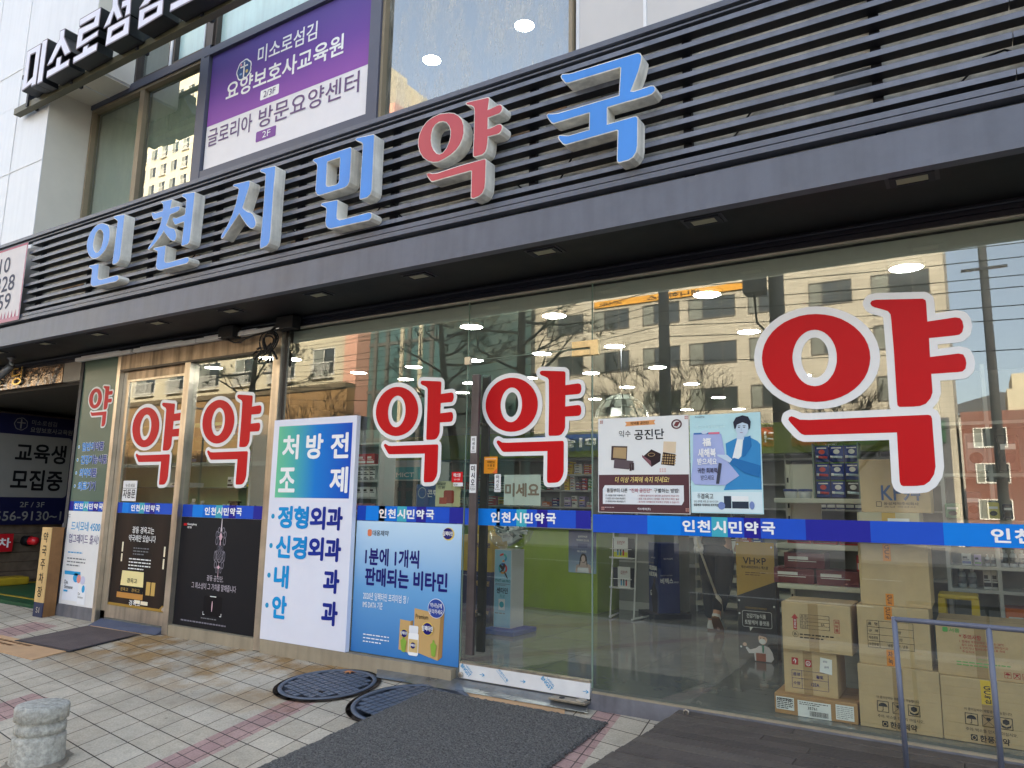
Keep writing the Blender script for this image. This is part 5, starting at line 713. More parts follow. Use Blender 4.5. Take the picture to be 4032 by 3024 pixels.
def shelf_unit(name, label, x0, x1, y0, y1, z0, z1, levels, uprights, m=SHW, back=SHD, face=-1):
    t = thing(name, label, 'shelf', ((x0 + x1) / 2, (y0 + y1) / 2, z0)); m_ = MB()
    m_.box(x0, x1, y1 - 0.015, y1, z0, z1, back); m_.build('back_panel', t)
    for u in uprights: m_ = MB(); m_.box(u - 0.012, u + 0.012, y0, y1 - 0.016, z0, z1, m); m_.build('upright', t)
    for z in levels: m_ = MB(); m_.box(x0, x1, y0 - 0.002, y1 - 0.017, z - 0.011, z + 0.011, m); m_.build('shelf_board', t)
    return t
# tall medicine shelf behind the counter
LV = (1.00, 1.27, 1.52, 1.76, 2.0)
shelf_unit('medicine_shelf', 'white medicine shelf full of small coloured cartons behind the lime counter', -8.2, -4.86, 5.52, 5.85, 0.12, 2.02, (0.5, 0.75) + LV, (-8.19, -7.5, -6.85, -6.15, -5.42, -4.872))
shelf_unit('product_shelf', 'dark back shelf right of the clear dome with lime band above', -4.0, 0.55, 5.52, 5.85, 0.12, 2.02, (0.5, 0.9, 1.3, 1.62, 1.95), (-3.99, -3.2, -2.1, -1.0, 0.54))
PALC = {'yellow': (226, 190, 40), 'red': (188, 44, 50), 'white': (226, 226, 222), 'blue': (40, 84, 160), 'dark blue': (30, 40, 92), 'green': (70, 140, 80), 'pink': (214, 140, 150), 'purple': (104, 62, 120), 'maroon': (110, 44, 52), 'orange': (214, 110, 44), 'black': (34, 32, 36), 'lilac': (178, 160, 206)}
PALM = {k: mat('carton_' + k.replace(' ', '_'), C8(*v), 0.45, var=0.05) for k, v in PALC.items()}
_cart = {}
def carton(colr, sx, sy, sz, x, y, z, label, group, stripe='white', rot=0.0, name='carton'):
    """a printed carton: body with a coloured flash and a few dashes of print on its front; origin at base centre"""
    k = (colr, round(sx, 3), round(sy, 3), round(sz, 3), stripe)
    if k not in _cart:
        m_ = MB(); m_.bbox(-sx / 2, sx / 2, -sy / 2, sy / 2, 0, sz, PALM[colr], min(sx, sy, sz) * 0.03)
        f_ = Flat(Matrix(((1, 0, 0, 0), (0, 0, -1, -sy / 2), (0, 1, 0, 0), (0, 0, 0, 1))), step=0.0008)
        f_.rect(-sx * 0.46, sx * 0.46, sz * 0.12, sz * 0.34, PALM[stripe], 1); f_.rect(-sx * 0.4, sx * 0.1, sz * 0.55, sz * 0.75, PALM['black' if colr in ('white', 'yellow', 'pink', 'lilac') else 'white'], 1); f_.rect(-sx * 0.4, sx * 0.3, sz * 0.43, sz * 0.48, PALM['black' if colr in ('white', 'yellow', 'pink') else 'white'], 1)
        b0 = len(m_.v); m_.v += f_.v; m_.f += [tuple(b0 + i for i in q) for q in f_.f]; mm = [m_.m(q) for q in f_.ms]; m_.mi += [mm[q] for q in f_.mi]; m_.sm += f_.sm
        o = m_.build(name); _cart[k] = o.data; o2 = o
    else:
        o2 = bpy.data.objects.new(name, _cart[k]); COL.objects.link(o2)
    o2.location = (x, y, z); o2.rotation_euler = (0, 0, rot); return tag(o2, label, 'carton', group)
LVN = {1.00: 'lowest', 1.27: 'second', 1.52: 'third', 1.76: 'top'}
cells = []
rr = random.Random(11); ups = (-8.19, -7.5, -6.85, -6.15, -5.42, -4.872)
spec = {(4, 1.52): [('yellow', 5), ('white', 6), ('maroon', 3), ('red', 5), ('green', 4)], (4, 1.76): [('yellow', 4), ('white', 4), ('red', 4)], (4, 1.27): [('lilac', 2), ('white', 2), ('lilac', 2), ('white', 1)], (4, 1.00): [('blue', 4), ('white', 2), ('yellow', 4), ('orange', 3), ('white', 3)],
        (3, 1.52): [('blue', 1), ('pink', 4), ('green', 4), ('black', 3), ('purple', 5)], (3, 1.27): [('blue', 2), ('white', 3), ('orange', 1), ('dark blue', 3)], (3, 1.00): [('yellow', 5), ('maroon', 4), ('yellow', 2), ('white', 4), ('blue', 3)],
        (2, 1.52): [('maroon', 4), ('white', 3), ('yellow', 2)], (2, 1.27): [('red', 3), ('yellow', 3), ('black', 4)], (2, 1.00): [('pink', 3), ('green', 2), ('white', 3), ('red', 4)], (1, 1.27): [('white', 3), ('blue', 3)], (1, 1.52): [('red', 3), ('white', 4)], (0, 1.27): [('yellow', 2), ('purple', 3)]}
BAY = ['far left bay', 'second bay from the left', 'middle bay', 'bay left of the right end', 'right end bay']
for (bay, z), cols in spec.items():
    x = ups[bay] + 0.035; w_ = (ups[bay + 1] - ups[bay] - 0.05) / len(cols)
    for ci, (colr, n) in enumerate(cols):
        sx = w_ * rr.uniform(0.72, 0.9); sz = rr.uniform(0.033, 0.05) if n > 2 else rr.uniform(0.07, 0.1)
        n = min(n, int(0.215 / sz))
        for k in range(n):
            carton(colr, sx, 0.13, sz, x + w_ / 2 + rr.uniform(-0.004, 0.004), 5.63, z + 0.0115 + k * (sz + 0.0006), 'small %s carton, %s shelf, %s of the medicine shelf' % (colr, LVN[z], BAY[bay]), '%s cartons, %s shelf, %s' % (colr, LVN[z], BAY[bay]), stripe=rr.choice(['white', 'red', 'blue', 'yellow']))
        x += w_
# dark-blue and black cartons on the shelf at the back right
for i in range(9): carton('dark blue', 0.10, 0.14, 0.17, -2.0 + i * 0.108, 5.64, 1.312, 'dark blue carton in a row on the back shelf beside the man poster', 'dark blue cartons in a row on the back shelf', stripe='white')
for i in range(4): carton('black', 0.24, 0.18, 0.25, -1.98 + i * 0.25, 5.64, 0.912, 'wide black gift carton in a row on the back shelf', 'black gift cartons on the back shelf', stripe='black')
carton('black', 0.46, 0.12, 0.11, -1.62, 5.62, 1.632, 'long black and gold box under the lime band at the back', None, stripe='orange')
for i in range(3): carton('white', 0.22, 0.18, 0.16, -1.95 + i * 0.225, 5.64, 0.512, 'white carton on the lower back shelf', 'white cartons on the lower back shelf', stripe='lilac')
# counter
ct = thing('counter', 'lime green pharmacy counter with a pale top', 'counter', (-5.4, 3.2, 0.12)); mb = MB(); mb.box(-7.6, -3.66, 3.11, 3.75, 0.121, 1.03, LIME); mb.build('body', ct); mb = MB(); mb.bbox(-7.62, -3.64, 3.06, 3.8, 1.03, 1.072, SHW, 0.006); mb.build('worktop', ct)
t, f1, f2 = poster('poster', 'grey-blue poster of a woman resting her chin, hung on the lime counter', 'poster', -4.02, -3.67, 0.55, 1.02, 3.104, grad('slate_print', 2, 0.55, 1.02, [(0, (150, 178, 200)), (0.6, (96, 104, 140)), (1, (84, 84, 122))]))
f2.text('글루타치온', -3.90, -3.78, 0.94, 0.965, WHT, 0.01); f2.text('약국에서 만나요', -3.92, -3.76, 0.90, 0.925, WHT, 0.01); f1.rect(-3.90, -3.78, 0.83, 0.875, ink(50, 60, 110)); f2.text('에너씨온', -3.91, -3.79, 0.775, 0.80, WHT, 0.01); f1.shape([[(-3.93, 0.555), (-3.73, 0.555), (-3.74, 0.64), (-3.79, 0.66), (-3.80, 0.70), (-3.86, 0.70), (-3.87, 0.655), (-3.92, 0.635)]], ink(206, 182, 172), 1); f1.shape([[(-3.91, 0.555), (-3.76, 0.555), (-3.77, 0.61), (-3.90, 0.61)]], ink(226, 230, 234), 2); f1.shape([ellipse(-3.83, 0.715, 0.04, 0.052)], ink(52, 42, 42), 1); f1.shape([ellipse(-3.832, 0.708, 0.025, 0.036)], ink(222, 196, 184), 2); f1.shape([[(-3.87, 0.73), (-3.79, 0.73), (-3.775, 0.62), (-3.79, 0.62), (-3.80, 0.70), (-3.86, 0.70), (-3.875, 0.63), (-3.89, 0.63)]], ink(52, 42, 42), 1)
f1.build('picture', t); f2.build('lettering', t)
# low grey cabinet and slatted gondola behind the display column
mb = MB(); mb.box(-3.62, -2.9, 3.62, 4.0, 0.121, 1.06, mat('grey_cabinet', (0.26, 0.27, 0.26), 0.5, var=0.1)); mb.box(-3.62, -2.9, 3.612, 3.62, 0.121, 0.22, SHW); mb.box(-3.62, -2.9, 3.612, 3.62, 0.66, 0.68, SHW); tag(mb.build('low_cabinet'), 'low grey cabinet behind the white brochure rack', 'cabinet')
gs = thing('gondola_shelf', 'low pale shelving with wide ledges behind the person', 'shelf', (-2.1, 4.2, 0.12))
for i, z in enumerate((0.24, 0.38, 0.52, 0.66, 0.84)): mb = MB(); mb.box(-2.85, -1.4, 4.05, 4.4, z - 0.05, z, SHM); mb.build('shelf_board', gs)
mb = MB(); mb.box(-2.85, -1.4, 4.4, 4.43, 0.12, 1.12, SHD); mb.box(-2.85, -2.83, 4.06, 4.4, 0.12, 0.86, SHW); mb.box(-1.42, -1.4, 4.06, 4.4, 0.12, 0.86, SHW); mb.build('frame', gs)
for i in range(6): carton(['orange', 'yellow', 'maroon', 'white', 'red', 'blue'][i], 0.11, 0.1, 0.2, -2.8 + i * 0.13, 4.2, 0.842, 'upright %s carton on the top ledge of the low pale shelving' % ['orange', 'yellow', 'maroon', 'white', 'red', 'blue'][i], 'cartons on the low pale shelving')
# cylindrical-plinth vitamin stand with bowl
st = thing('display_stand', 'white and blue display column on a blue base, carrying a glass bowl', 'display stand', (-3.83, 1.55, 0.12)); mb = MB(); mb.bbox(-3.99, -3.63, 1.28, 1.70, 0.122, 0.16, mat('blue_plinth', C8(40, 74, 150), 0.5, var=0.1), 0.004); mb.build('base', st); mb = MB(); mb.box(-3.955, -3.765, 1.45, 1.68, 0.16, 0.875, mat('white_card', (0.7, 0.7, 0.68), 0.5, var=0.04)); mb.build('column', st)
f1 = Flat(y=1.449, step=0.001); f2 = Flat(y=1.449, step=0.001); LB = ink(150, 200, 222); f1.rect(-3.95, -3.77, 0.165, 0.87, LB)
for a0, a1, c in ((80, 10, (70, 180, 170)), (10, -60, (40, 150, 190)), (-60, -100, (230, 150, 60)), (80, 150, (220, 70, 50))):
    P = [(-3.86 + 0.045 * math.cos(rad(a0 + (a1 - a0) * i / 10)), 0.80 + 0.04 * math.sin(rad(a0 + (a1 - a0) * i / 10))) for i in range(11)]; Q2 = [(-3.86 + 0.025 * math.cos(rad(a0 + (a1 - a0) * i / 10)), 0.80 + 0.022 * math.sin(rad(a0 + (a1 - a0) * i / 10))) for i in range(10, -1, -1)]; f1.shape([P + Q2], ink(*c), 2)
for a0, a1, c in ((60, -40, (220, 60, 50)), (-40, -120, (230, 150, 60)), (-120, -250, (60, 170, 180)), (60, 110, (60, 90, 170))):
    P = [(-3.86 + 0.05 * math.cos(rad(a0 + (a1 - a0) * i / 10)), 0.70 + 0.05 * math.sin(rad(a0 + (a1 - a0) * i / 10))) for i in range(11)]; Q2 = [(-3.86 + 0.03 * math.cos(rad(a0 + (a1 - a0) * i / 10)), 0.70 + 0.03 * math.sin(rad(a0 + (a1 - a0) * i / 10))) for i in range(10, -1, -1)]; f1.shape([P + Q2], ink(*c), 2)
f1.shape([[(-3.9, 0.66), (-3.85, 0.68), (-3.83, 0.73), (-3.845, 0.755), (-3.86, 0.72), (-3.89, 0.74), (-3.9, 0.72), (-3.87, 0.69)]], BLK, 4); f1.shape([[(-3.85, 0.68), (-3.82, 0.655), (-3.80, 0.61), (-3.81, 0.61), (-3.84, 0.65)]], BLK, 4); f2.text('START with PRO', -3.945, -3.775, 0.575, 0.60, ink(40, 130, 120), 0.03, 3); f2.text('센타민', -3.925, -3.80, 0.47, 0.525, BLK, 0.03, 3); f2.text('프로', -3.89, -3.83, 0.435, 0.46, ink(40, 130, 120), 0.0, 3); f1.rect(-3.9, -3.83, 0.32, 0.42, WHTP, 3); f1.shape([ellipse(-3.865, 0.37, 0.025, 0.028)], ink(60, 170, 180), 4); f2.lines(-3.94, -3.78, 0.54, 0.565, 2, GREYI, seed=5); f2.lines(-3.94, -3.78, 0.28, 0.30, 1, GREYI, seed=6); f1.build('print', st); f2.build('lettering', st)
CLEAR = glass('clear_bowl_glass', (0.93, 0.95, 0.94), 0.08, 0.0, 0.0)
mb = MB(); mb.lathe([(0.08, 0.0), (0.15, 0.03), (0.20, 0.09), (0.225, 0.16), (0.232, 0.17), (0.226, 0.175)], -3.86, 1.56, 0.876, CLEAR, 32); tag(mb.build('glass_bowl'), 'clear glass bowl heaped with small white sample boxes', 'bowl')
rr = random.Random(4)
wb = None
for i in range(16):
    a = rr.uniform(0, 6.28); r = 0.15 * math.sqrt(rr.random())
    if wb is None:
        m_ = MB(); m_.bbox(-0.035, 0.035, -0.055, 0.055, -0.018, 0.018, mat('white_card', (0.7, 0.7, 0.68)), 0.002); m_.box(-0.028, 0.0, -0.05, 0.02, 0.018, 0.0186, GREYI); m_.box(0.006, 0.03, -0.045, 0.045, 0.018, 0.0186, ink(60, 60, 64)); m_.box(-0.03, 0.03, -0.0555, -0.055, -0.01, 0.01, BLK); wb = m_.build('sample_box'); o = wb
    else: o = bpy.data.objects.new('sample_box', wb.data); COL.objects.link(o)
    o.location = (-3.86 + r * math.cos(a), 1.56 + r * math.sin(a), 0.95 + 0.012 * i * 0.9 + rr.uniform(0, 0.02)); o.rotation_euler = (rr.uniform(-1, 1), rr.uniform(-0.9, 0.9), rr.uniform(0, 6)); tag(o, 'small white sample box heaped in the clear glass bowl', 'box', 'sample boxes in the bowl')
# yellow vitamin display seen left of the door pull
t = thing('display_stand', 'yellow and navy cardboard display behind the steel pull', 'display stand', (-4.35, 1.9, 0.12)); mb = MB(); mb.box(-4.6, -4.22, 1.8, 2.1, 0.121, 0.62, mat('navy_card', C8(34, 40, 84), 0.5, var=0.08)); mb.box(-4.6, -4.22, 1.8, 2.1, 0.62, 0.98, mat('yellow_card', C8(206, 170, 60), 0.5, var=0.08)); mb.box(-4.6, -4.22, 2.09, 2.1, 0.98, 1.2, _mats['yellow_card']); mb.build('body', t)
f2 = Flat(y=1.799); f2.text('임팩타민', -4.4, -4.24, 0.86, 0.91, NV, 0.03); f2.text('대웅제약', -4.4, -4.24, 0.2, 0.24, GOLD, 0.02); f2.text('임팩타민', -4.4, -4.24, 0.48, 0.53, GOLD, 0.03); f2.build('lettering', t)
# brochure rack
rk = thing('brochure_rack', 'white wire brochure rack with booklets on its tiers', 'rack', (-3.27, 2.98, 0.12)); PW = mat('white_powder_coat', (0.72, 0.72, 0.70), 0.4, var=0.04)
mb = MB()
for x in (-3.41, -3.14): mb.tube([(x + (0.02 if x < -3.3 else -0.02), 2.62 + 0.25, 0.132), (x, 2.88, 0.135), (x, 2.9, 0.16), (x, 3.02, 1.25), (x + 0.02, 3.03, 1.28)], 0.009, PW); mb.tube([(x, 2.9, 0.14), (x + (-0.08 if x < -3.3 else 0.08) * 0.6, 3.22, 0.135)], 0.011, PW)
mb.tube([(-3.39, 3.03, 1.28), (-3.16, 3.03, 1.28)], 0.009, PW); mb.build('frame', rk)
for z in (0.45, 0.76, 1.06):
    mb = MB(); mb.box(-3.40, -3.15, 2.86, 2.96, z - 0.012, z - 0.004, PW); mb.tube([(-3.40, 2.855, z), (-3.15, 2.855, z)], 0.006, PW); mb.tube([(-3.40, 2.87, z + 0.09), (-3.15, 2.87, z + 0.09)], 0.003, PW); mb.box(-3.40, -3.15, 2.955, 2.965, z, z + 0.2, DARKB); mb.build('tier', rk)
for x0, x1, z, sky_, lab in ((-3.36, -3.20, 0.765, (226, 228, 220), 'white booklet with three cartoon people on grass, middle rack tier'), (-3.315, -3.175, 0.455, (226, 228, 226), 'white booklet with a cartoon couple, lowest rack tier'), (-3.385, -3.285, 1.065, (228, 226, 220), 'white booklet with cartoon figures, top tier left'), (-3.265, -3.165, 1.065, (228, 226, 220), 'white booklet with cartoon figures, top tier right')):
    t = thing('booklet', lab, 'booklet', ((x0 + x1) / 2, 2.89, z), 'booklets on the rack'); mb = MB(); h = 0.21 if z < 1 else 0.1; mb.box(x0, x1, 2.885, 2.893, z, z + h, mat('booklet_paper', (0.62, 0.63, 0.60), 0.5, var=0.04)); mb.build('cover', t)
    f1 = Flat(y=2.884, step=0.001); w_ = x1 - x0
    if z > 0.7: f1.rect(x0, x1, z, z + h * 0.25, ink(206, 206, 60) if z < 1 else ink(214, 170, 150))
    for i in range(3 if w_ > 0.12 else 2): cx = x0 + w_ * (0.3 + 0.2 * i); f1.shape([ellipse(cx, z + h * 0.36, w_ * 0.06, h * 0.05, 12)], BLK, 3); f1.rect(cx - w_ * 0.06, cx + w_ * 0.06, z + h * 0.08, z + h * 0.32, ink(*[(90, 150, 190), (60, 120, 130), (190, 60, 60)][i]), 2)
    f1.lines(x0 + w_ * 0.25, x1 - w_ * 0.2, z + h * 0.62, z + h * 0.82, 3, ink(150, 60, 60), fill=0.5, seed=int(z * 100)); f1.build('print', t)
# navy display column turned 45 degrees
dc = thing('display_column', 'navy blue square display column turned corner-on, on a dark base', 'display column', (-2.99, 3.40, 0.12))
dc.rotation_euler = (0, 0, rad(-45)); NB = mat('navy_display_card', C8(34, 52, 112), 0.45, var=0.08)
mb = MB(); mb.bbox(-0.215, 0.215, -0.215, 0.215, 0.0015, 0.05, DARKB, 0.004); o = mb.build('base', loc=(0, 0, 0)); o.parent = dc
mb = MB(); mb.box(-0.125, 0.125, -0.125, 0.125, 0.05, 0.79, NB); o = mb.build('column', loc=(0, 0, 0)); o.parent = dc
for Mx, nm in ((Matrix(((1, 0, 0, 0), (0, 0, -1, -0.126), (0, 1, 0, 0), (0, 0, 0, 1))), 0), (Matrix(((0, 0, 1, 0.126), (1, 0, 0, 0), (0, 1, 0, 0), (0, 0, 0, 1))), 1)):
    f2 = Flat(Mx, step=0.001)
    if nm == 0: f2.text('피로회복', -0.1, 0.1, 0.49, 0.545, WHT, 0.05); f2.text('B로회복', -0.1, 0.1, 0.425, 0.48, WHT, 0.05); f2.lines(-0.11, 0.08, 0.56, 0.585, 1, GREYI, seed=3); f2.text('GC녹십자', -0.05, 0.06, 0.62, 0.64, WHT, 0.01); f2.shape([[(-0.02, 0.05), (0.1, 0.05), (0.11, 0.25), (0.06, 0.32), (0.03, 0.40), (-0.01, 0.36), (-0.06, 0.28), (-0.05, 0.2)]], ink(24, 26, 44), 1); f2.shape([ellipse(0.03, 0.385, 0.03, 0.035)], ink(70, 60, 70), 2); f2.text('G', -0.08, -0.04, 0.22, 0.28, WHT, 0.04)
    else: f2.text('비맥스', -0.10, 0.05, 0.36, 0.42, WHT, 0.03); f2.text('메타정', 0.06, 0.11, 0.365, 0.385, WHT, 0.01); f2.text('GC녹십자', -0.06, 0.05, 0.615, 0.635, WHT, 0.01); f2.text('피로회복 B로회복', -0.1, 0.04, 0.44, 0.455, WHT, 0.0)
    o = f2.build('lettering', loc=(0, 0, 0)); o.parent = dc
# black and gold product stand
vs_ = thing('display_stand', 'black and mustard display stand with a masked cartoon pharmacist', 'display stand', (-1.53, 1.6, 0.12)); MUST = mat('mustard_card', C8(198, 158, 62), 0.45, var=0.06); BKC = mat('black_card', (0.02, 0.02, 0.022), 0.4, var=0.1)
mb = MB(); mb.box(-1.69, -1.39, 1.55, 1.56, 0.121, 1.035, BKC); mb.box(-1.68, -1.40, 1.56, 1.72, 0.121, 1.02, mat('brown_board', C8(96, 70, 44), 0.6, var=0.15)); mb.build('body', vs_)
f1 = Flat(y=1.549, step=0.001); f2 = Flat(y=1.549, step=0.001); f1.shape([[(-1.69, 0.61), (-1.39, 0.735), (-1.39, 1.035), (-1.69, 1.035)]], MUST, 1)
f2.text('VH×P', -1.635, -1.455, 0.86, 0.915, BLK, 0.02); f2.text('약사×비타민하우스 헥스팜', -1.65, -1.44, 0.825, 0.85, BLK, 0.025); f2.lines(-1.62, -1.46, 0.77, 0.805, 2, ink(130, 100, 50), fill=0.4, seed=2); f2.text('VITAMIN HOUSE X PHARMACY', -1.63, -1.46, 0.515, 0.53, MUST, 0.0)
f1.shape([rrect(-1.655, -1.425, 0.375, 0.50, 0.015)], WHT, 1); f1.shape([rrect(-1.652, -1.428, 0.378, 0.497, 0.013)], BKC, 2); f1.shape([[(-1.60, 0.378), (-1.57, 0.378), (-1.595, 0.345)]], WHT, 1); f2.text('건강기능식품', -1.62, -1.47, 0.445, 0.48, WHT, 0.02, 4); f2.text('토탈케어 플랫폼', -1.635, -1.445, 0.395, 0.43, WHT, 0.02, 4)
COAT = ink(232, 226, 230); FSK = ink(226, 190, 164)
f1.shape([[(-1.565, 0.125), (-1.44, 0.125), (-1.42, 0.15), (-1.43, 0.20), (-1.455, 0.235), (-1.49, 0.245), (-1.53, 0.24), (-1.555, 0.22), (-1.60, 0.205), (-1.625, 0.225), (-1.635, 0.215), (-1.61, 0.175), (-1.57, 0.18)]], COAT, 3); f1.shape([ellipse(-1.64, 0.24, 0.016, 0.014)], FSK, 4); f1.shape([ellipse(-1.50, 0.295, 0.034, 0.044)], FSK, 4); f1.shape([[(-1.538, 0.30), (-1.54, 0.33), (-1.52, 0.345), (-1.485, 0.345), (-1.465, 0.325), (-1.468, 0.295), (-1.475, 0.31), (-1.525, 0.318)]], ink(60, 44, 36), 5); f1.shape([ellipse(-1.503, 0.275, 0.026, 0.02)], WHT, 6); f1.rect(-1.519, -1.513, 0.295, 0.303, BLK, 6); f1.rect(-1.494, -1.488, 0.295, 0.303, BLK, 6); f1.shape([[(-1.51, 0.245), (-1.49, 0.245), (-1.495, 0.19), (-1.505, 0.19)]], ink(60, 140, 110), 5); f1.rect(-1.555, -1.48, 0.125, 0.185, ink(170, 100, 80), 6)
for x, z in ((-1.675, 1.015), (-1.41, 1.0), (-1.675, 0.575), (-1.405, 0.545), (-1.675, 0.475), (-1.67, 0.22)): f1.shape([ellipse(x, z, 0.008, 0.008, 14)], WHT, 3)
f1.build('print', vs_); f2.build('lettering', vs_)
# gondola with creams and blister cards
gd2 = thing('gondola_shelf', 'cream metal shelf unit just behind the glass with two ledges', 'shelf', (-0.9, 0.7, 0.12))
for z in (1.375, 1.075, 0.815): mb = MB(); mb.bbox(-1.17, -0.62, 0.62, 1.0, z - 0.032, z, SHM, 0.006); mb.build('shelf_board', gd2)
mb = MB(); mb.box(-1.15, -0.62, 1.0, 1.02, 0.121, 1.05, SHD); mb.box(-1.15, -0.93, 0.97, 0.99, 1.05, 1.62, SHM); mb.box(-1.155, -1.13, 0.96, 1.0, 0.121, 1.62, SHM); mb.build('back_panel', gd2)
mb = MB()
for i in range(12): mb.box(-1.150, -1.138, 0.957, 0.9595, 0.5 + i * 0.09, 0.535 + i * 0.09, BLK)
mb.build('slot', gd2)
for i, x in enumerate((-1.08, -0.985)):
    t = thing('cream_tub', 'white cream tub with blue lid, %s of two on the cream ledge' % ('left' if i == 0 else 'right'), 'tub', (x, 0.72, 1.375), 'cream tubs'); mb = MB(); mb.lathe([(0.036, 0.0005), (0.043, 0.045), (0.043, 0.048), (0, 0.048)], x, 0.72, 1.375, mat('white_plastic', (0.7, 0.71, 0.72), 0.35, var=0.03), 28); mb.build('tub', t); mb = MB(); mb.lathe([(0.046, 0.046), (0.046, 0.062), (0, 0.064)], x, 0.72, 1.375, ink(44, 66, 130), 28); mb.build('lid', t)
BLIS = ink(38, 62, 140)
rk2 = thing('blister_rack', 'clear rack of dark blue lip balm blister cards behind the glass', 'rack', (-0.77, 0.68, 1.375)); mb = MB(); mb.box(-0.915, -0.64, 0.78, 0.79, 1.376, 1.74, mat('rack_back', C8(40, 46, 84), 0.4, var=0.1)); mb.box(-0.92, -0.912, 0.66, 0.79, 1.376, 1.74, EDGE); mb.box(-0.642, -0.634, 0.66, 0.79, 1.376, 1.74, EDGE); mb.build('frame', rk2); f2 = Flat(y=0.779); f2.text('NIVEA', -0.85, -0.77, 1.742 - 0.02, 1.742, WHT, 0.03); f2.build('lettering', rk2)
for r_ in range(3):
    for c_ in range(3):
        x = -0.865 + c_ * 0.092; z = 1.385 + r_ * 0.118; blk = (r_ == 0 and c_ == 2)
        t = thing('blister_card', '%s lip balm blister card, %s row, %s column of the clear rack' % ('black' if blk else ('red-labelled blue' if c_ == 0 else 'silver-labelled blue' if c_ == 1 else 'plain dark blue'), ('bottom', 'middle', 'top')[r_], ('left', 'middle', 'right')[c_]), 'blister card', (x, 0.7, z), 'lip balm blister cards'); mb = MB(); mb.box(x - 0.042, x + 0.042, 0.702, 0.705, z, z + 0.112, ink(28, 28, 34) if blk else BLIS); mb.build('card', t)
        f1 = Flat(y=0.7015, step=0.001); f1.rect(x - 0.042, x + 0.042, z + 0.104, z + 0.112, ink(90, 130, 70)); f1.shape([ellipse(x, z + 0.065, 0.02, 0.016)], ink(214, 80, 70) if c_ == 0 else WHTP, 1); f1.rect(x - 0.03, x + 0.03, z + 0.086, z + 0.094, WHTP); f1.build('print', t)
        mb = MB(); mb.tube([(x - 0.022, 0.693, z + 0.03), (x + 0.035, 0.693, z + 0.026)], 0.0085, ink(200, 60, 60) if c_ == 0 else ink(180, 200, 210), 10); mb.tube([(x - 0.036, 0.693, z + 0.031), (x - 0.02, 0.693, z + 0.03)], 0.009, WHTP, 10); mb.build('tube', t)
for i, (x, z, lab) in enumerate(((-1.07, 0.816, 'bottom left'), (-0.80, 0.816, 'bottom right'), (-1.0, 0.918, 'top'))):
    carton('maroon', 0.255, 0.2, 0.098, x, 0.76, z, 'flat maroon gift box with silver print, %s of three on the lower ledge' % lab, 'maroon gift boxes', stripe='maroon')
    f2 = Flat(y=0.659); 
carton('red', 0.06, 0.18, 0.2, -0.655, 0.78, 0.816, 'upright red gift box with yellow print at the right end of the ledge', None, stripe='yellow')
for i in range(3): carton('red', 0.15, 0.15, 0.07, -1.04 + i * 0.165, 0.8, 1.0755, 'low red box in a row on the middle ledge', 'red boxes on the middle ledge', stripe='maroon')
# dark-shelf unit at the far right with bottles and pouches
shelf_unit('product_shelf', 'dim white shelf at the right with bottles and mask pouches', -0.2, 0.58, 1.25, 1.55, 0.12, 2.3, (0.46, 0.79, 0.94, 1.24, 1.55, 1.9), (-0.19, 0.095, 0.57))
def bottle(x, y, z, h, r, label, group, capc=WHT, body=None):
    t = thing('bottle', label, 'bottle', (x, y, z), group); mb = MB(); mb.lathe([(r * 0.9, 0.0005), (r, 0.005), (r, h * 0.66), (r * 0.8, h * 0.76), (r * 0.36, h * 0.82), (r * 0.36, h * 0.84)], x, y, z, body or mat('white_plastic', (0.7, 0.71, 0.72)), 20); mb.build('body', t); mb = MB(); mb.lathe([(r * 0.45, h * 0.83), (r * 0.45, h), (0, h)], x, y, z, capc, 16); mb.build('cap', t)
    mb = MB(); mb.lathe([(r * 1.01, h * 0.2), (r * 1.01, h * 0.55)], x, y, z, GREYI if group != 'tall bottles' else CY, 20); mb.build('label_band', t); return t
for i in range(3): bottle(0.13 + i * 0.05, 1.36, 0.9515, 0.11, 0.021, 'white bottle in a row of three at the right of the upper dim shelf', 'three white bottles')
for i in range(2): bottle(0.035 + i * 0.032, 1.36, 0.9515, 0.075, 0.013, 'slim white bottle beside the shelf upright', 'slim white bottles')
carton('white', 0.055, 0.05, 0.075, -0.085, 1.36, 0.9515, 'white carton with blue flash on the upper dim shelf', None, stripe='blue'); carton('lilac', 0.04, 0.05, 0.07, -0.02, 1.36, 0.9515, 'pale carton between white carton and slim bottles', None, stripe='green')
for i in range(2): carton('white', 0.045, 0.05, 0.12, 0.025 + i * 0.047, 1.36, 0.8015, 'white carton with black mark, pair on the lower dim shelf', 'white cartons with black mark', stripe='black')
for i in range(2): bottle(-0.12 + i * 0.06, 1.36, 0.8015, 0.13, 0.024, 'clear spray bottle on the lower dim shelf', 'spray bottles', body=mat('cloudy_plastic', C8(170, 178, 180), 0.3, var=0.05))
for i in range(2): carton('orange', 0.16, 0.2, 0.22, 0.19 + i * 0.18, 1.40, 0.472, 'kraft carton low on the dim shelf', 'kraft cartons on the dim shelf', stripe='black')
def pouch(x, z, w_, h, colr, label):
    t = thing('pouch', label, 'pouch', (x, 1.22, z), 'hanging pouches'); m_ = MB(); m_.bbox(x - w_ / 2, x + w_ / 2, 1.205, 1.235, z, z + h, colr, 0.012); m_.build('bag', t); f_ = Flat(y=1.204); f_.rect(x - w_ * 0.35, x + w_ * 0.35, z + h * 0.6, z + h * 0.75, WHTP); f_.shape([ellipse(x, z + h * 0.35, w_ * 0.3, h * 0.15)], BLK, 1); f_.build('print', t)
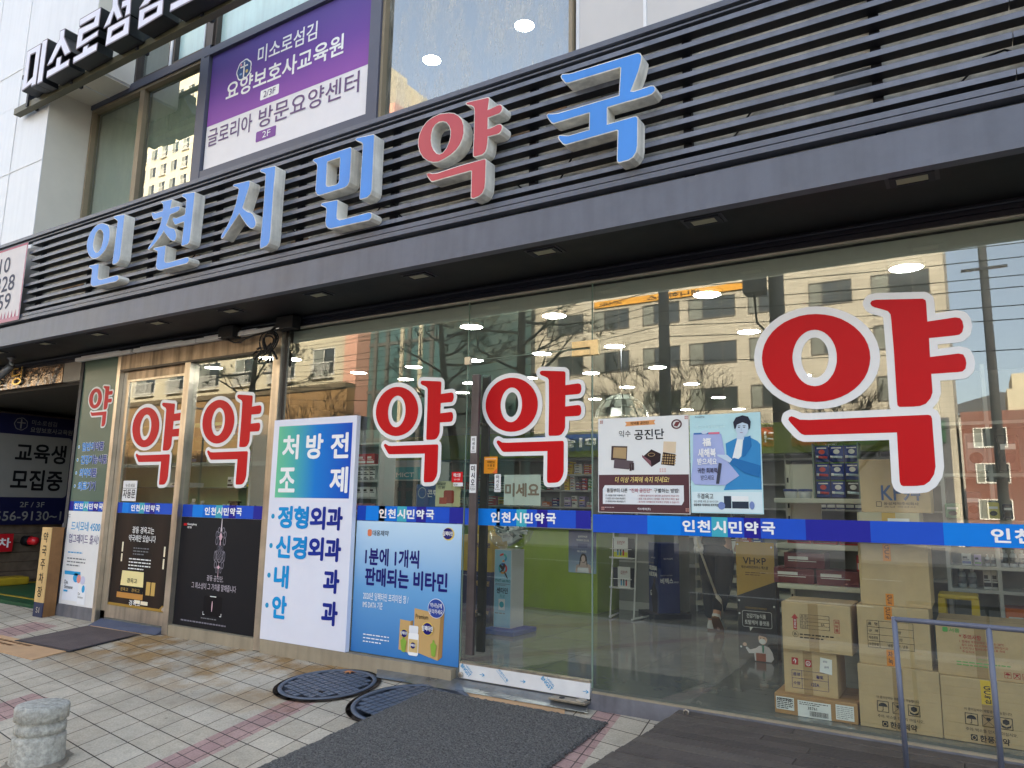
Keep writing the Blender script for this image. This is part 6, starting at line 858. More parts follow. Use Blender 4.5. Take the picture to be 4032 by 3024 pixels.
pouch(-0.02, 1.26, 0.10, 0.18, ink(90, 96, 98), 'grey mask pouch with a black mask shape'); pouch(0.09, 1.26, 0.07, 0.11, ink(214, 200, 110), 'yellow pouch beside the grey mask pouch'); pouch(-0.14, 1.26, 0.09, 0.1, ink(110, 150, 120), 'green clear pouch near the carton stack'); pouch(0.17, 1.26, 0.06, 0.1, ink(40, 46, 64), 'dark blue pouch right of the yellow pouch'); pouch(0.02, 1.57, 0.13, 0.26, ink(150, 152, 152), 'pale grey support pouch on the upper dim shelf'); pouch(0.2, 1.57, 0.12, 0.24, ink(56, 54, 50), 'dark support pouch on the upper dim shelf')
# yellow stool
ys = thing('stool', 'yellow plastic stool behind the right carton stack', 'stool', (-0.1, 1.0, 0.12)); YP = mat('yellow_plastic', C8(206, 176, 30), 0.4, var=0.06)
mb = MB(); mb.bbox(-0.25, -0.03, 0.9, 1.12, 0.76, 0.79, YP, 0.012); mb.build('seat', ys)
for x in (-0.25, -0.07):
    for y in (0.9, 1.08): mb = MB(); mb.add([(x - 0.02, y - 0.02, 0.121), (x + 0.045, y - 0.02, 0.121), (x + 0.045, y + 0.045, 0.121), (x - 0.02, y + 0.045, 0.121), (x, y, 0.765), (x + 0.04, y, 0.765), (x + 0.04, y + 0.04, 0.765), (x, y + 0.04, 0.765)], [(0, 3, 2, 1), (4, 5, 6, 7), (0, 1, 5, 4), (1, 2, 6, 5), (2, 3, 7, 6), (3, 0, 4, 7)], YP); mb.build('leg', ys)
# cardboard cartons stacked behind the glass
CARD = mat('cardboard', C8(196, 168, 126), 0.75, var=0.12, scale=5, bump=0.06, bscale=80); CARD2 = mat('brown_cardboard', C8(176, 134, 88), 0.75, var=0.12, scale=5, bump=0.06, bscale=80); TAPE = mat('brown_tape', C8(166, 136, 94), 0.3, var=0.1); OTAPE = mat('orange_tape', C8(226, 138, 36), 0.35, var=0.08); YTAPE = mat('yellow_tape', C8(224, 186, 46), 0.35, var=0.08)
INKB = ink(46, 44, 46); INKR = ink(176, 52, 52); INKG = ink(96, 168, 84)
def carton_box(x0, x1, y0, y1, z0, z1, label, m=CARD, rot=0.0):
    t = thing('cardboard_box', label, 'cardboard box', ((x0 + x1) / 2, (y0 + y1) / 2, z0), 'cardboard boxes stacked behind the glass'); m_ = MB(); m_.bbox(x0, x1, y0, y1, z0, z1, m, 0.005); m_.box(x0 + 0.01, x1 - 0.01, (y0 + y1) / 2 - 0.0015, (y0 + y1) / 2 + 0.0015, z1 - 0.001, z1 + 0.0008, ink(110, 90, 64)); m_.build('carton', t); f_ = Flat(y=y0 - 0.0005, step=0.0009); return t, f_
def grid(f_, x0, x1, zs, cols, m):
    for z in zs: f_.rect(x0, x1, z - 0.001, z + 0.001, m)
    for c in cols: f_.rect(c - 0.001, c + 0.001, zs[-1], zs[0], m)
def icons(f_, x, z, s, m, bgm):
    for i in range(3):
        a = x + i * s * 1.3; f_.shape([rrect(a, a + s, z, z + s, 0.001, 1), rrect(a + s * 0.06, a + s * 0.94, z + s * 0.06, z + s * 0.94, 0.001, 1)], m, 1)
        if i == 0: f_.shape([[(a + s * 0.12, z + s * 0.5)] + [(a + s * 0.5 + s * 0.38 * math.cos(rad(180 - 18 * k)), z + s * 0.5 + s * 0.35 * math.sin(rad(18 * k))) for k in range(11)]], m, 1); f_.rect(a + s * 0.47, a + s * 0.53, z + s * 0.15, z + s * 0.5, m, 1); f_.rect(a + s * 0.36, a + s * 0.5, z + s * 0.12, z + s * 0.18, m, 1)
        elif i == 1:
            for p, q in (((0.1, 0.1), (0.9, 0.9)), ((0.1, 0.9), (0.9, 0.1))): f_.shape([[(a + s * p[0] - 0.002, z + s * p[1]), (a + s * p[0] + 0.002, z + s * p[1]), (a + s * q[0] + 0.002, z + s * q[1]), (a + s * q[0] - 0.002, z + s * q[1])]], m, 1)
            f_.rect(a + s * 0.35, a + s * 0.65, z + s * 0.55, z + s * 0.8, m, 2)
        else: f_.shape([[(a + s * 0.5, z + s * 0.88), (a + s * 0.75, z + s * 0.76), (a + s * 0.75, z + s * 0.5), (a + s * 0.5, z + s * 0.38), (a + s * 0.25, z + s * 0.5), (a + s * 0.25, z + s * 0.76)]], m, 1); f_.shape([[(a + s * 0.1, z + s * 0.6), (a + s * 0.2, z + s * 0.35), (a + s * 0.5, z + s * 0.22), (a + s * 0.8, z + s * 0.35), (a + s * 0.9, z + s * 0.6), (a + s * 0.85, z + s * 0.2), (a + s * 0.6, z + s * 0.1), (a + s * 0.4, z + s * 0.1), (a + s * 0.15, z + s * 0.2)]], m, 1)
    return f_
t, f = carton_box(-1.095, -0.645, 0.10, 0.50, 0.121, 0.232, 'low brown box with white shipping labels at the bottom of the left stack', CARD2); f.rect(-1.085, -0.985, 0.145, 0.215, WHTP); f.lines(-1.08, -0.99, 0.15, 0.21, 6, BLK, fill=0.5, seed=3); f.rect(-0.965, -0.785, 0.122, 0.21, WHTP); f.text('35761', -0.91, -0.86, 0.165, 0.18, BLK, 0.03); f.lines(-0.955, -0.80, 0.185, 0.205, 2, BLK, fill=0.4, seed=4); f.rect(-0.76, -0.665, 0.135, 0.215, WHTP); f.lines(-0.755, -0.67, 0.14, 0.21, 7, GREYI, fill=0.3, seed=5)
rr = random.Random(2)
x = -0.90
while x < -0.80: w_ = rr.choice((0.0015, 0.003)); f.rect(x, x + w_, 0.13, 0.158, BLK, 2); x += w_ + rr.choice((0.0015, 0.0025))
f.text('실리만연질캡슐', -1.08, -0.995, 0.198, 0.21, BLK, 0.02, 3); f.build('labels', t)
t, f = carton_box(-1.045, -0.75, 0.15, 0.45, 0.2325, 0.482, 'small box marked with a blue table and red symbols, middle of the left stack'); f.rect(-0.935, -0.885, 0.235, 0.48, TAPE); f.shape([rrect(-0.999, -0.962, 0.395, 0.435, 0.002, 1)], INKR); f.text('↑', -0.99, -0.971, 0.40, 0.43, WHTP, 0.03, 3); f.shape([rrect(-0.925, -0.888, 0.39, 0.43, 0.002, 1)], INKR, 2); f.shape([ellipse(-0.9065, 0.41, 0.013, 0.014, 18), ellipse(-0.9065, 0.41, 0.010, 0.011, 18)], WHTP, 4); f.text('人', -0.914, -0.899, 0.401, 0.419, WHTP, 0.02, 4); grid(f, -1.0, -0.80, (0.365, 0.32, 0.265), (-1.0, -0.945, -0.80), NV); f.text('품명', -0.993, -0.955, 0.333, 0.352, NV, 0.02, 2); f.text('수량', -0.993, -0.955, 0.283, 0.302, NV, 0.02, 2); f.text('황토', -0.865, -0.825, 0.33, 0.35, NV, 0.03, 3); f.text('12EA', -0.895, -0.85, 0.285, 0.304, NV, 0.02, 3); f.shape([[(-0.845, 0.37), (-0.778, 0.36), (-0.775, 0.445), (-0.838, 0.452)]], WHTP, 2); f.text('포장', -0.825, -0.80, 0.425, 0.437, NV, 0.0, 4); f.text('급여', -0.818, -0.795, 0.395, 0.408, NV, 0.0, 4); f.build('print', t)
t, f = carton_box(-1.04, -0.66, 0.12, 0.47, 0.4825, 0.755, 'box with red arrow and black table, top of the left stack'); f.rect(-0.89, -0.835, 0.484, 0.754, TAPE); INK3 = ink(66, 56, 48); grid(f, -0.935, -0.775, (0.69, 0.67, 0.65, 0.63, 0.61), (-0.935, -0.895, -0.775), INK3)
for s, z in (('품 명', 0.675), ('규 격', 0.655), ('수 량', 0.635), ('LOT NO', 0.614)): f.text(s, -0.93, -0.90, z - 0.001, z + 0.012, INK3, 0.01, 2)
f.text('EA', -0.82, -0.80, 0.634, 0.646, INK3, 0.02, 2); f.shape([[(-0.975, 0.60), (-0.955, 0.60), (-0.955, 0.665), (-0.945, 0.665), (-0.965, 0.69), (-0.985, 0.665), (-0.975, 0.665)]], INKR); f.vtext('취급주의', -0.965, 0.012, 0.605, 0.66, WHTP, 0.02, 2); f.shape([rrect(-0.75, -0.72, 0.60, 0.675, 0.002, 1), rrect(-0.748, -0.722, 0.602, 0.673, 0.002, 1)], INKR); f.vtext('의약품', -0.735, 0.02, 0.605, 0.67, INKR, 0.02); f.shape([ellipse(-0.965, 0.575, 0.017, 0.018), ellipse(-0.965, 0.575, 0.015, 0.016)], INK3); f.text('B', -0.971, -0.958, 0.567, 0.583, INK3, 0.03); f.lines(-0.94, -0.755, 0.55, 0.585, 2, INK3, fill=0.4, seed=8); f.build('print', t)
HP = ('이 종이상자는 재활용이 가능합니다.', '주의: 박스를 던지지 마십시오.', '한풍제약')
def hanpoong(f, x0, z): f.text(HP[0], x0, x0 + 0.21, z + 0.145, z + 0.16, INKB, 0.005); icons(f, x0, z + 0.075, 0.058, INKB, CARD); f.text(HP[1], x0, x0 + 0.225, z + 0.045, z + 0.062, INKB, 0.005); f.shape([rrect(x0 + 0.02, x0 + 0.05, z, z + 0.03, 0.002, 1)], INKB); f.shape([ellipse(x0 + 0.035, z + 0.015, 0.011, 0.011), ellipse(x0 + 0.035, z + 0.015, 0.008, 0.008)], CARD, 3); f.text(HP[2], x0 + 0.06, x0 + 0.19, z - 0.002, z + 0.032, INKB, 0.03)
t, f = carton_box(-0.635, -0.235, 0.10, 0.52, 0.121, 0.452, 'large plain box with care symbols, bottom of the tall middle stack'); f.rect(-0.46, -0.41, 0.123, 0.45, TAPE); hanpoong(f, -0.545, 0.135); f.build('print', t)
t, f = carton_box(-0.625, -0.265, 0.12, 0.50, 0.4525, 0.772, 'box with a storage table and orange tape, second up in the middle stack'); f.rect(-0.485, -0.445, 0.70, 0.771, OTAPE); f.rect(-0.485, -0.445, 0.454, 0.54, OTAPE); grid(f, -0.575, -0.345, (0.69, 0.655, 0.615, 0.58, 0.545), (-0.575, -0.515, -0.345), INKB)
for s, z in (('품  명', 0.665), ('규  격', 0.627), ('제조번호', 0.59), ('보관방법', 0.555)): f.text(s, -0.57, -0.522, z, z + 0.016, INKB, 0.01, 2)
f.text('냉장, 실온, 냉동', -0.475, -0.375, 0.553, 0.571, INKB, 0.01, 2); f.text('량', -0.42, -0.405, 0.628, 0.645, INKB, 0.01, 2); f.text('효기한', -0.44, -0.40, 0.59, 0.606, INKB, 0.01, 2); f.vtext('GC녹십', -0.465, 0.024, 0.705, 0.77, INKB, 0.02, 2); f.vtext('자녹', -0.465, 0.024, 0.46, 0.535, INKB, 0.02, 2); f.build('print', t)
t, f = carton_box(-0.605, -0.25, 0.15, 0.52, 0.7725, 1.115, 'tall plain box with orange tape strips, third up in the middle stack'); f.rect(-0.475, -0.435, 0.774, 0.84, OTAPE); f.rect(-0.475, -0.435, 1.02, 1.114, OTAPE); f.vtext('GC녹', -0.455, 0.024, 1.03, 1.11, INKB, 0.02, 2); f.vtext('GC녹', -0.455, 0.024, 0.78, 0.835, INKB, 0.02, 2); f.build('print', t)
t, f = carton_box(-0.60, -0.28, 0.15, 0.5, 1.1155, 1.292, 'pale box with a mustard tape, partly behind the blue band', mat('pale_cardboard', C8(194, 180, 146), 0.7, var=0.1)); f.rect(-0.47, -0.40, 1.117, 1.291, mat('mustard_card', C8(198, 158, 62))); f.rect(-0.44, -0.33, 1.22, 1.26, WHTP, 2); f.build('print', t)
t, f = carton_box(-0.58, -0.22, 0.2, 0.55, 1.2925, 1.60, 'topmost box with blue letters and maker name behind the largest decal'); f.text('KF94', -0.47, -0.27, 1.36, 1.45, ink(60, 90, 140), 0.03); f.text('동성제약주식회사', -0.46, -0.28, 1.335, 1.352, INKB, 0.02); f.shape([rrect(-0.50, -0.47, 1.325, 1.355, 0.002, 1), rrect(-0.497, -0.473, 1.328, 1.352, 0.002, 1)], INKB); f.text('충남 아산시', -0.46, -0.30, 1.32, 1.33, INKB, 0); f.build('print', t)
t, f = carton_box(-0.232, 0.19, 0.10, 0.55, 0.121, 0.442, 'large box with yellow branded tape and care symbols, bottom right'); f.rect(-0.05, 0.005, 0.32, 0.44, YTAPE); f.rect(-0.05, 0.005, 0.123, 0.32, TAPE); f.vtext('GC녹십', -0.022, 0.03, 0.325, 0.415, INKB, 0.03, 2); hanpoong(f, -0.13, 0.135); f.build('print', t)
t, f = carton_box(-0.238, 0.20, 0.12, 0.6, 0.4425, 0.708, 'box with green logo and red care notes, upper right beside the yellow stool', CARD); f.rect(-0.06, -0.01, 0.444, 0.707, TAPE); f.shape([rrect(-0.205, -0.18, 0.665, 0.69, 0.006, 3)], INKG); f.text('서흥', -0.175, -0.125, 0.665, 0.688, INKG, 0.02); f.text('* 주의사항', -0.13, -0.03, 0.635, 0.66, INKR, 0.02, 2); f.text('1. 밀폐된 포장상태로 온도 15~28℃', -0.13, 0.07, 0.617, 0.63, INKR, 0.0, 2); f.text('습도 65% RH 이하에서 보관하십시오.', -0.12, 0.09, 0.600, 0.613, INKR, 0.0, 2); f.text('2. 던지거나 떨어뜨리지 않도록 하여', -0.13, 0.07, 0.583, 0.596, INKR, 0.0, 2); f.text('주십시오.', -0.12, -0.06, 0.566, 0.579, INKR, 0.0, 2); f.text('(주)서흥', -0.05, 0.0, 0.532, 0.545, INKG, 0.0, 2); f.lines(-0.15, 0.09, 0.497, 0.525, 2, INKG, fill=0.4, seed=5); icons(f, 0.06, 0.46, 0.03, INKR, CARD); f.build('print', t)
# clear dome ornament
do = thing('dome_lamp', 'clear puzzle-panel dome pendant hanging above the gift box poster', 'pendant lamp', (-2.6, 1.45, 2.1)); mb = MB()
DOM = mat('dome_panel', C8(196, 202, 190), 0.2, var=0.1, scale=8, spec=0.8); cxd, cyd, czd, R_ = -2.66, 1.5, 2.06, 0.245
for i in range(12):
    for j in range(4):
        if (i * 3 + j * 5) % 7 == 3: continue
        a0, a1 = rad(30 * i + (6 if j % 2 else 0)), rad(30 * i + 24); e0, e1 = rad(3 + 21 * j), rad(3 + 21 * j + 19)
        V = []
        for rr_ in (R_, R_ - 0.006):
            for e in (e0, e1):
                for a in (a0, a1): V.append((cxd + rr_ * math.cos(e) * math.cos(a), cyd + rr_ * math.cos(e) * math.sin(a), czd + rr_ * math.sin(e)))
        mb.add(V, [(0, 1, 3, 2), (4, 6, 7, 5), (0, 4, 5, 1), (2, 3, 7, 6), (0, 2, 6, 4), (1, 5, 7, 3)], DOM)
mb.build('shell', do); mb = MB(); mb.tube([(cxd, cyd, czd + R_ - 0.01), (cxd, cyd, 2.752)], 0.004, DARKB, 6); mb.build('cord', do); mb = MB(); mb.lathe([(0.0, 0.0), (0.05, 0.03), (0.06, 0.08), (0.03, 0.13), (0.0, 0.14)], cxd, cyd, czd, CLEAR, 16); mb.build('bulb', do)
# left shelving and display window behind the doors
SAGE = mat('sage_panel_back', C8(150, 174, 124), 0.6, var=0.08); GLS = mat('glass_shelf', C8(90, 120, 100), 0.15, var=0.0)
dw = thing('display_cabinet', 'sage green display case with glass shelves behind the doors', 'display cabinet', (-7.2, 0.5, 0.12)); mb = MB(); mb.box(-8.8, -6.05, 0.62, 0.65, 0.13, 2.15, SAGE); mb.box(-8.8, -6.05, 0.25, 0.62, 0.121, 1.1, SAGE); mb.box(-6.08, -6.05, 0.25, 0.62, 1.1, 2.15, SHW); mb.build('body', dw)
for z in (1.42, 1.68, 1.95): mb = MB(); mb.box(-8.75, -6.09, 0.28, 0.615, z - 0.006, z, GLS); mb.build('glass_shelf', dw)
for i, x in enumerate((-7.42, -7.33, -7.2, -7.05)): bottle(x, 0.45, 1.101, 0.2 - 0.02 * (i % 2), 0.04, 'clear bottle behind the sliding door, bottom of the display case', 'tall bottles', body=mat('cloudy_plastic', C8(170, 178, 180)))
for i, x in enumerate((-6.66, -6.59)): bottle(x, 0.43, 1.101, 0.15, 0.034, 'white bottle beside the spray bottles in the display case', 'white bottles in the display case')
for i, x in enumerate((-6.52, -6.44)):
    t = bottle(x, 0.43, 1.101, 0.17, 0.036, 'white spray bottle with black trigger in the display case', 'spray bottles in the display case', capc=BLK); mb = MB(); mb.box(x - 0.06, x + 0.03, 0.415, 0.445, 1.265, 1.285, BLK); mb.box(x - 0.045, x - 0.03, 0.42, 0.44, 1.235, 1.265, BLK); mb.build('trigger', t)
carton('white', 0.07, 0.05, 0.14, -6.2, 0.42, 1.101, 'white carton with red cross in the display case', None, stripe='red')
for i in range(3): carton('white', 0.09, 0.09, 0.11 - 0.015 * i, -6.52 + i * 0.1, 0.42, 1.4205, 'white carton on the lowest glass shelf, row of three', 'white cartons on the lowest glass shelf', stripe='black')
for i in range(2): carton('green', 0.05, 0.07, 0.1, -6.26 + i * 0.055, 0.42, 1.4205, 'lime carton of a pair on the lowest glass shelf', 'green cartons on the lowest glass shelf', stripe='yellow')
carton('white', 0.3, 0.2, 0.05, -7.3, 0.42, 1.4205, 'flat white carton lying on the lowest glass shelf', None, stripe='lilac'); carton('white', 0.16, 0.18, 0.22, -7.55, 0.42, 1.4205, 'large white carton at the left of the lowest glass shelf', None, stripe='white')
carton('blue', 0.3, 0.12, 0.11, -6.62, 0.42, 1.6805, 'blue and white carton on the middle glass shelf', None, stripe='white'); carton('maroon', 0.26, 0.12, 0.1, -6.25, 0.42, 1.6805, 'maroon carton on the middle glass shelf', None, stripe='red'); carton('black', 0.24, 0.12, 0.13, -7.2, 0.42, 1.6805, 'dark carton behind the door decal on the middle glass shelf', None, stripe='blue')
carton('dark blue', 0.5, 0.14, 0.12, -6.7, 0.42, 1.9505, 'dark blue carton on the top glass shelf', None, stripe='white'); carton('red', 0.2, 0.12, 0.09, -6.35, 0.42, 1.9505, 'red carton on the top glass shelf', None, stripe='white'); carton('black', 0.4, 0.14, 0.12, -7.4, 0.42, 1.9505, 'black carton on the top glass shelf', None, stripe='dark blue')
# potted plant behind the fixed pane
pp = thing('potted_plant', 'leafy potted plant behind the fixed pane left of the clinic board', 'plant', (-6.0, 0.35, 1.1)); mb = MB(); mb.lathe([(0.05, 0), (0.07, 0.09), (0.062, 0.09), (0.06, 0.07), (0, 0.07)], -5.95, 0.30, 1.101, WHTP, 20); mb.build('pot', pp); mb = MB(); rr = random.Random(8); LEAF = mat('leaf_green', (0.05, 0.10, 0.035), 0.45, var=0.3)
for i in range(16):
    a = rr.uniform(0, 6.28); L_ = rr.uniform(0.12, 0.24); up = rr.uniform(0.2, 1.0); d = Vector((math.cos(a) * 1.0, math.sin(a) * 0.5, up)).normalized(); s = Vector((-d.y, d.x, 0)).normalized(); p0 = Vector((-5.95, 0.30, 1.17)); p1 = p0 + d * L_ * 0.55; p2 = p0 + d * L_ + Vector((0, 0, -0.04)); mb.add([p0, p1 + s * 0.025, p2, p1 - s * 0.025], [(0, 1, 2), (0, 2, 3)], LEAF, True)
mb.build('foliage', pp)
# white shelf and fridge left of the wall poster
shelf_unit('side_shelf', 'white side shelf with pale cartons left of the drinks fridge', -7.5, -6.05, 2.1, 2.4, 0.12, 2.2, (0.9, 1.15, 1.35, 1.55, 1.74, 2.0), (-7.49, -6.6, -6.055))
for i in range(4):
    for k in range(3): carton('white', 0.09, 0.1, 0.055, -6.5 + i * 0.1, 2.2, 1.5615 + k * 0.056, 'white carton stacked on the middle of the white side shelf', 'white cartons on the side shelf', stripe='black')
for i in range(3): carton('red', 0.13, 0.1, 0.13, -6.52 + i * 0.14, 2.2, 1.7515, 'red and white carton on the upper side shelf', 'red cartons on the side shelf', stripe='white')
for i in range(4): carton('white', 0.1, 0.1, 0.12, -6.5 + i * 0.105, 2.2, 1.3615, 'white carton in a row on the lower side shelf', 'white cartons in a row on the side shelf', stripe='white')
for i in range(2): carton('pink', 0.2, 0.1, 0.12, -6.45 + i * 0.22, 2.2, 1.1615, 'pink carton low on the side shelf', 'pink cartons on the side shelf', stripe='white')
fg = thing('drinks_fridge', 'white glass-front drinks fridge with teal header', 'fridge', (-6.3, 3.0, 0.12)); mb = MB(); mb.box(-6.75, -6.05, 2.95, 3.5, 0.121, 1.85, SHW); mb.build('body', fg); mb = MB(); mb.box(-6.70, -6.10, 2.945, 2.949, 0.3, 1.58, mat('fridge_dark', (0.03, 0.032, 0.035), 0.15, var=0.1)); mb.build('door', fg); f1 = Flat(y=2.944); f1.rect(-6.70, -6.10, 1.6, 1.76, ink(96, 170, 176)); f1.text('MICT', -6.5, -6.2, 1.63, 1.69, WHT, 0.03, 2); f1.build('header_sign', fg)
bx = thing('display_box', 'tall blue carton display with round emblem beside the fridge', 'display box', (-5.55, 2.5, 0.12)); mb = MB(); mb.box(-5.75, -5.35, 2.45, 2.75, 0.121, 1.52, mat('blue_display_card', C8(40, 78, 140), 0.45, var=0.08)); mb.build('body', bx); f1 = Flat(y=2.449); f1.shape([ellipse(-5.66, 1.42, 0.06, 0.065), ellipse(-5.66, 1.42, 0.054, 0.058)], ink(190, 200, 190)); f1.text('콘택', -5.58, -5.42, 1.37, 1.46, WHT, 0.02, 2); f1.build('print', bx)
t, f1, f2 = poster('poster', 'cream leaflet with red bag picture left of the glass joint', 'poster', -3.60, -3.36, 1.275, 1.47, 0.03, ink(196, 192, 150)); f1.shape([rrect(-3.52, -3.42, 1.30, 1.40, 0.015)], ink(150, 60, 46)); f1.rect(-3.56, -3.49, 1.295, 1.345, ink(170, 70, 50), 2); f2.text('10일분', -3.585, -3.50, 1.44, 1.462, BLK, 0.01); f2.text('천원', -3.575, -3.51, 1.41, 1.435, BLK, 0.01); f1.build('picture', t); f2.build('lettering', t)
# ------------------------------------------------------------------ person sweeping inside the shop
def skin_mesh(name, verts, edges, radii, material, parent, root=0, sub=2):
    me = bpy.data.meshes.new(name); me.from_pydata(verts, edges, []); o = bpy.data.objects.new(name, me); COL.objects.link(o)
    o.modifiers.new('skin', 'SKIN'); lay = me.skin_vertices[0] if me.skin_vertices else None
    if lay is None: me.skin_vertices.new() if hasattr(me.skin_vertices, 'new') else None; lay = me.skin_vertices[0]
    for i, r in enumerate(radii): lay.data[i].radius = r if isinstance(r, tuple) else (r, r); lay.data[i].use_root = (i == root)
    s = o.modifiers.new('sub', 'SUBSURF'); s.levels = s.render_levels = sub
    dg = bpy.context.evaluated_depsgraph_get(); m2 = bpy.data.meshes.new_from_object(o.evaluated_get(dg)); bpy.data.objects.remove(o)
    m2.materials.clear(); m2.materials.append(material)
    for p in m2.polygons: p.use_smooth = True
    o2 = bpy.data.objects.new(name, m2); COL.objects.link(o2)
    if parent: o2.parent = parent
    return o2
pz0 = 0.12; PX, PY = -2.2, 2.72
pr = thing('person', 'person in dark clothes walking in the shop, white glove holding a pale stick', 'person', (PX, PY, pz0))
BODYC = mat('skin_tone', C8(196, 150, 122), 0.5, var=0.05); BLKC = mat('black_cloth', (0.022, 0.022, 0.025), 0.85, var=0.25, scale=12); DKTOP = mat('charcoal_cloth', (0.045, 0.045, 0.05), 0.85, var=0.25, scale=12)
# body seen from behind: walking away from the glass, right heel lifted
V = [(0, 0, 0.90), (0, 0.0, 1.08), (0, 0.01, 1.25), (0, 0.0, 1.36), (0, 0.01, 1.43), (0, 0.03, 1.50), (0, 0.03, 1.58),
     (-0.16, 0.0, 1.34), (-0.215, -0.02, 1.10), (-0.165, -0.08, 0.89), (0.16, 0.0, 1.34), (0.225, 0.02, 1.10), (0.2, 0.10, 0.90),
     (-0.085, 0.0, 0.82), (-0.09, 0.08, 0.46), (-0.09, 0.10, 0.10), (-0.09, 0.20, 0.035), (0.085, 0.0, 0.82), (0.06, 0.0, 0.47), (0.03, -0.14, 0.17), (0.03, -0.05, 0.035)]
E_ = [(0, 1), (1, 2), (2, 3), (3, 4), (4, 5), (5, 6), (3, 7), (7, 8), (8, 9), (3, 10), (10, 11), (11, 12), (0, 13), (13, 14), (14, 15), (15, 16), (0, 17), (17, 18), (18, 19), (19, 20)]
R_ = [(0.14, 0.10), (0.125, 0.09), (0.145, 0.095), (0.10, 0.07), 0.05, (0.075, 0.09), (0.07, 0.085), 0.06, 0.045, 0.032, 0.06, 0.045, 0.032, 0.09, 0.062, 0.042, 0.035, 0.09, 0.062, 0.042, 0.035]
skin_mesh('body', V, E_, R_, BODYC, pr)
skin_mesh('trousers', [(0, 0, 0.93), (0, 0, 0.88), (-0.09, 0.0, 0.80), (-0.095, 0.08, 0.46), (-0.09, 0.10, 0.10), (0.09, 0.0, 0.80), (0.065, 0.0, 0.47), (0.032, -0.13, 0.19)], [(0, 1), (1, 2), (2, 3), (3, 4), (1, 5), (5, 6), (6, 7)], [(0.17, 0.13), (0.18, 0.135), 0.115, 0.088, 0.072, 0.115, 0.088, 0.072], BLKC, pr, 1)
skin_mesh('jacket', [(0, 0, 0.80), (0, 0, 1.0), (0, 0.01, 1.24), (0, 0.0, 1.36), (-0.165, 0.0, 1.33), (-0.22, -0.02, 1.10), (-0.18, -0.07, 0.93), (0.165, 0.0, 1.33), (0.23, 0.02, 1.10), (0.205, 0.09, 0.93)], [(0, 1), (1, 2), (2, 3), (3, 4), (4, 5), (5, 6), (3, 7), (7, 8), (8, 9)], [(0.185, 0.14), (0.155, 0.12), (0.17, 0.12), (0.11, 0.085), 0.075, 0.062, 0.05, 0.075, 0.062, 0.05], DKTOP, pr, 1)
skin_mesh('hair', [(0, 0.01, 1.50), (0, 0.0, 1.57), (0, 0.03, 1.62), (0, -0.02, 1.46)], [(0, 1), (1, 2), (0, 3)], [(0.088, 0.085), (0.092, 0.095), (0.06, 0.07), (0.06, 0.04)], mat('dark_hair', (0.02, 0.017, 0.015), 0.6, var=0.2), pr)
mb = MB()
for s in (-1, 1): mb.lathe([(0, -0.03), (0.018, -0.02), (0.02, 0.0), (0.016, 0.02), (0, 0.03)], s * 0.088, 0.035, 1.54, BODYC, 10)
mb.lathe([(0.014, -0.02), (0.01, 0.01), (0, 0.02)], 0, 0.13, 1.535, BODYC, 8)
for s in (-1, 1): mb.lathe([(0, -0.006), (0.009, 0), (0, 0.006)], s * 0.032, 0.112, 1.555, BLK, 8)
mb.box(-0.022, 0.022, 0.108, 0.113, 1.495, 1.501, ink(150, 80, 76)); o = mb.build('face', loc=(0, 0, 0)); o.parent = pr
GLV = mat('white_glove', (0.62, 0.60, 0.58), 0.8, var=0.1, scale=20)
skin_mesh('glove', [(-0.165, -0.08, 0.91), (-0.15, -0.10, 0.84), (-0.135, -0.12, 0.80)], [(0, 1), (1, 2)], [0.036, (0.042, 0.034), (0.04, 0.03)], GLV, pr)
for k in range(4):
    a = -0.172 + k * 0.021; skin_mesh('finger', [(a, -0.115, 0.815 - 0.004 * k), (a + 0.004, -0.150, 0.785 - 0.004 * k), (a + 0.012, -0.145, 0.745 + 0.003 * k), (a + 0.016, -0.12, 0.735 + 0.004 * k)], [(0, 1), (1, 2), (2, 3)], [0.0105, 0.010, 0.0095, 0.0085], GLV, pr, 0, 1)
skin_mesh('thumb', [(-0.115, -0.10, 0.83), (-0.09, -0.13, 0.79), (-0.10, -0.15, 0.755)], [(0, 1), (1, 2)], [0.013, 0.011, 0.009], GLV, pr, 0, 1)
skin_mesh('hand', [(0.2, 0.10, 0.90), (0.195, 0.13, 0.82), (0.19, 0.15, 0.78)], [(0, 1), (1, 2)], [0.03, (0.04, 0.028), (0.038, 0.025)], BODYC, pr)
for k in range(4): a = 0.158 + k * 0.021; skin_mesh('finger', [(a, 0.15, 0.79), (a, 0.165, 0.745), (a - 0.002, 0.155, 0.705 + 0.006 * abs(k - 1))], [(0, 1), (1, 2)], [0.010, 0.0095, 0.0085], BODYC, pr, 0, 1)
skin_mesh('thumb', [(0.165, 0.14, 0.83), (0.14, 0.155, 0.79), (0.14, 0.16, 0.755)], [(0, 1), (1, 2)], [0.012, 0.011, 0.009], BODYC, pr, 0, 1)
SHW2 = mat('white_shoe', (0.6, 0.6, 0.58), 0.6, var=0.1); SOLE = mat('brown_sole', C8(120, 84, 58), 0.7, var=0.2)
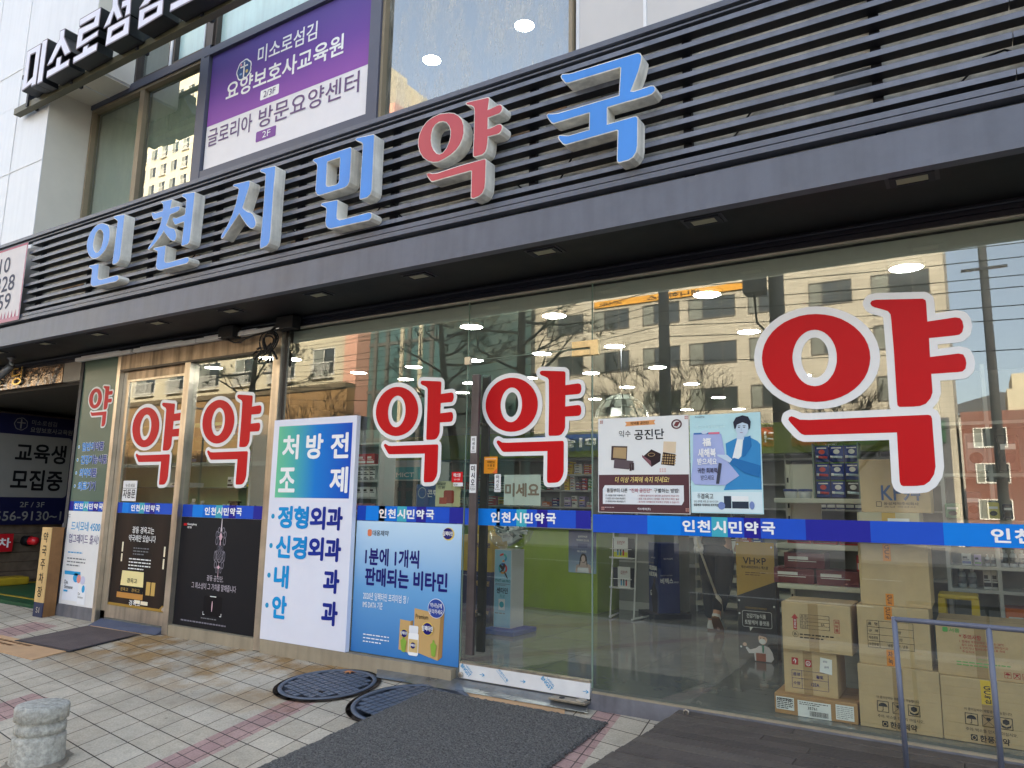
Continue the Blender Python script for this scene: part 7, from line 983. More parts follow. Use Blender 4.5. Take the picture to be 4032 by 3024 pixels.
def shoe(cx, cy_, z, pitch, yaw=0.0):
    M_ = Matrix.Translation((cx, cy_, z)) @ Matrix.Rotation(pitch, 4, 'X') @ Matrix.Rotation(yaw, 4, 'Z')
    m_ = MB(); P = [(0.0, -0.07), (0.033, -0.06), (0.04, 0.0), (0.045, 0.10), (0.035, 0.165), (0.0, 0.185), (-0.035, 0.165), (-0.045, 0.10), (-0.04, 0.0), (-0.033, -0.06)]
    n = len(P); rings = [(1.0, 0.0, 0.0), (1.04, 0.022, 0.0), (0.98, 0.045, 0.0), (0.78, 0.075, -0.02), (0.5, 0.10, -0.04)]; VV = []; FF = []
    for s, z_, dy in rings:
        for p in P: VV.append((p[0] * s, (p[1] - 0.03) * s + 0.03 + dy * (1 if p[1] > 0 else 0.2), z_))
    for i in range(len(rings) - 1):
        for k in range(n): FF.append((i * n + k, i * n + (k + 1) % n, (i + 1) * n + (k + 1) % n, (i + 1) * n + k))
    FF.append(tuple((len(rings) - 1) * n + k for k in range(n))); m_.add(VV, FF, SHW2, True, M_); o = m_.build('shoe', loc=(0, 0, 0)); o.parent = pr
    m2 = MB(); V2 = [(p[0] * 1.05, p[1], -0.001) for p in P] + [(p[0] * 1.05, p[1], -0.018) for p in P]; m2.add(V2, [tuple(range(n)), tuple(range(2 * n - 1, n - 1, -1))] + [(k, (k + 1) % n, n + (k + 1) % n, n + k) for k in range(n)], SOLE, False, M_); q = m2.build('sole', loc=(0, 0, 0)); q.parent = o
shoe(-0.09, 0.12, 0.02, 0); shoe(0.03, -0.14, 0.125, rad(-48))
sk = MB(); sk.tube([(-2.345, 2.585, 1.0), (-2.335, 2.585, 0.94), (-2.16, 2.585, 0.46)], 0.011, mat('pale_stick', C8(206, 196, 176), 0.6, var=0.1)); sk.tube([(-2.165, 2.585, 0.475), (-2.135, 2.585, 0.44), (-2.12, 2.585, 0.40)], [0.02, 0.018, 0.012], _mats['pale_stick']); sk.add([(-2.17, 2.585, 0.43), (-2.11, 2.57, 0.43), (-2.10, 2.58, 0.28), (-2.14, 2.59, 0.24)], [(0, 1, 2, 3)], mat('grey_bristle', C8(110, 108, 100), 0.8, var=0.3))
tag(sk.build('broom'), 'thin pale broom handle held in a white glove', 'broom')
# ------------------------------------------------------------------ canopy cables, boxes, lamps and cameras
CAB = mat('black_cable', (0.012, 0.012, 0.013), 0.5, var=0.1)
for x, lab in ((-6.06, 'black adapter box under the canopy left of the cable knot'), (-5.24, 'black adapter box under the canopy right of the cable knot')):
    t = thing('adapter_box', lab, 'adapter box', (x, -0.12, 2.9), 'black adapter boxes under the canopy'); mb = MB(); mb.bbox(x - 0.11, x + 0.11, -0.17, -0.07, 2.84, 2.958, CAB, 0.006); mb.box(x - 0.02, x + 0.02, -0.14, -0.10, 2.955, 2.97, CAB); mb.build('case', t); mb = MB(); mb.box(x - 0.10, x - 0.06, -0.172, -0.168, 2.845, 2.854, WHT); mb.build('label', t)
mb = MB(); rr = random.Random(12)
mb.tube([(-6.13, -0.12, 2.88), (-6.11, -0.11, 2.84), (-6.0, -0.11, 2.80), (-5.9, -0.11, 2.79), (-5.83, -0.11, 2.82), (-5.7, -0.11, 2.84), (-5.56, -0.11, 2.85), (-5.48, -0.11, 2.86), (-5.4, -0.11, 2.9), (-5.33, -0.12, 2.92)], 0.009, CAB)
mb.tube([(-5.98, -0.12, 2.87), (-5.93, -0.12, 2.835), (-5.75, -0.12, 2.825), (-5.6, -0.12, 2.84), (-5.35, -0.12, 2.85), (-5.2, -0.12, 2.87)], 0.004, CAB)
for k in range(5):
    cx, cz, r = -5.47 + 0.02 * (k % 3) - 0.02, 2.765 - 0.008 * k, 0.07 + 0.012 * (k % 4); mb.tube([(cx + r * math.cos(a), -0.11 - 0.008 * k + 0.01 * math.sin(2 * a), cz + r * 1.0 * math.sin(a)) for a in [i * 0.39 + k for i in range(17)]], 0.0065, CAB)
for k in range(9):
    a = rr.uniform(-2.9, -0.3); L_ = rr.uniform(0.10, 0.22); p = Vector((-5.47, -0.11, 2.74)); q = p + Vector((math.cos(a) * L_, 0.0, math.sin(a) * L_ * 0.8)); mb.tube([p, p.lerp(q, 0.5) + Vector((0, 0, -0.03)), q], 0.006, CAB, 6); mb.tube([q, q + (q - p) * 0.3], 0.011, CAB, 8)
mb.tube([(-5.47, -0.11, 2.84), (-5.42, -0.1, 2.91), (-5.3, -0.1, 2.96)], 0.008, CAB)
tag(mb.build('cable_bundle'), 'tangled black cables hanging over the stained steel header', 'cables')
LEDW = mat('led_case', C8(228, 226, 222), 0.45, var=0.1)
for x0, x1, lab in ((-8.84, -7.73, 'slim white tube light above the narrow green panel'), (-7.68, -6.61, 'slim white tube light above the sliding door'), (-6.59, -5.46, 'slim white tube light above the fixed pane, under the cables')):
    t = thing('tube_light', lab, 'tube light', ((x0 + x1) / 2, -0.07, 2.88), 'tube lights over the doors'); mb = MB(); mb.bbox(x0, x1, -0.11, -0.056, 2.858, 2.898, LEDW, 0.004); mb.build('case', t); mb = MB(); mb.box(x0 + 0.1, x1 - 0.25, -0.095, -0.065, 2.8985, 2.912, SEAM); mb.build('clip', t)
t = thing('security_camera', 'silver bullet camera hanging under the canopy at the far left', 'camera', (-9.95, -0.3, 2.85)); GM = mat('grey_camera_metal', C8(120, 120, 122), 0.35, metal=0.5, var=0.1)
mb = MB(); mb.lathe([(0.05, 0.0), (0.05, -0.015), (0.022, -0.03), (0.022, -0.10), (0.018, -0.13)], -9.93, -0.3, 2.97, GM, 20); mb.build('bracket', t); mb = MB(); mb.tube([(-9.90, -0.30, 2.87), (-10.12, -0.36, 2.70)], 0.045, GM, 16); mb.tube([(-9.905, -0.30, 2.892), (-10.13, -0.365, 2.715)], 0.03, _mats['white_plastic'], 12); mb.build('body', t)
t = thing('dome_camera', 'white dome camera on the dark passage ceiling beside the green panel', 'camera', (-9.62, 0.55, 2.5)); mb = MB(); mb.lathe([(0.055, 0.115), (0.06, 0.06), (0.05, 0.03)], -9.62, 0.55, 2.5, _mats['white_plastic'], 20); mb.build('base', t); mb = MB(); mb.lathe([(0, -0.045), (0.03, -0.035), (0.048, 0.0), (0.045, 0.035)], -9.62, 0.55, 2.5, _mats['white_plastic'], 20); mb.build('ball', t); mb = MB(); mb.lathe([(0.018, 0), (0.018, 0.01), (0, 0.011)], 0, 0, 0, BLK, 14, M=Matrix.Translation((-9.607, 0.505, 2.488)) @ Matrix.Rotation(rad(80), 4, 'X')); mb.build('lens', t)
# ------------------------------------------------------------------ car-park passage things
FOIL = mat('crumpled_film', C8(150, 132, 116), 0.18, metal=0.7, var=0.3, scale=5, bump=1.0, bscale=7)
t = thing('building_sign', 'plastic-wrapped metal sign with gold syllables over the passage', 'sign', (-10.2, 0, 2.65)); mb = MB(); mb.box(-13, -9.24, -0.03, 0.05, 2.655, 2.965, FOIL); mb.build('panel', t); GOLDM = mat('gold_letter', C8(226, 186, 90), 0.25, metal=0.8, var=0.2)
for ch, x in (('빌', -10.95), ('딩', -10.42)):
    V, F = text2d(ch, 0.03); m_ = MB(); W_, H_ = 0.26, 0.235; m_.add([(x + u * W_, -0.06, 2.69 + v * H_) for u, v in V], F, GOLDM); m_.add([(x + 0.012 + u * W_, -0.034, 2.69 + v * H_) for u, v in V], F, BODYK); m_.add([(x + 0.006 + u * W_, -0.045, 2.69 + v * H_) for u, v in V], F, BODYK); m_.build('letter', t)
mb = MB(); mb.box(-9.238, -8.865, -0.02, 0.05, 2.655, 2.93, mat('beige_patch', C8(158, 150, 138), 0.6, var=0.12)); mb.build('end_cap', t)
mb = MB(); mb.box(-9.6, -9.235, -0.036, -0.03, 2.925, 2.985, LEDW); mb.build('strip', t)
MW = plane_M((-12.29, 0.0, 0), (0, 1, 0))
t = thing('wall_sign', 'dark navy recruiting sign with a grey rounded panel on the passage wall', 'sign', (-12.3, 0.9, 0.87)); mb = MB(); mb.box(-12.33, -12.295, 0.05, 1.80, 0.87, 2.52, mat('navy_sign', C8(20, 22, 60), 0.4, var=0.08)); mb.build('board', t)
f1 = Flat(MW, step=0.002); GRYP = mat('grey_sign_panel', C8(134, 132, 128), 0.5, var=0.05); f1.shape([rrect(0.1, 1.76, 1.28, 2.22, 0.06)], GRYP); f1.shape([cloud(0.98, 2.38, 0.09)], GRYP, 1); f1.shape([cloud(0.98, 2.38, 0.08)], _mats['navy_sign'], 2); f1.rect(0.97, 0.99, 2.31, 2.45, GRYP, 3); f1.rect(0.92, 1.04, 2.39, 2.405, GRYP, 3); f1.build('print', t)
f2 = Flat(MW, step=0.002); f2.text('교육생', 0.95, 1.69, 1.80, 2.10, BLK, 0.03, 3); f2.text('모집중', 0.93, 1.68, 1.38, 1.70, BLK, 0.03, 3); f2.text('미소로섬김', 1.13, 1.50, 2.38, 2.46, GRYP, 0.01); f2.text('요양보호사교육원', 1.12, 1.75, 2.265, 2.35, GRYP, 0.02); f2.text('2F / 3F', 1.1, 1.45, 1.13, 1.21, GRYP, 0.015); f2.text('556-9130~1', 0.78, 1.72, 0.93, 1.07, GRYP, 0.015); f2.build('lettering', t)
t = thing('parking_sign', 'small red parking-full sign with white syllables on the plank wall', 'sign', (-12.25, 0.8, 0.5)); mb = MB(); mb.box(-12.30, -12.27, 0.55, 1.06, 0.48, 0.74, ink(190, 30, 40)); mb.build('board', t); f2 = Flat(plane_M((-12.268, 0, 0), (0, 1, 0)), step=0.002); f2.text('만차', 0.68, 1.03, 0.54, 0.68, WHT, 0.03); f2.build('lettering', t)
t = thing('warning_lamp', 'red rotating warning lamp beside the red parking sign', 'warning lamp', (-12.2, 1.32, 0.6)); mb = MB(); mb.tube([(-12.33, 1.25, 0.63), (-12.22, 1.28, 0.63)], 0.075, BLK, 18); mb.build('housing', t); mb = MB(); mb.tube([(-12.22, 1.28, 0.63), (-12.12, 1.31, 0.63), (-12.09, 1.32, 0.63)], [0.065, 0.06, 0.03], mat('red_lens', C8(220, 40, 50), 0.2, var=0.1, spec=0.7), 18); mb.build('lens', t)
t = thing('wheel_stop', 'yellow wheel stop at the foot of the plank wall', 'wheel stop', (-12.2, 0.6, 0.0)); mb = MB(); mb.bbox(-12.35, -12.05, 0.4, 1.25, 0.007, 0.12, YEL, 0.03); mb.build('block', t)
t = thing('gate_post', 'yellow barrier post by the red parking sign', 'post', (-12.2, 0.72, 0)); mb = MB(); mb.tube([(-12.2, 0.72, 0.006), (-12.2, 0.72, 0.48)], 0.04, YEL, 14); mb.build('pole', t)
for z, h, lab in ((0.08, 0.36, 'lower white foam block beside the wooden signpost'), (0.442, 0.36, 'upper white foam block beside the wooden signpost')):
    mb = MB(); mb.bbox(-8.995, -8.87, 0.03, 0.22, z, z + h, mat('white_foam', (0.62, 0.62, 0.60), 0.7, var=0.12, scale=9), 0.012); tag(mb.build('foam_block'), lab, 'foam block', 'white foam blocks')
t = thing('signpost', 'square wooden parking signpost with black vertical lettering and navy foot', 'signpost', (-8.9, -0.14, -0.012)); WD = mat('pale_wood', C8(214, 178, 118), 0.55, var=0.2, scale=4, streak=0.1); WDD = mat('brown_wood', C8(140, 100, 60), 0.6, var=0.3, scale=4, streak=0.2)
mb = MB(); mb.box(-9.0, -8.81, -0.16, -0.03, -0.016, 0.955, WDD); mb.build('post', t); mb = MB(); mb.box(-9.0, -8.81, -0.172, -0.161, 0.14, 0.955, WD); mb.build('face_board', t); mb = MB(); mb.box(-9.0, -8.81, -0.172, -0.161, -0.016, 0.14, ink(56, 60, 84)); mb.build('foot_board', t)
f2 = Flat(y=-0.1725); f2.vtext('약국주차장', -8.905, 0.095, 0.18, 0.92, BLK, 0.02, 1, 0.22); f2.text('S1', -8.94, -8.87, 0.03, 0.09, ink(190, 180, 160), 0.0, 1); f2.build('lettering', t)
mb = MB(); mb.box(-8.92, -8.87, 0.0, 0.06, 0.8, 1.0, GREYP); mb.build('bracket', t)
# ------------------------------------------------------------------ on the pavement
def sheet(name, label, cat, pts, th_, m, dz=0.002, group=None, bump_edge=None):
    mb = MB(); top = [(x, y, gz(y) + dz + th_) for x, y in pts]; bot = [(x, y, gz(y) + dz - 0.004) for x, y in pts]; n = len(pts)
    mb.add(top + bot, [tuple(range(n)), tuple(range(2 * n - 1, n - 1, -1))] + [(k, n + k, n + (k + 1) % n, (k + 1) % n) for k in range(n)], m); o = mb.build(name); return tag(o, label, cat, group)
CB = mat('flattened_cardboard', C8(196, 158, 118), 0.8, var=0.15, scale=4)
sheet('cardboard_sheet', 'flattened brown cardboard under the dark door mat at the left', 'cardboard', [(-8.6, -1.12), (-6.99, -1.13), (-7.02, -0.80), (-8.6, -0.80)][::1], 0.003, CB)
f2 = Flat(Matrix(((1, 0, 0, 0), (0, 1, 0, 0), (0, 0.08, 1, 0.0065), (0, 0, 0, 1))), step=0.001); f2.lines(-8.2, -7.5, -1.0, -0.86, 2, ink(120, 88, 60), lift=1, seed=4); o = f2.build('cardboard_print'); o.parent = bpy.data.objects['cardboard_sheet']
sheet('cardboard_sheet', 'strip of cardboard between the blue ramp and the dark door mat', 'cardboard', [(-7.85, -0.22), (-7.0, -0.22), (-7.0, -0.14), (-7.85, -0.15)], 0.003, CB, 0.003)
MATB = mat('dark_rubber_mat', C8(96, 84, 82), 0.9, var=0.25, scale=5, bump=0.4, bscale=200)
sheet('door_mat', 'dark brown-grey door mat with black rim in front of the sliding door', 'mat', [(-7.87, -0.84), (-6.98, -0.82), (-7.02, -0.17), (-7.86, -0.195)], 0.006, MATB, 0.006); o = sheet('mat_rim', None, None, [(-7.89, -0.86), (-6.96, -0.84), (-7.0, -0.155), (-7.88, -0.18)], 0.003, DARKB, 0.005); o.parent = bpy.data.objects['door_mat']
mb = MB(); RB = mat('blue_grey_rubber', C8(78, 84, 104), 0.7, var=0.2, scale=5, bump=0.2); mb.add([(-7.9, -0.17, -0.012), (-6.84, -0.10, -0.006), (-6.83, -0.02, 0.045), (-7.92, -0.02, 0.045), (-7.92, -0.02, -0.01), (-6.83, -0.02, -0.01)], [(0, 1, 2, 3), (3, 2, 5, 4), (0, 3, 4), (1, 5, 2)], RB); tag(mb.build('threshold_ramp'), 'blue-grey rubber ramp at the sliding door', 'ramp')
# big loop-pile mat
PILE = mat('charcoal_loop_pile', C8(112, 110, 107), 0.95, var=0.7, scale=80, bump=1.0, bscale=90, spec=0.1)
rr = random.Random(21); nx, ny = 120, 120; x0, x1, y0, y1 = -3.40, -2.02, -1.75, -0.225; V = []; F = []
for j in range(ny + 1):
    for i in range(nx + 1):
        x = x0 + (x1 - x0) * i / nx; y = y0 + (y1 - y0) * j / ny; e = 0 if i in (0, nx) or j in (0, ny) else 1
        V.append((x + (0.006 * math.sin(j * 1.7) + rr.uniform(-0.004, 0.004)) * (1 - e) + e * rr.uniform(-0.003, 0.003), y + rr.uniform(-0.003, 0.003), gz(y) + 0.004 + e * (0.010 + rr.uniform(0, 0.007))))
for j in range(ny):
    for i in range(nx): F.append((j * (nx + 1) + i, j * (nx + 1) + i + 1, (j + 1) * (nx + 1) + i + 1, (j + 1) * (nx + 1) + i))
mb = MB(); mb.add(V, F, PILE, False); tag(mb.build('entrance_mat'), 'large charcoal loop-pile mat in front of the swing door', 'mat')
sheet('cardboard_sheet', 'edge of cardboard showing under the large charcoal mat', 'cardboard', [(-3.33, -0.23), (-2.3, -0.26), (-2.37, -0.122), (-3.33, -0.125)], 0.002, CB, 0.0022)
# manhole covers
IRON = mat('blue_grey_iron', C8(94, 102, 116), 0.5, metal=0.2, var=0.3, scale=7, bump=0.15)
def manhole(cx, cy_, r, label):
    t = thing('manhole_cover', label, 'manhole cover', (cx, cy_, gz(cy_)), 'iron covers in the pavement'); Ms = Matrix.Translation((cx, cy_, gz(cy_))) @ Matrix(((1, 0, 0, 0), (0, 1, 0, 0), (0, 0.08, 1, 0), (0, 0, 0, 1)))
    mb = MB(); mb.lathe([(r, 0.004), (r + 0.028, 0.004)], 0, 0, 0, mat('mortar_ring', C8(84, 72, 62), 0.9, var=0.3, bump=0.5), 56, Ms); mb.build('frame', t)
    mb = MB(); mb.lathe([(r - 0.004, 0.006), (0.0, 0.006)], 0, 0, 0, mat('iron_groove', C8(68, 74, 86), 0.6, var=0.3), 56, Ms); mb.lathe([(r - 0.035, 0.006), (r - 0.035, 0.013), (r - 0.006, 0.013), (r - 0.006, 0.006)], 0, 0, 0, IRON, 56, Ms)
    a = 0.057; n = int(r / a) + 2
    R2 = Matrix.Rotation(rad(-14), 4, 'Z')
    for i in range(-n, n + 1):
        for j in range(-n, n + 1):
            if math.hypot(i * a, j * a) + 0.035 < r - 0.03: mb.box(i * a - 0.022, i * a + 0.022, j * a - 0.022, j * a + 0.022, 0.006, 0.012, IRON, Ms @ R2)
    mb.build('plate', t); mb = MB(); mb.box(-0.025, 0.025, -0.012, 0.012, 0.0065, 0.0135, BLK, Ms @ Matrix.Translation((0.1, -0.16, 0))); mb.build('key_hole', t)
manhole(-4.164, -0.456, 0.36, 'round iron cover lying fully in view with a dry leaf on it'); manhole(-3.34, -0.50, 0.405, 'round iron cover half under the large charcoal mat')
mb = MB(); LF = mat('dry_leaf', C8(200, 130, 80), 0.7, var=0.3); lx, ly = -4.21, -0.19; P = [(0, 0.05), (0.014, 0.02), (0.045, 0.03), (0.026, 0.0), (0.04, -0.03), (0.012, -0.022), (0, -0.05), (-0.012, -0.022), (-0.04, -0.03), (-0.026, 0.0), (-0.045, 0.03), (-0.014, 0.02)]
mb.add([(lx, ly, gz(ly) + 0.03)] + [(lx + p[0], ly + p[1], gz(ly) + 0.016 + 0.008 * (k % 2)) for k, p in enumerate(P)], [(0, 1 + k, 1 + (k + 1) % 12) for k in range(12)], LF); mb.add([(lx + p[0], ly + p[1], gz(ly) + 0.0145 + 0.008 * (k % 2)) for k, p in enumerate(P)] + [(lx, ly, gz(ly) + 0.0285)], [(12, (k + 1) % 12, k) for k in range(12)], LF)
tag(mb.build('dry_leaf'), 'small dry orange leaf on the left iron cover', 'leaf')
# bollard
t = thing('stone_bollard', 'short weathered granite bollard with grooved rings at the lower left', 'bollard', (-4.60, -2.25, gz(-2.25))); GRAN = mat('weathered_granite', C8(184, 182, 172), 0.9, var=0.45, scale=38, bump=0.6, bscale=80, streak=0.15)
mb = MB(); mb.lathe([(0.142, -0.03), (0.138, 0.03), (0.134, 0.14), (0.133, 0.150), (0.118, 0.156), (0.118, 0.166), (0.129, 0.172), (0.131, 0.192), (0.129, 0.212), (0.116, 0.220), (0.116, 0.231), (0.136, 0.238), (0.138, 0.30), (0.132, 0.312), (0.11, 0.319), (0, 0.323)], -4.60, -2.25, gz(-2.25), GRAN, 48); mb.build('body', t)
mb = MB(); rr = random.Random(6)
n = 26; V = []
for k in range(n): a = 2 * math.pi * k / n; r = 0.17 + rr.uniform(-0.015, 0.03); y = -2.25 + r * math.sin(a); V.append((-4.60 + r * math.cos(a), y, gz(y) + 0.003))
V2 = [(-4.60 + 0.136 * math.cos(2 * math.pi * k / n), -2.25 + 0.136 * math.sin(2 * math.pi * k / n), gz(-2.25) + 0.018) for k in range(n)]
mb.add(V + V2, [(k, (k + 1) % n, n + (k + 1) % n, n + k) for k in range(n)], mat('rough_mortar', C8(140, 132, 118), 0.95, var=0.3, bump=0.8, bscale=90)); mb.build('mortar', t)
# dark wooden deck
dk = thing('wooden_deck', 'dark stained timber deck along the right end of the shopfront', 'deck', (-0.5, -0.6, 0.0)); WDK = [mat('dark_deck_%s' % n_, C8(*c), 0.6, var=0.35, scale=7, bump=0.25, bscale=50) for n_, c in (('brown', (80, 72, 68)), ('umber', (70, 63, 60)), ('charcoal', (88, 80, 74)))]
rr = random.Random(31); y = -0.035
mb = MB()
i = 0
while y > -2.6:
    h = 0.105; xs = [-1.62 + rr.uniform(-0.012, 0.012) + 0.03 * y, rr.uniform(-1.1, 0.2), 0.9 + rr.uniform(-0.2, 0.4), 2.6]
    for a, b_ in zip(xs[:-1], xs[1:]):
        zj = rr.uniform(-0.002, 0.002); mb.bbox(a + 0.001, b_ - 0.002, y - h + 0.006, y, 0.055 + zj, 0.083 + zj, WDK[rr.randrange(3)], 0.003)
    y -= h; i += 1
mb.build('board', dk); mb = MB()
for x in (-1.5, -0.6, 0.3, 1.2, 2.1): mb.box(x - 0.03, x + 0.03, -2.55, -0.06, -0.25, 0.054, DARKB)
mb.build('joist', dk); mb = MB(); mb.tube([(-1.57, -0.12, 0.083), (-1.57, -0.12, 0.105), (-1.56, -0.12, 0.112), (-1.545, -0.12, 0.105), (-1.545, -0.12, 0.083)], 0.005, STEEL); mb.build('hook', dk)
t = thing('barrier', 'blue-grey tubular frame standing on the deck in front of the box stacks', 'barrier', (0, -0.42, 0.083)); BG_ = mat('blue_grey_pipe', C8(104, 109, 126), 0.4, var=0.12)
mb = MB(); mb.tube([(-0.385, -0.42, 0.775), (0.95, -0.42, 0.772)], 0.0125, BG_, 12); mb.build('rail', t)
for xt, xb in ((-0.387, -0.372), (0.007, 0.013), (0.45, 0.45), (0.9, 0.9)): mb = MB(); mb.tube([(xt, -0.42, 0.785), (xb, -0.42, 0.084)], 0.0125, BG_, 12); mb.build('post', t)
mb = MB(); rr = random.Random(77); GRB = mat('litter_grit', C8(120, 108, 90), 0.9, var=0.4)
for k in range(260):
    if k % 3 == 0: x, y = rr.uniform(-6.8, -2.1), -0.07 - abs(rr.gauss(0, 0.06))
    else: x, y = rr.uniform(-8.5, -1.6), rr.uniform(-2.6, -0.1)
    r = rr.uniform(0.0025, 0.007) if k % 3 == 0 else rr.uniform(0.002, 0.006); z = gz(y); mb.add([(x - r, y, z), (x, y - r * 0.7, z), (x + r, y, z), (x, y + r * 0.8, z), (x, y, z + r * 0.8)], [(0, 1, 4), (1, 2, 4), (2, 3, 4), (3, 0, 4)], GRB)
tag(mb.build('pavement_grit'), 'fine grit and crumbs scattered on the tiles', 'grit', kind='stuff')
# ------------------------------------------------------------------ across the street (seen mirrored in the glass)
WGL = mat('dark_window_glass', (0.035, 0.042, 0.045), 0.08, var=0.2, scale=1, spec=0.8); WGL2 = mat('curtained_window', (0.22, 0.23, 0.20), 0.3, var=0.25, scale=1); WFR = mat('grey_window_frame', C8(96, 92, 86), 0.5, var=0.1); WFRW = mat('white_window_frame', (0.68, 0.67, 0.62), 0.5, var=0.1)
_wm = {}
def fwin(parent, x, y, z, w_, h, fm=WFR, split=(0.3, 0.72), rail=False):
    k = (round(w_, 2), round(h, 2), fm.name, rail)
    o_ = wl(parent)
    if k not in _wm:
        m_ = MB(); m_.box(-w_ / 2 - 0.06, w_ / 2 + 0.06, -0.05, 0.06, -0.07, 0.0, fm); m_.box(-w_ / 2 - 0.06, w_ / 2 + 0.06, -0.05, 0.06, h, h + 0.06, fm); m_.box(-w_ / 2 - 0.06, -w_ / 2, -0.05, 0.05, 0, h, fm); m_.box(w_ / 2, w_ / 2 + 0.06, -0.05, 0.05, 0, h, fm)
        for s in split: m_.box(-w_ / 2 + w_ * s - 0.03, -w_ / 2 + w_ * s + 0.03, -0.04, 0.04, 0, h, fm)
        if rail:
            for i in range(int(w_ / 0.13)): m_.box(-w_ / 2 + i * 0.13, -w_ / 2 + i * 0.13 + 0.03, 0.25, 0.28, -0.25, h * 0.42, WFRW)
            m_.box(-w_ / 2 - 0.1, w_ / 2 + 0.1, 0.24, 0.29, h * 0.42, h * 0.42 + 0.05, WFRW); m_.box(-w_ / 2 - 0.1, w_ / 2 + 0.1, 0.0, 0.29, -0.3, -0.25, WFRW)
        f = m_.build('window', loc=(0, 0, 0)); g = MB(); g.box(-w_ / 2, -w_ / 2 + w_ * split[0], -0.03, 0.0, 0, h, WGL2); g.box(-w_ / 2 + w_ * split[0], w_ / 2, -0.035, -0.005, 0, h, WGL); g = g.build('pane', loc=(0, 0, 0)); _wm[k] = (f.data, g.data); f.parent = parent; g.parent = f
    else:
        f = bpy.data.objects.new('window', _wm[k][0]); COL.objects.link(f); f.parent = parent; g = bpy.data.objects.new('pane', _wm[k][1]); COL.objects.link(g); g.parent = f
    f.location = Vector((x, y, z)) - o_
def tilewall(name, col, sx, sz):
    m = bpy.data.materials.new(name); m.use_nodes = True; t = m.node_tree; b = t.nodes['Principled BSDF']; g = t.nodes.new('ShaderNodeNewGeometry'); s = t.nodes.new('ShaderNodeSeparateXYZ'); c = t.nodes.new('ShaderNodeCombineXYZ'); t.links.new(g.outputs['Position'], s.inputs[0]); t.links.new(s.outputs[0], c.inputs[0]); t.links.new(s.outputs[2], c.inputs[1])
    br = t.nodes.new('ShaderNodeTexBrick'); br.offset = 0; br.inputs['Scale'].default_value = 1; br.inputs['Brick Width'].default_value = sx; br.inputs['Row Height'].default_value = sz; br.inputs['Mortar Size'].default_value = 0.02; t.links.new(c.outputs[0], br.inputs['Vector'])
    br.inputs['Color1'].default_value = (*col, 1); br.inputs['Color2'].default_value = tuple(min(1, q * 1.06) for q in col) + (1,); br.inputs['Mortar'].default_value = tuple(q * 0.72 for q in col) + (1,)
    n = t.nodes.new('ShaderNodeTexNoise'); n.inputs['Scale'].default_value = 0.4; n.inputs['Detail'].default_value = 6; t.links.new(g.outputs['Position'], n.inputs['Vector']); r = t.nodes.new('ShaderNodeMapRange'); r.inputs[1].default_value = 0.3; r.inputs[2].default_value = 0.7; r.inputs[3].default_value = 0.82; r.inputs[4].default_value = 1.05; t.links.new(n.outputs['Fac'], r.inputs[0])
    mx = t.nodes.new('ShaderNodeMix'); mx.data_type = 'RGBA'; mx.blend_type = 'MULTIPLY'; mx.inputs[0].default_value = 1; t.links.new(br.outputs['Color'], mx.inputs[6]); t.links.new(r.outputs[0], mx.inputs[7]); t.links.new(mx.outputs[2], b.inputs['Base Color']); b.inputs['Roughness'].default_value = 0.7; return m
BEI = tilewall('beige_wall_tile', (0.50, 0.455, 0.365), 0.9, 0.3); CRM = mat('cream_apartment_paint', (0.58, 0.52, 0.38), 0.75, var=0.08, scale=0.3); BRW2 = mat('brown_retaining_wall', C8(150, 118, 78), 0.8, var=0.12, scale=0.4)
YB = -44
t = thing('office_building', 'beige tiled building with rows of grey windows and an orange roof band, across the street', 'building', (-16, YB - 6, -0.7)); mb = MB(); mb.box(-31.9, -0.7, YB - 14, YB, -0.7, 20.5, BEI); mb.box(-32.1, -0.5, YB - 0.3, YB + 0.12, 20.5, 20.9, BEI); mb.build('wall', t)
for cx, w_ in ((-30.0, 2.2), (-25.6, 3.0), (-21.8, 2.7), (-18.0, 2.6), (-14.4, 3.1), (-10.8, 2.2), (-6.9, 2.4), (-3.0, 3.0)):
    for z in (17.2, 14.05, 10.92, 7.8): fwin(t, cx, YB + 0.01, z, w_, 1.38)
mb = MB(); mb.box(-31.5, -1.0, YB, YB + 0.25, -0.6, 6.6, mat('dim_shop_front', (0.10, 0.10, 0.11), 0.4, var=0.3, scale=0.6)); mb.build('shop_front', t)
t2 = thing('roof_sign', 'orange band sign with dark syllables on the beige building across the street', 'sign', (-18, YB + 0.1, 15.7)); mb = MB(); mb.box(-23.1, -12.0, YB + 0.02, YB + 0.16, 15.72, 16.18, ink(222, 160, 60)); mb.build('board', t2); f2 = Flat(Matrix(((-1, 0, 0, 0), (0, 0, 1, YB + 0.17), (0, 1, 0, 0), (0, 0, 0, 1))), step=0.01); f2.text('세니하우스', 15.0, 19.0, 15.78, 16.13, BLK, 0.03); f2.text('547-6453', 20.9, 22.6, 15.8, 16.08, BLK, 0.01); f2.build('lettering', t2)
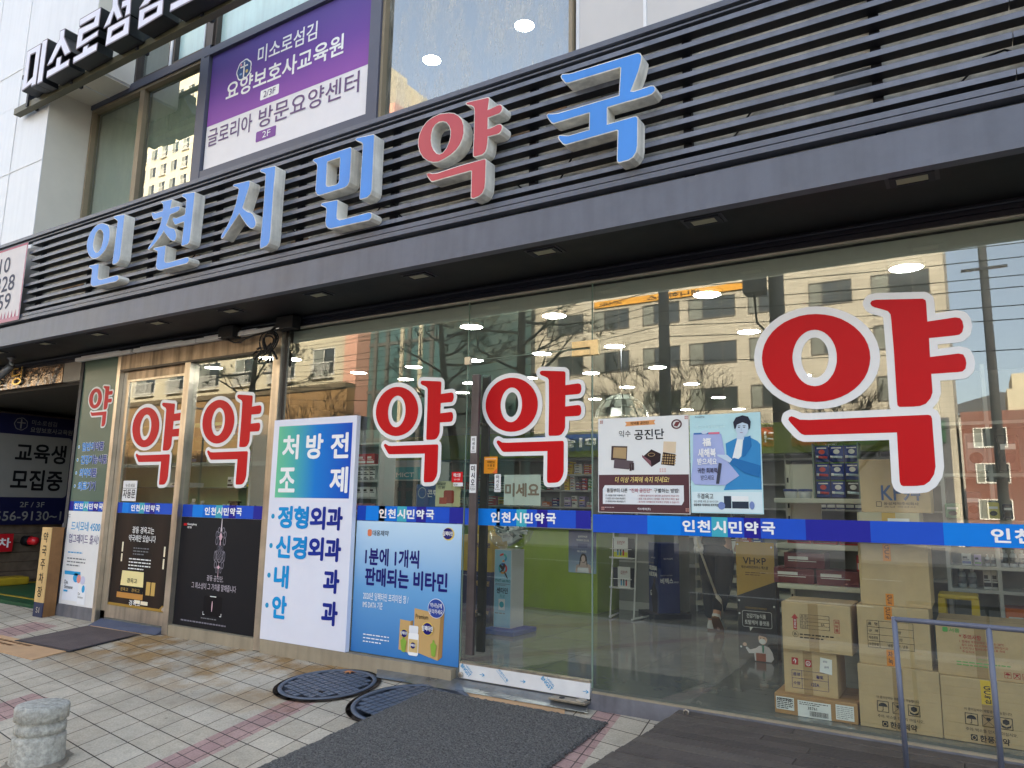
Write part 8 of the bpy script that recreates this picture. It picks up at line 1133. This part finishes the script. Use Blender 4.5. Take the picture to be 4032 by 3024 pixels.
for i, (x0, x1, z0, z1, c, s, cat_l) in enumerate(((-30, -22, 5.2, 6.4, (30, 60, 130), '미술학원', 'blue'), (-21, -14, 5.2, 6.4, (190, 190, 186), '아트앤하임', 'pale grey'), (-13, -7.5, 5.2, 6.4, (160, 40, 50), '스튜디오', 'red'), (-6.8, -1.2, 5.2, 6.4, (56, 90, 70), '부동산', 'green'))):
    t2 = thing('shop_sign', '%s shop sign on the ground floor of the beige building' % cat_l, 'sign', (x0, YB + 0.3, z0)); mb = MB(); mb.box(x0, x1, YB + 0.26, YB + 0.45, z0, z1, ink(*c)); mb.build('board', t2); f2 = Flat(Matrix(((-1, 0, 0, 0), (0, 0, 1, YB + 0.46), (0, 1, 0, 0), (0, 0, 0, 1))), step=0.01); f2.text(s, -x1 + 0.8, -x0 - 0.8, z0 + 0.25, z1 - 0.25, WHT if sum(c) < 400 else BLK, 0.03); f2.build('lettering', t2)
# glass office and pink-edged apartments
t = thing('glass_building', 'teal glass building with slim pale piers, across the street', 'building', (-30, -38, -0.7)); mb = MB(); TEAL = mat('teal_glazing', C8(70, 104, 104), 0.15, var=0.2, scale=0.5, spec=0.8); mb.box(-33.2, -27.4, -42, -31, -0.7, 20, TEAL); mb.build('wall', t); mb = MB()
for x in (-32.6, -31.6, -30.4, -29.8, -28.9, -28.0): mb.box(x - 0.12, x + 0.12, -31, -30.85, 0, 20, CRM if x in (-30.4, -28.9) else WFR)
for i in range(6): mb.box(-33.2, -27.4, -31, -30.9, 2 + i * 3.1, 2.2 + i * 3.1, WFR)
mb.build('pier', t)
t = thing('apartment_block', 'cream apartment block with a pink end stripe behind the brown retaining wall', 'building', (-50, -36, 0)); mb = MB(); mb.box(-78, -34.4, -44, -30, -0.7, 21.5, CRM); mb.build('wall', t); mb = MB(); mb.box(-34.4, -33.3, -44, -29.9, -0.7, 21.8, mat('pink_wall_stripe', C8(212, 160, 138), 0.7, var=0.08, scale=0.4)); mb.build('end_wall', t)
for i in range(10):
    for j in range(4): fwin(t, -36.3 - i * 4.0, -29.99, 9.6 + j * 3.0, 2.5 if i % 2 else 1.9, 1.7, WFRW, (0.5, 0.5), True)
mb = MB(); mb.box(-78, -33.3, -29.9, -29.2, -0.7, 8.4, BRW2); mb.box(-78, -33.3, -29.95, -29.05, 8.4, 8.75, mat('wall_coping', C8(110, 96, 74), 0.8, var=0.2)); mb.box(-78, -33.3, -29.2, -29.15, 3.6, 3.9, CRM); tag(mb.build('retaining_wall'), 'long brown retaining wall under the cream apartment block', 'wall')
def tower(name, label, x0, x1, y0, z1, m, cols, rows, zs, extra=None):
    t = thing(name, label, 'building', ((x0 + x1) / 2, y0 - 6, 0)); mb = MB(); mb.box(x0, x1, y0 - 14, y0, -0.7, z1, m); mb.box(x0 + 2, x0 + 5, y0 - 8, y0 - 4, z1, z1 + 3, m)
    mb.build('wall', t); dx = (x1 - x0) / cols
    for i in range(cols):
        for j in range(rows): fwin(t, x0 + dx * (i + 0.5), y0 + 0.01, zs + j * 3.0, dx * 0.58, 1.7, WFRW, (0.5, 0.5), i % 2 == 0)
    if extra: mb = MB(); mb.box(x1, x1 + extra[0], y0 - 14, y0, -0.7, z1 - 6, extra[1]); mb.build('end_wall', t)
    return t
tower('apartment_tower', 'tall sunlit cream apartment tower mirrored in the left upstairs window', -113, -96.5, -60, 68, CRM, 6, 13, 28)
tower('apartment_tower', 'tall cream and red apartment tower mirrored at the edge of the wide upstairs window', -70, -62.5, -62, 58, CRM, 3, 8, 34, (2.6, mat('red_wall_stripe', C8(196, 140, 120), 0.7, var=0.08, scale=0.4)))
RBR = tilewall('red_brick_wall', (0.22, 0.085, 0.06), 0.25, 0.09)
t = thing('brick_building', 'red brick building with white windows beside the beige one across the street', 'building', (5, YB - 5, -0.7)); mb = MB(); mb.box(-0.45, 14, YB - 12, YB - 1, -0.7, 7.0, RBR); mb.build('wall', t); mb = MB(); mb.box(2.2, 4.0, YB - 6, YB - 2, 7.0, 9.2, CRM); mb.box(1.9, 3.6, YB - 5, YB - 1.6, 7.0, 8.3, CRM); mb.build('roof_hut', t)
for cx in (0.9, 3.4, 6.4, 9.5):
    for z in (1.0, 3.0, 5.0): fwin(t, cx, YB - 0.99, z, 1.5, 1.0, WFRW, (0.25, 0.75))
mb = MB(); mb.box(-3, 8, YB - 40, YB - 20, -0.7, 9.0, mat('pale_far_house', C8(190, 186, 176), 0.8, var=0.1, scale=0.3)); mb.add([(-3.5, YB - 19.5, 9.0), (8.5, YB - 19.5, 9.0), (2.5, YB - 30, 12)], [(0, 1, 2)], WFR); tag(mb.build('house'), 'pale low house behind the red brick building', 'house')
# utility poles and wires
CON = mat('concrete_pole', (0.24, 0.23, 0.21), 0.8, var=0.2)
def pole(x, y, h, r, label, box=False):
    t = thing('utility_pole', label, 'utility pole', (x, y, -0.6)); mb = MB(); mb.tube([(x, y, -0.65), (x, y, h)], [r, r * 0.75], CON, 14); mb.build('pole', t); mb = MB(); mb.box(x - 1.0, x + 1.0, y + 0.1, y + 0.2, h - 0.8, h - 0.7, GM); mb.box(x - 0.8, x + 0.8, y + 0.1, y + 0.2, h - 2.0, h - 1.9, GM); mb.build('crossarm', t)
    for i in (-0.9, -0.45, 0.45, 0.9): mb = MB(); mb.lathe([(0.03, 0), (0.06, 0.05), (0.03, 0.09), (0.05, 0.13), (0, 0.18)], x + i, y + 0.15, h - 0.7, mat('brown_insulator', C8(90, 60, 44), 0.3, var=0.1), 10); mb.build('insulator', t)
    if box: mb = MB(); mb.bbox(x - 0.75, x - 0.2, y + 0.2, y + 0.7, h - 4.4, h - 3.2, GM, 0.03); mb.tube([(x - 0.5, y + 0.4, h - 4.4), (x - 0.45, y + 0.45, h - 5.2), (x - 0.1, y + 0.2, h - 5.6)], 0.03, CAB); mb.build('transformer', t)
pole(-7.55, -16, 10.5, 0.19, 'dark utility pole mirrored in the middle of the wide pane'); pole(-4.3, -16, 11.5, 0.24, 'thick utility pole with a transformer box mirrored behind the largest decal', True); pole(-31.5, -22, 10, 0.2, 'utility pole in front of the brown retaining wall'); pole(0.9, -30, 13, 0.2, 'far utility pole mirrored at the right edge of the beige building')
for i in range(12):
    z = [10.3, 10.0, 9.4, 9.1, 8.7, 8.1, 7.8, 7.4, 7.0, 6.6, 6.3, 5.6][i]; y = -16 - 0.15 * (i % 4) + 0.3; mb = MB(); pts = []
    for a, b_ in ((-31.5, -7.55), (-7.55, 18)):
        for k in range(9): u = k / 8; pts.append((a + (b_ - a) * u, y - (6 * (1 - u) if a < -20 else 0), z - 0.55 * 4 * u * (1 - u) + (0.1 * i if a < -20 else 0) * (1 - u)))
    mb.tube(pts, 0.013, CAB, 5); tag(mb.build('overhead_wire'), 'overhead wire strung between the utility poles', 'wire', 'overhead wires along the street')
# trees
BARK = mat('dark_bark', (0.05, 0.04, 0.032), 0.9, var=0.3, bump=0.5, bscale=20); NEED = mat('pine_needles', (0.035, 0.055, 0.025), 0.7, var=0.4, scale=2)
def branch(mb, p, d, L_, r, depth, rr, tips, bend=0.35):
    n = 4; pts = [p]; rs = [r]; q = p.copy(); dd = d.copy()
    for i in range(n): dd = (dd + Vector((rr.uniform(-1, 1), rr.uniform(-1, 1), rr.uniform(-0.5, 0.9))) * bend * 0.4).normalized(); q = q + dd * L_ / n; pts.append(q.copy()); rs.append(r * (1 - 0.45 * (i + 1) / n))
    mb.tube(pts, rs, BARK, 6, caps=False)
    if depth == 0: tips.append((q, dd)); return
    for k in range(rr.choice((2, 3, 3))):
        nd = (dd + Vector((rr.uniform(-1, 1), rr.uniform(-1, 1), rr.uniform(-0.4, 0.9))) * 0.9).normalized(); branch(mb, pts[rr.choice((2, 3, 4))], nd, L_ * rr.uniform(0.55, 0.8), r * 0.5, depth - 1, rr, tips, bend)
def bare_tree(x, y, h, seed, label):
    rr = random.Random(seed); t = thing('bare_tree', label, 'tree', (x, y, -0.6), 'bare street trees'); mb = MB(); tips = []; mb.tube([(x, y, -0.65), (x + 0.05, y, h * 0.25), (x, y + 0.05, h * 0.42)], [0.22, 0.18, 0.16], BARK, 10); mb.build('trunk', t); mb = MB()
    for k in range(7): a = k * 0.9 + rr.random(); branch(mb, Vector((x, y, h * (0.34 + 0.012 * k))), Vector((math.cos(a), math.sin(a), rr.uniform(0.5, 1.3))).normalized(), h * 0.22, 0.05, 3, rr, tips)
    for p, d in tips:
        for k in range(5): e = p + (d + Vector((rr.uniform(-1, 1), rr.uniform(-1, 1), rr.uniform(-0.2, 1.1))) * 0.7).normalized() * rr.uniform(0.3, 0.8); mb.tube([p, e], [0.008, 0.003], BARK, 3, caps=False)
    mb.build('crown', t)
def pine(x, y, h, seed, label, lean=0.0):
    rr = random.Random(seed); t = thing('pine_tree', label, 'tree', (x, y, -0.6), 'street pines'); mb = MB(); tips = []; top = Vector((x + lean, y, h)); mb.tube([(x, y, -0.65), (x + lean * 0.3, y, h * 0.4), (x + lean * 0.8, y, h * 0.75), top], [0.2, 0.17, 0.13, 0.08], BARK, 10); mb.build('trunk', t); mb = MB(); nb = MB()
    for k in range(10): a = k * 2.2 + rr.random(); branch(mb, Vector((x + lean * 0.7, y, h * (0.55 + 0.045 * k))), Vector((math.cos(a), math.sin(a), rr.uniform(-0.1, 0.5))).normalized(), h * 0.2, 0.06, 1, rr, tips)
    for p, d in tips + [(top, Vector((0, 0, 1)))]:
        for c in range(6):
            q = p + Vector((rr.gauss(0, 0.28), rr.gauss(0, 0.28), rr.gauss(0, 0.15)))
            for k in range(26):
                e = (d * 0.6 + Vector((rr.gauss(0, 1), rr.gauss(0, 1), rr.gauss(0.35, 0.8)))).normalized() * rr.uniform(0.2, 0.4); s = e.cross(Vector((rr.random(), rr.random(), rr.random()))).normalized() * 0.006; nb.add([q - s, q + s, q + e], [(0, 1, 2)], NEED)
    o = mb.build('branch', t); nb.build('crown', t)
pine(-12.5, -16, 9.5, 3, 'dark street pine mirrored over the swing door', 0.0); pine(-15.5, -17, 8.2, 4, 'street pine mirrored above the light blue vitamin poster', -1.2); pine(-31.0, -20, 10.5, 6, 'street pine mirrored at the left end of the wide glazing', 0.3)
bare_tree(-8.9, -19, 7.6, 5, 'bare street tree mirrored right of the clear dome'); bare_tree(-27, -21, 7.4, 9, 'bare street tree in front of the brown retaining wall'); bare_tree(-3.0, -18, 6.2, 12, 'bare street tree mirrored inside the ring of the largest decal'); bare_tree(-46, -21, 7.4, 15, 'bare street tree mirrored in the sliding door')
t = thing('street_lamp', 'slim street lamp in front of the brown retaining wall', 'street lamp', (-40, -24, -0.6)); mb = MB(); mb.tube([(-40, -24, -0.65), (-40, -24, 6.4), (-40.3, -24, 6.8), (-41.2, -24, 6.9)], 0.06, GM, 10); mb.build('pole', t); mb = MB(); mb.bbox(-41.7, -41.1, -24.12, -23.88, 6.82, 6.95, GM, 0.02); mb.build('lamp_head', t)
# unseen block added beside the pharmacy to shade the street's left end
t = thing('added_shade_block', 'unseen grey block added left of the pharmacy building to shade the street', 'building', (-50, 6, -0.7)); mb = MB(); mb.box(-95, -30.4, 2.0, 13, -0.7, 19.5, GREYCL); mb.build('wall', t)
bpy.data.objects.remove(_TXT[1]); bpy.data.curves.remove(_TXT[0])
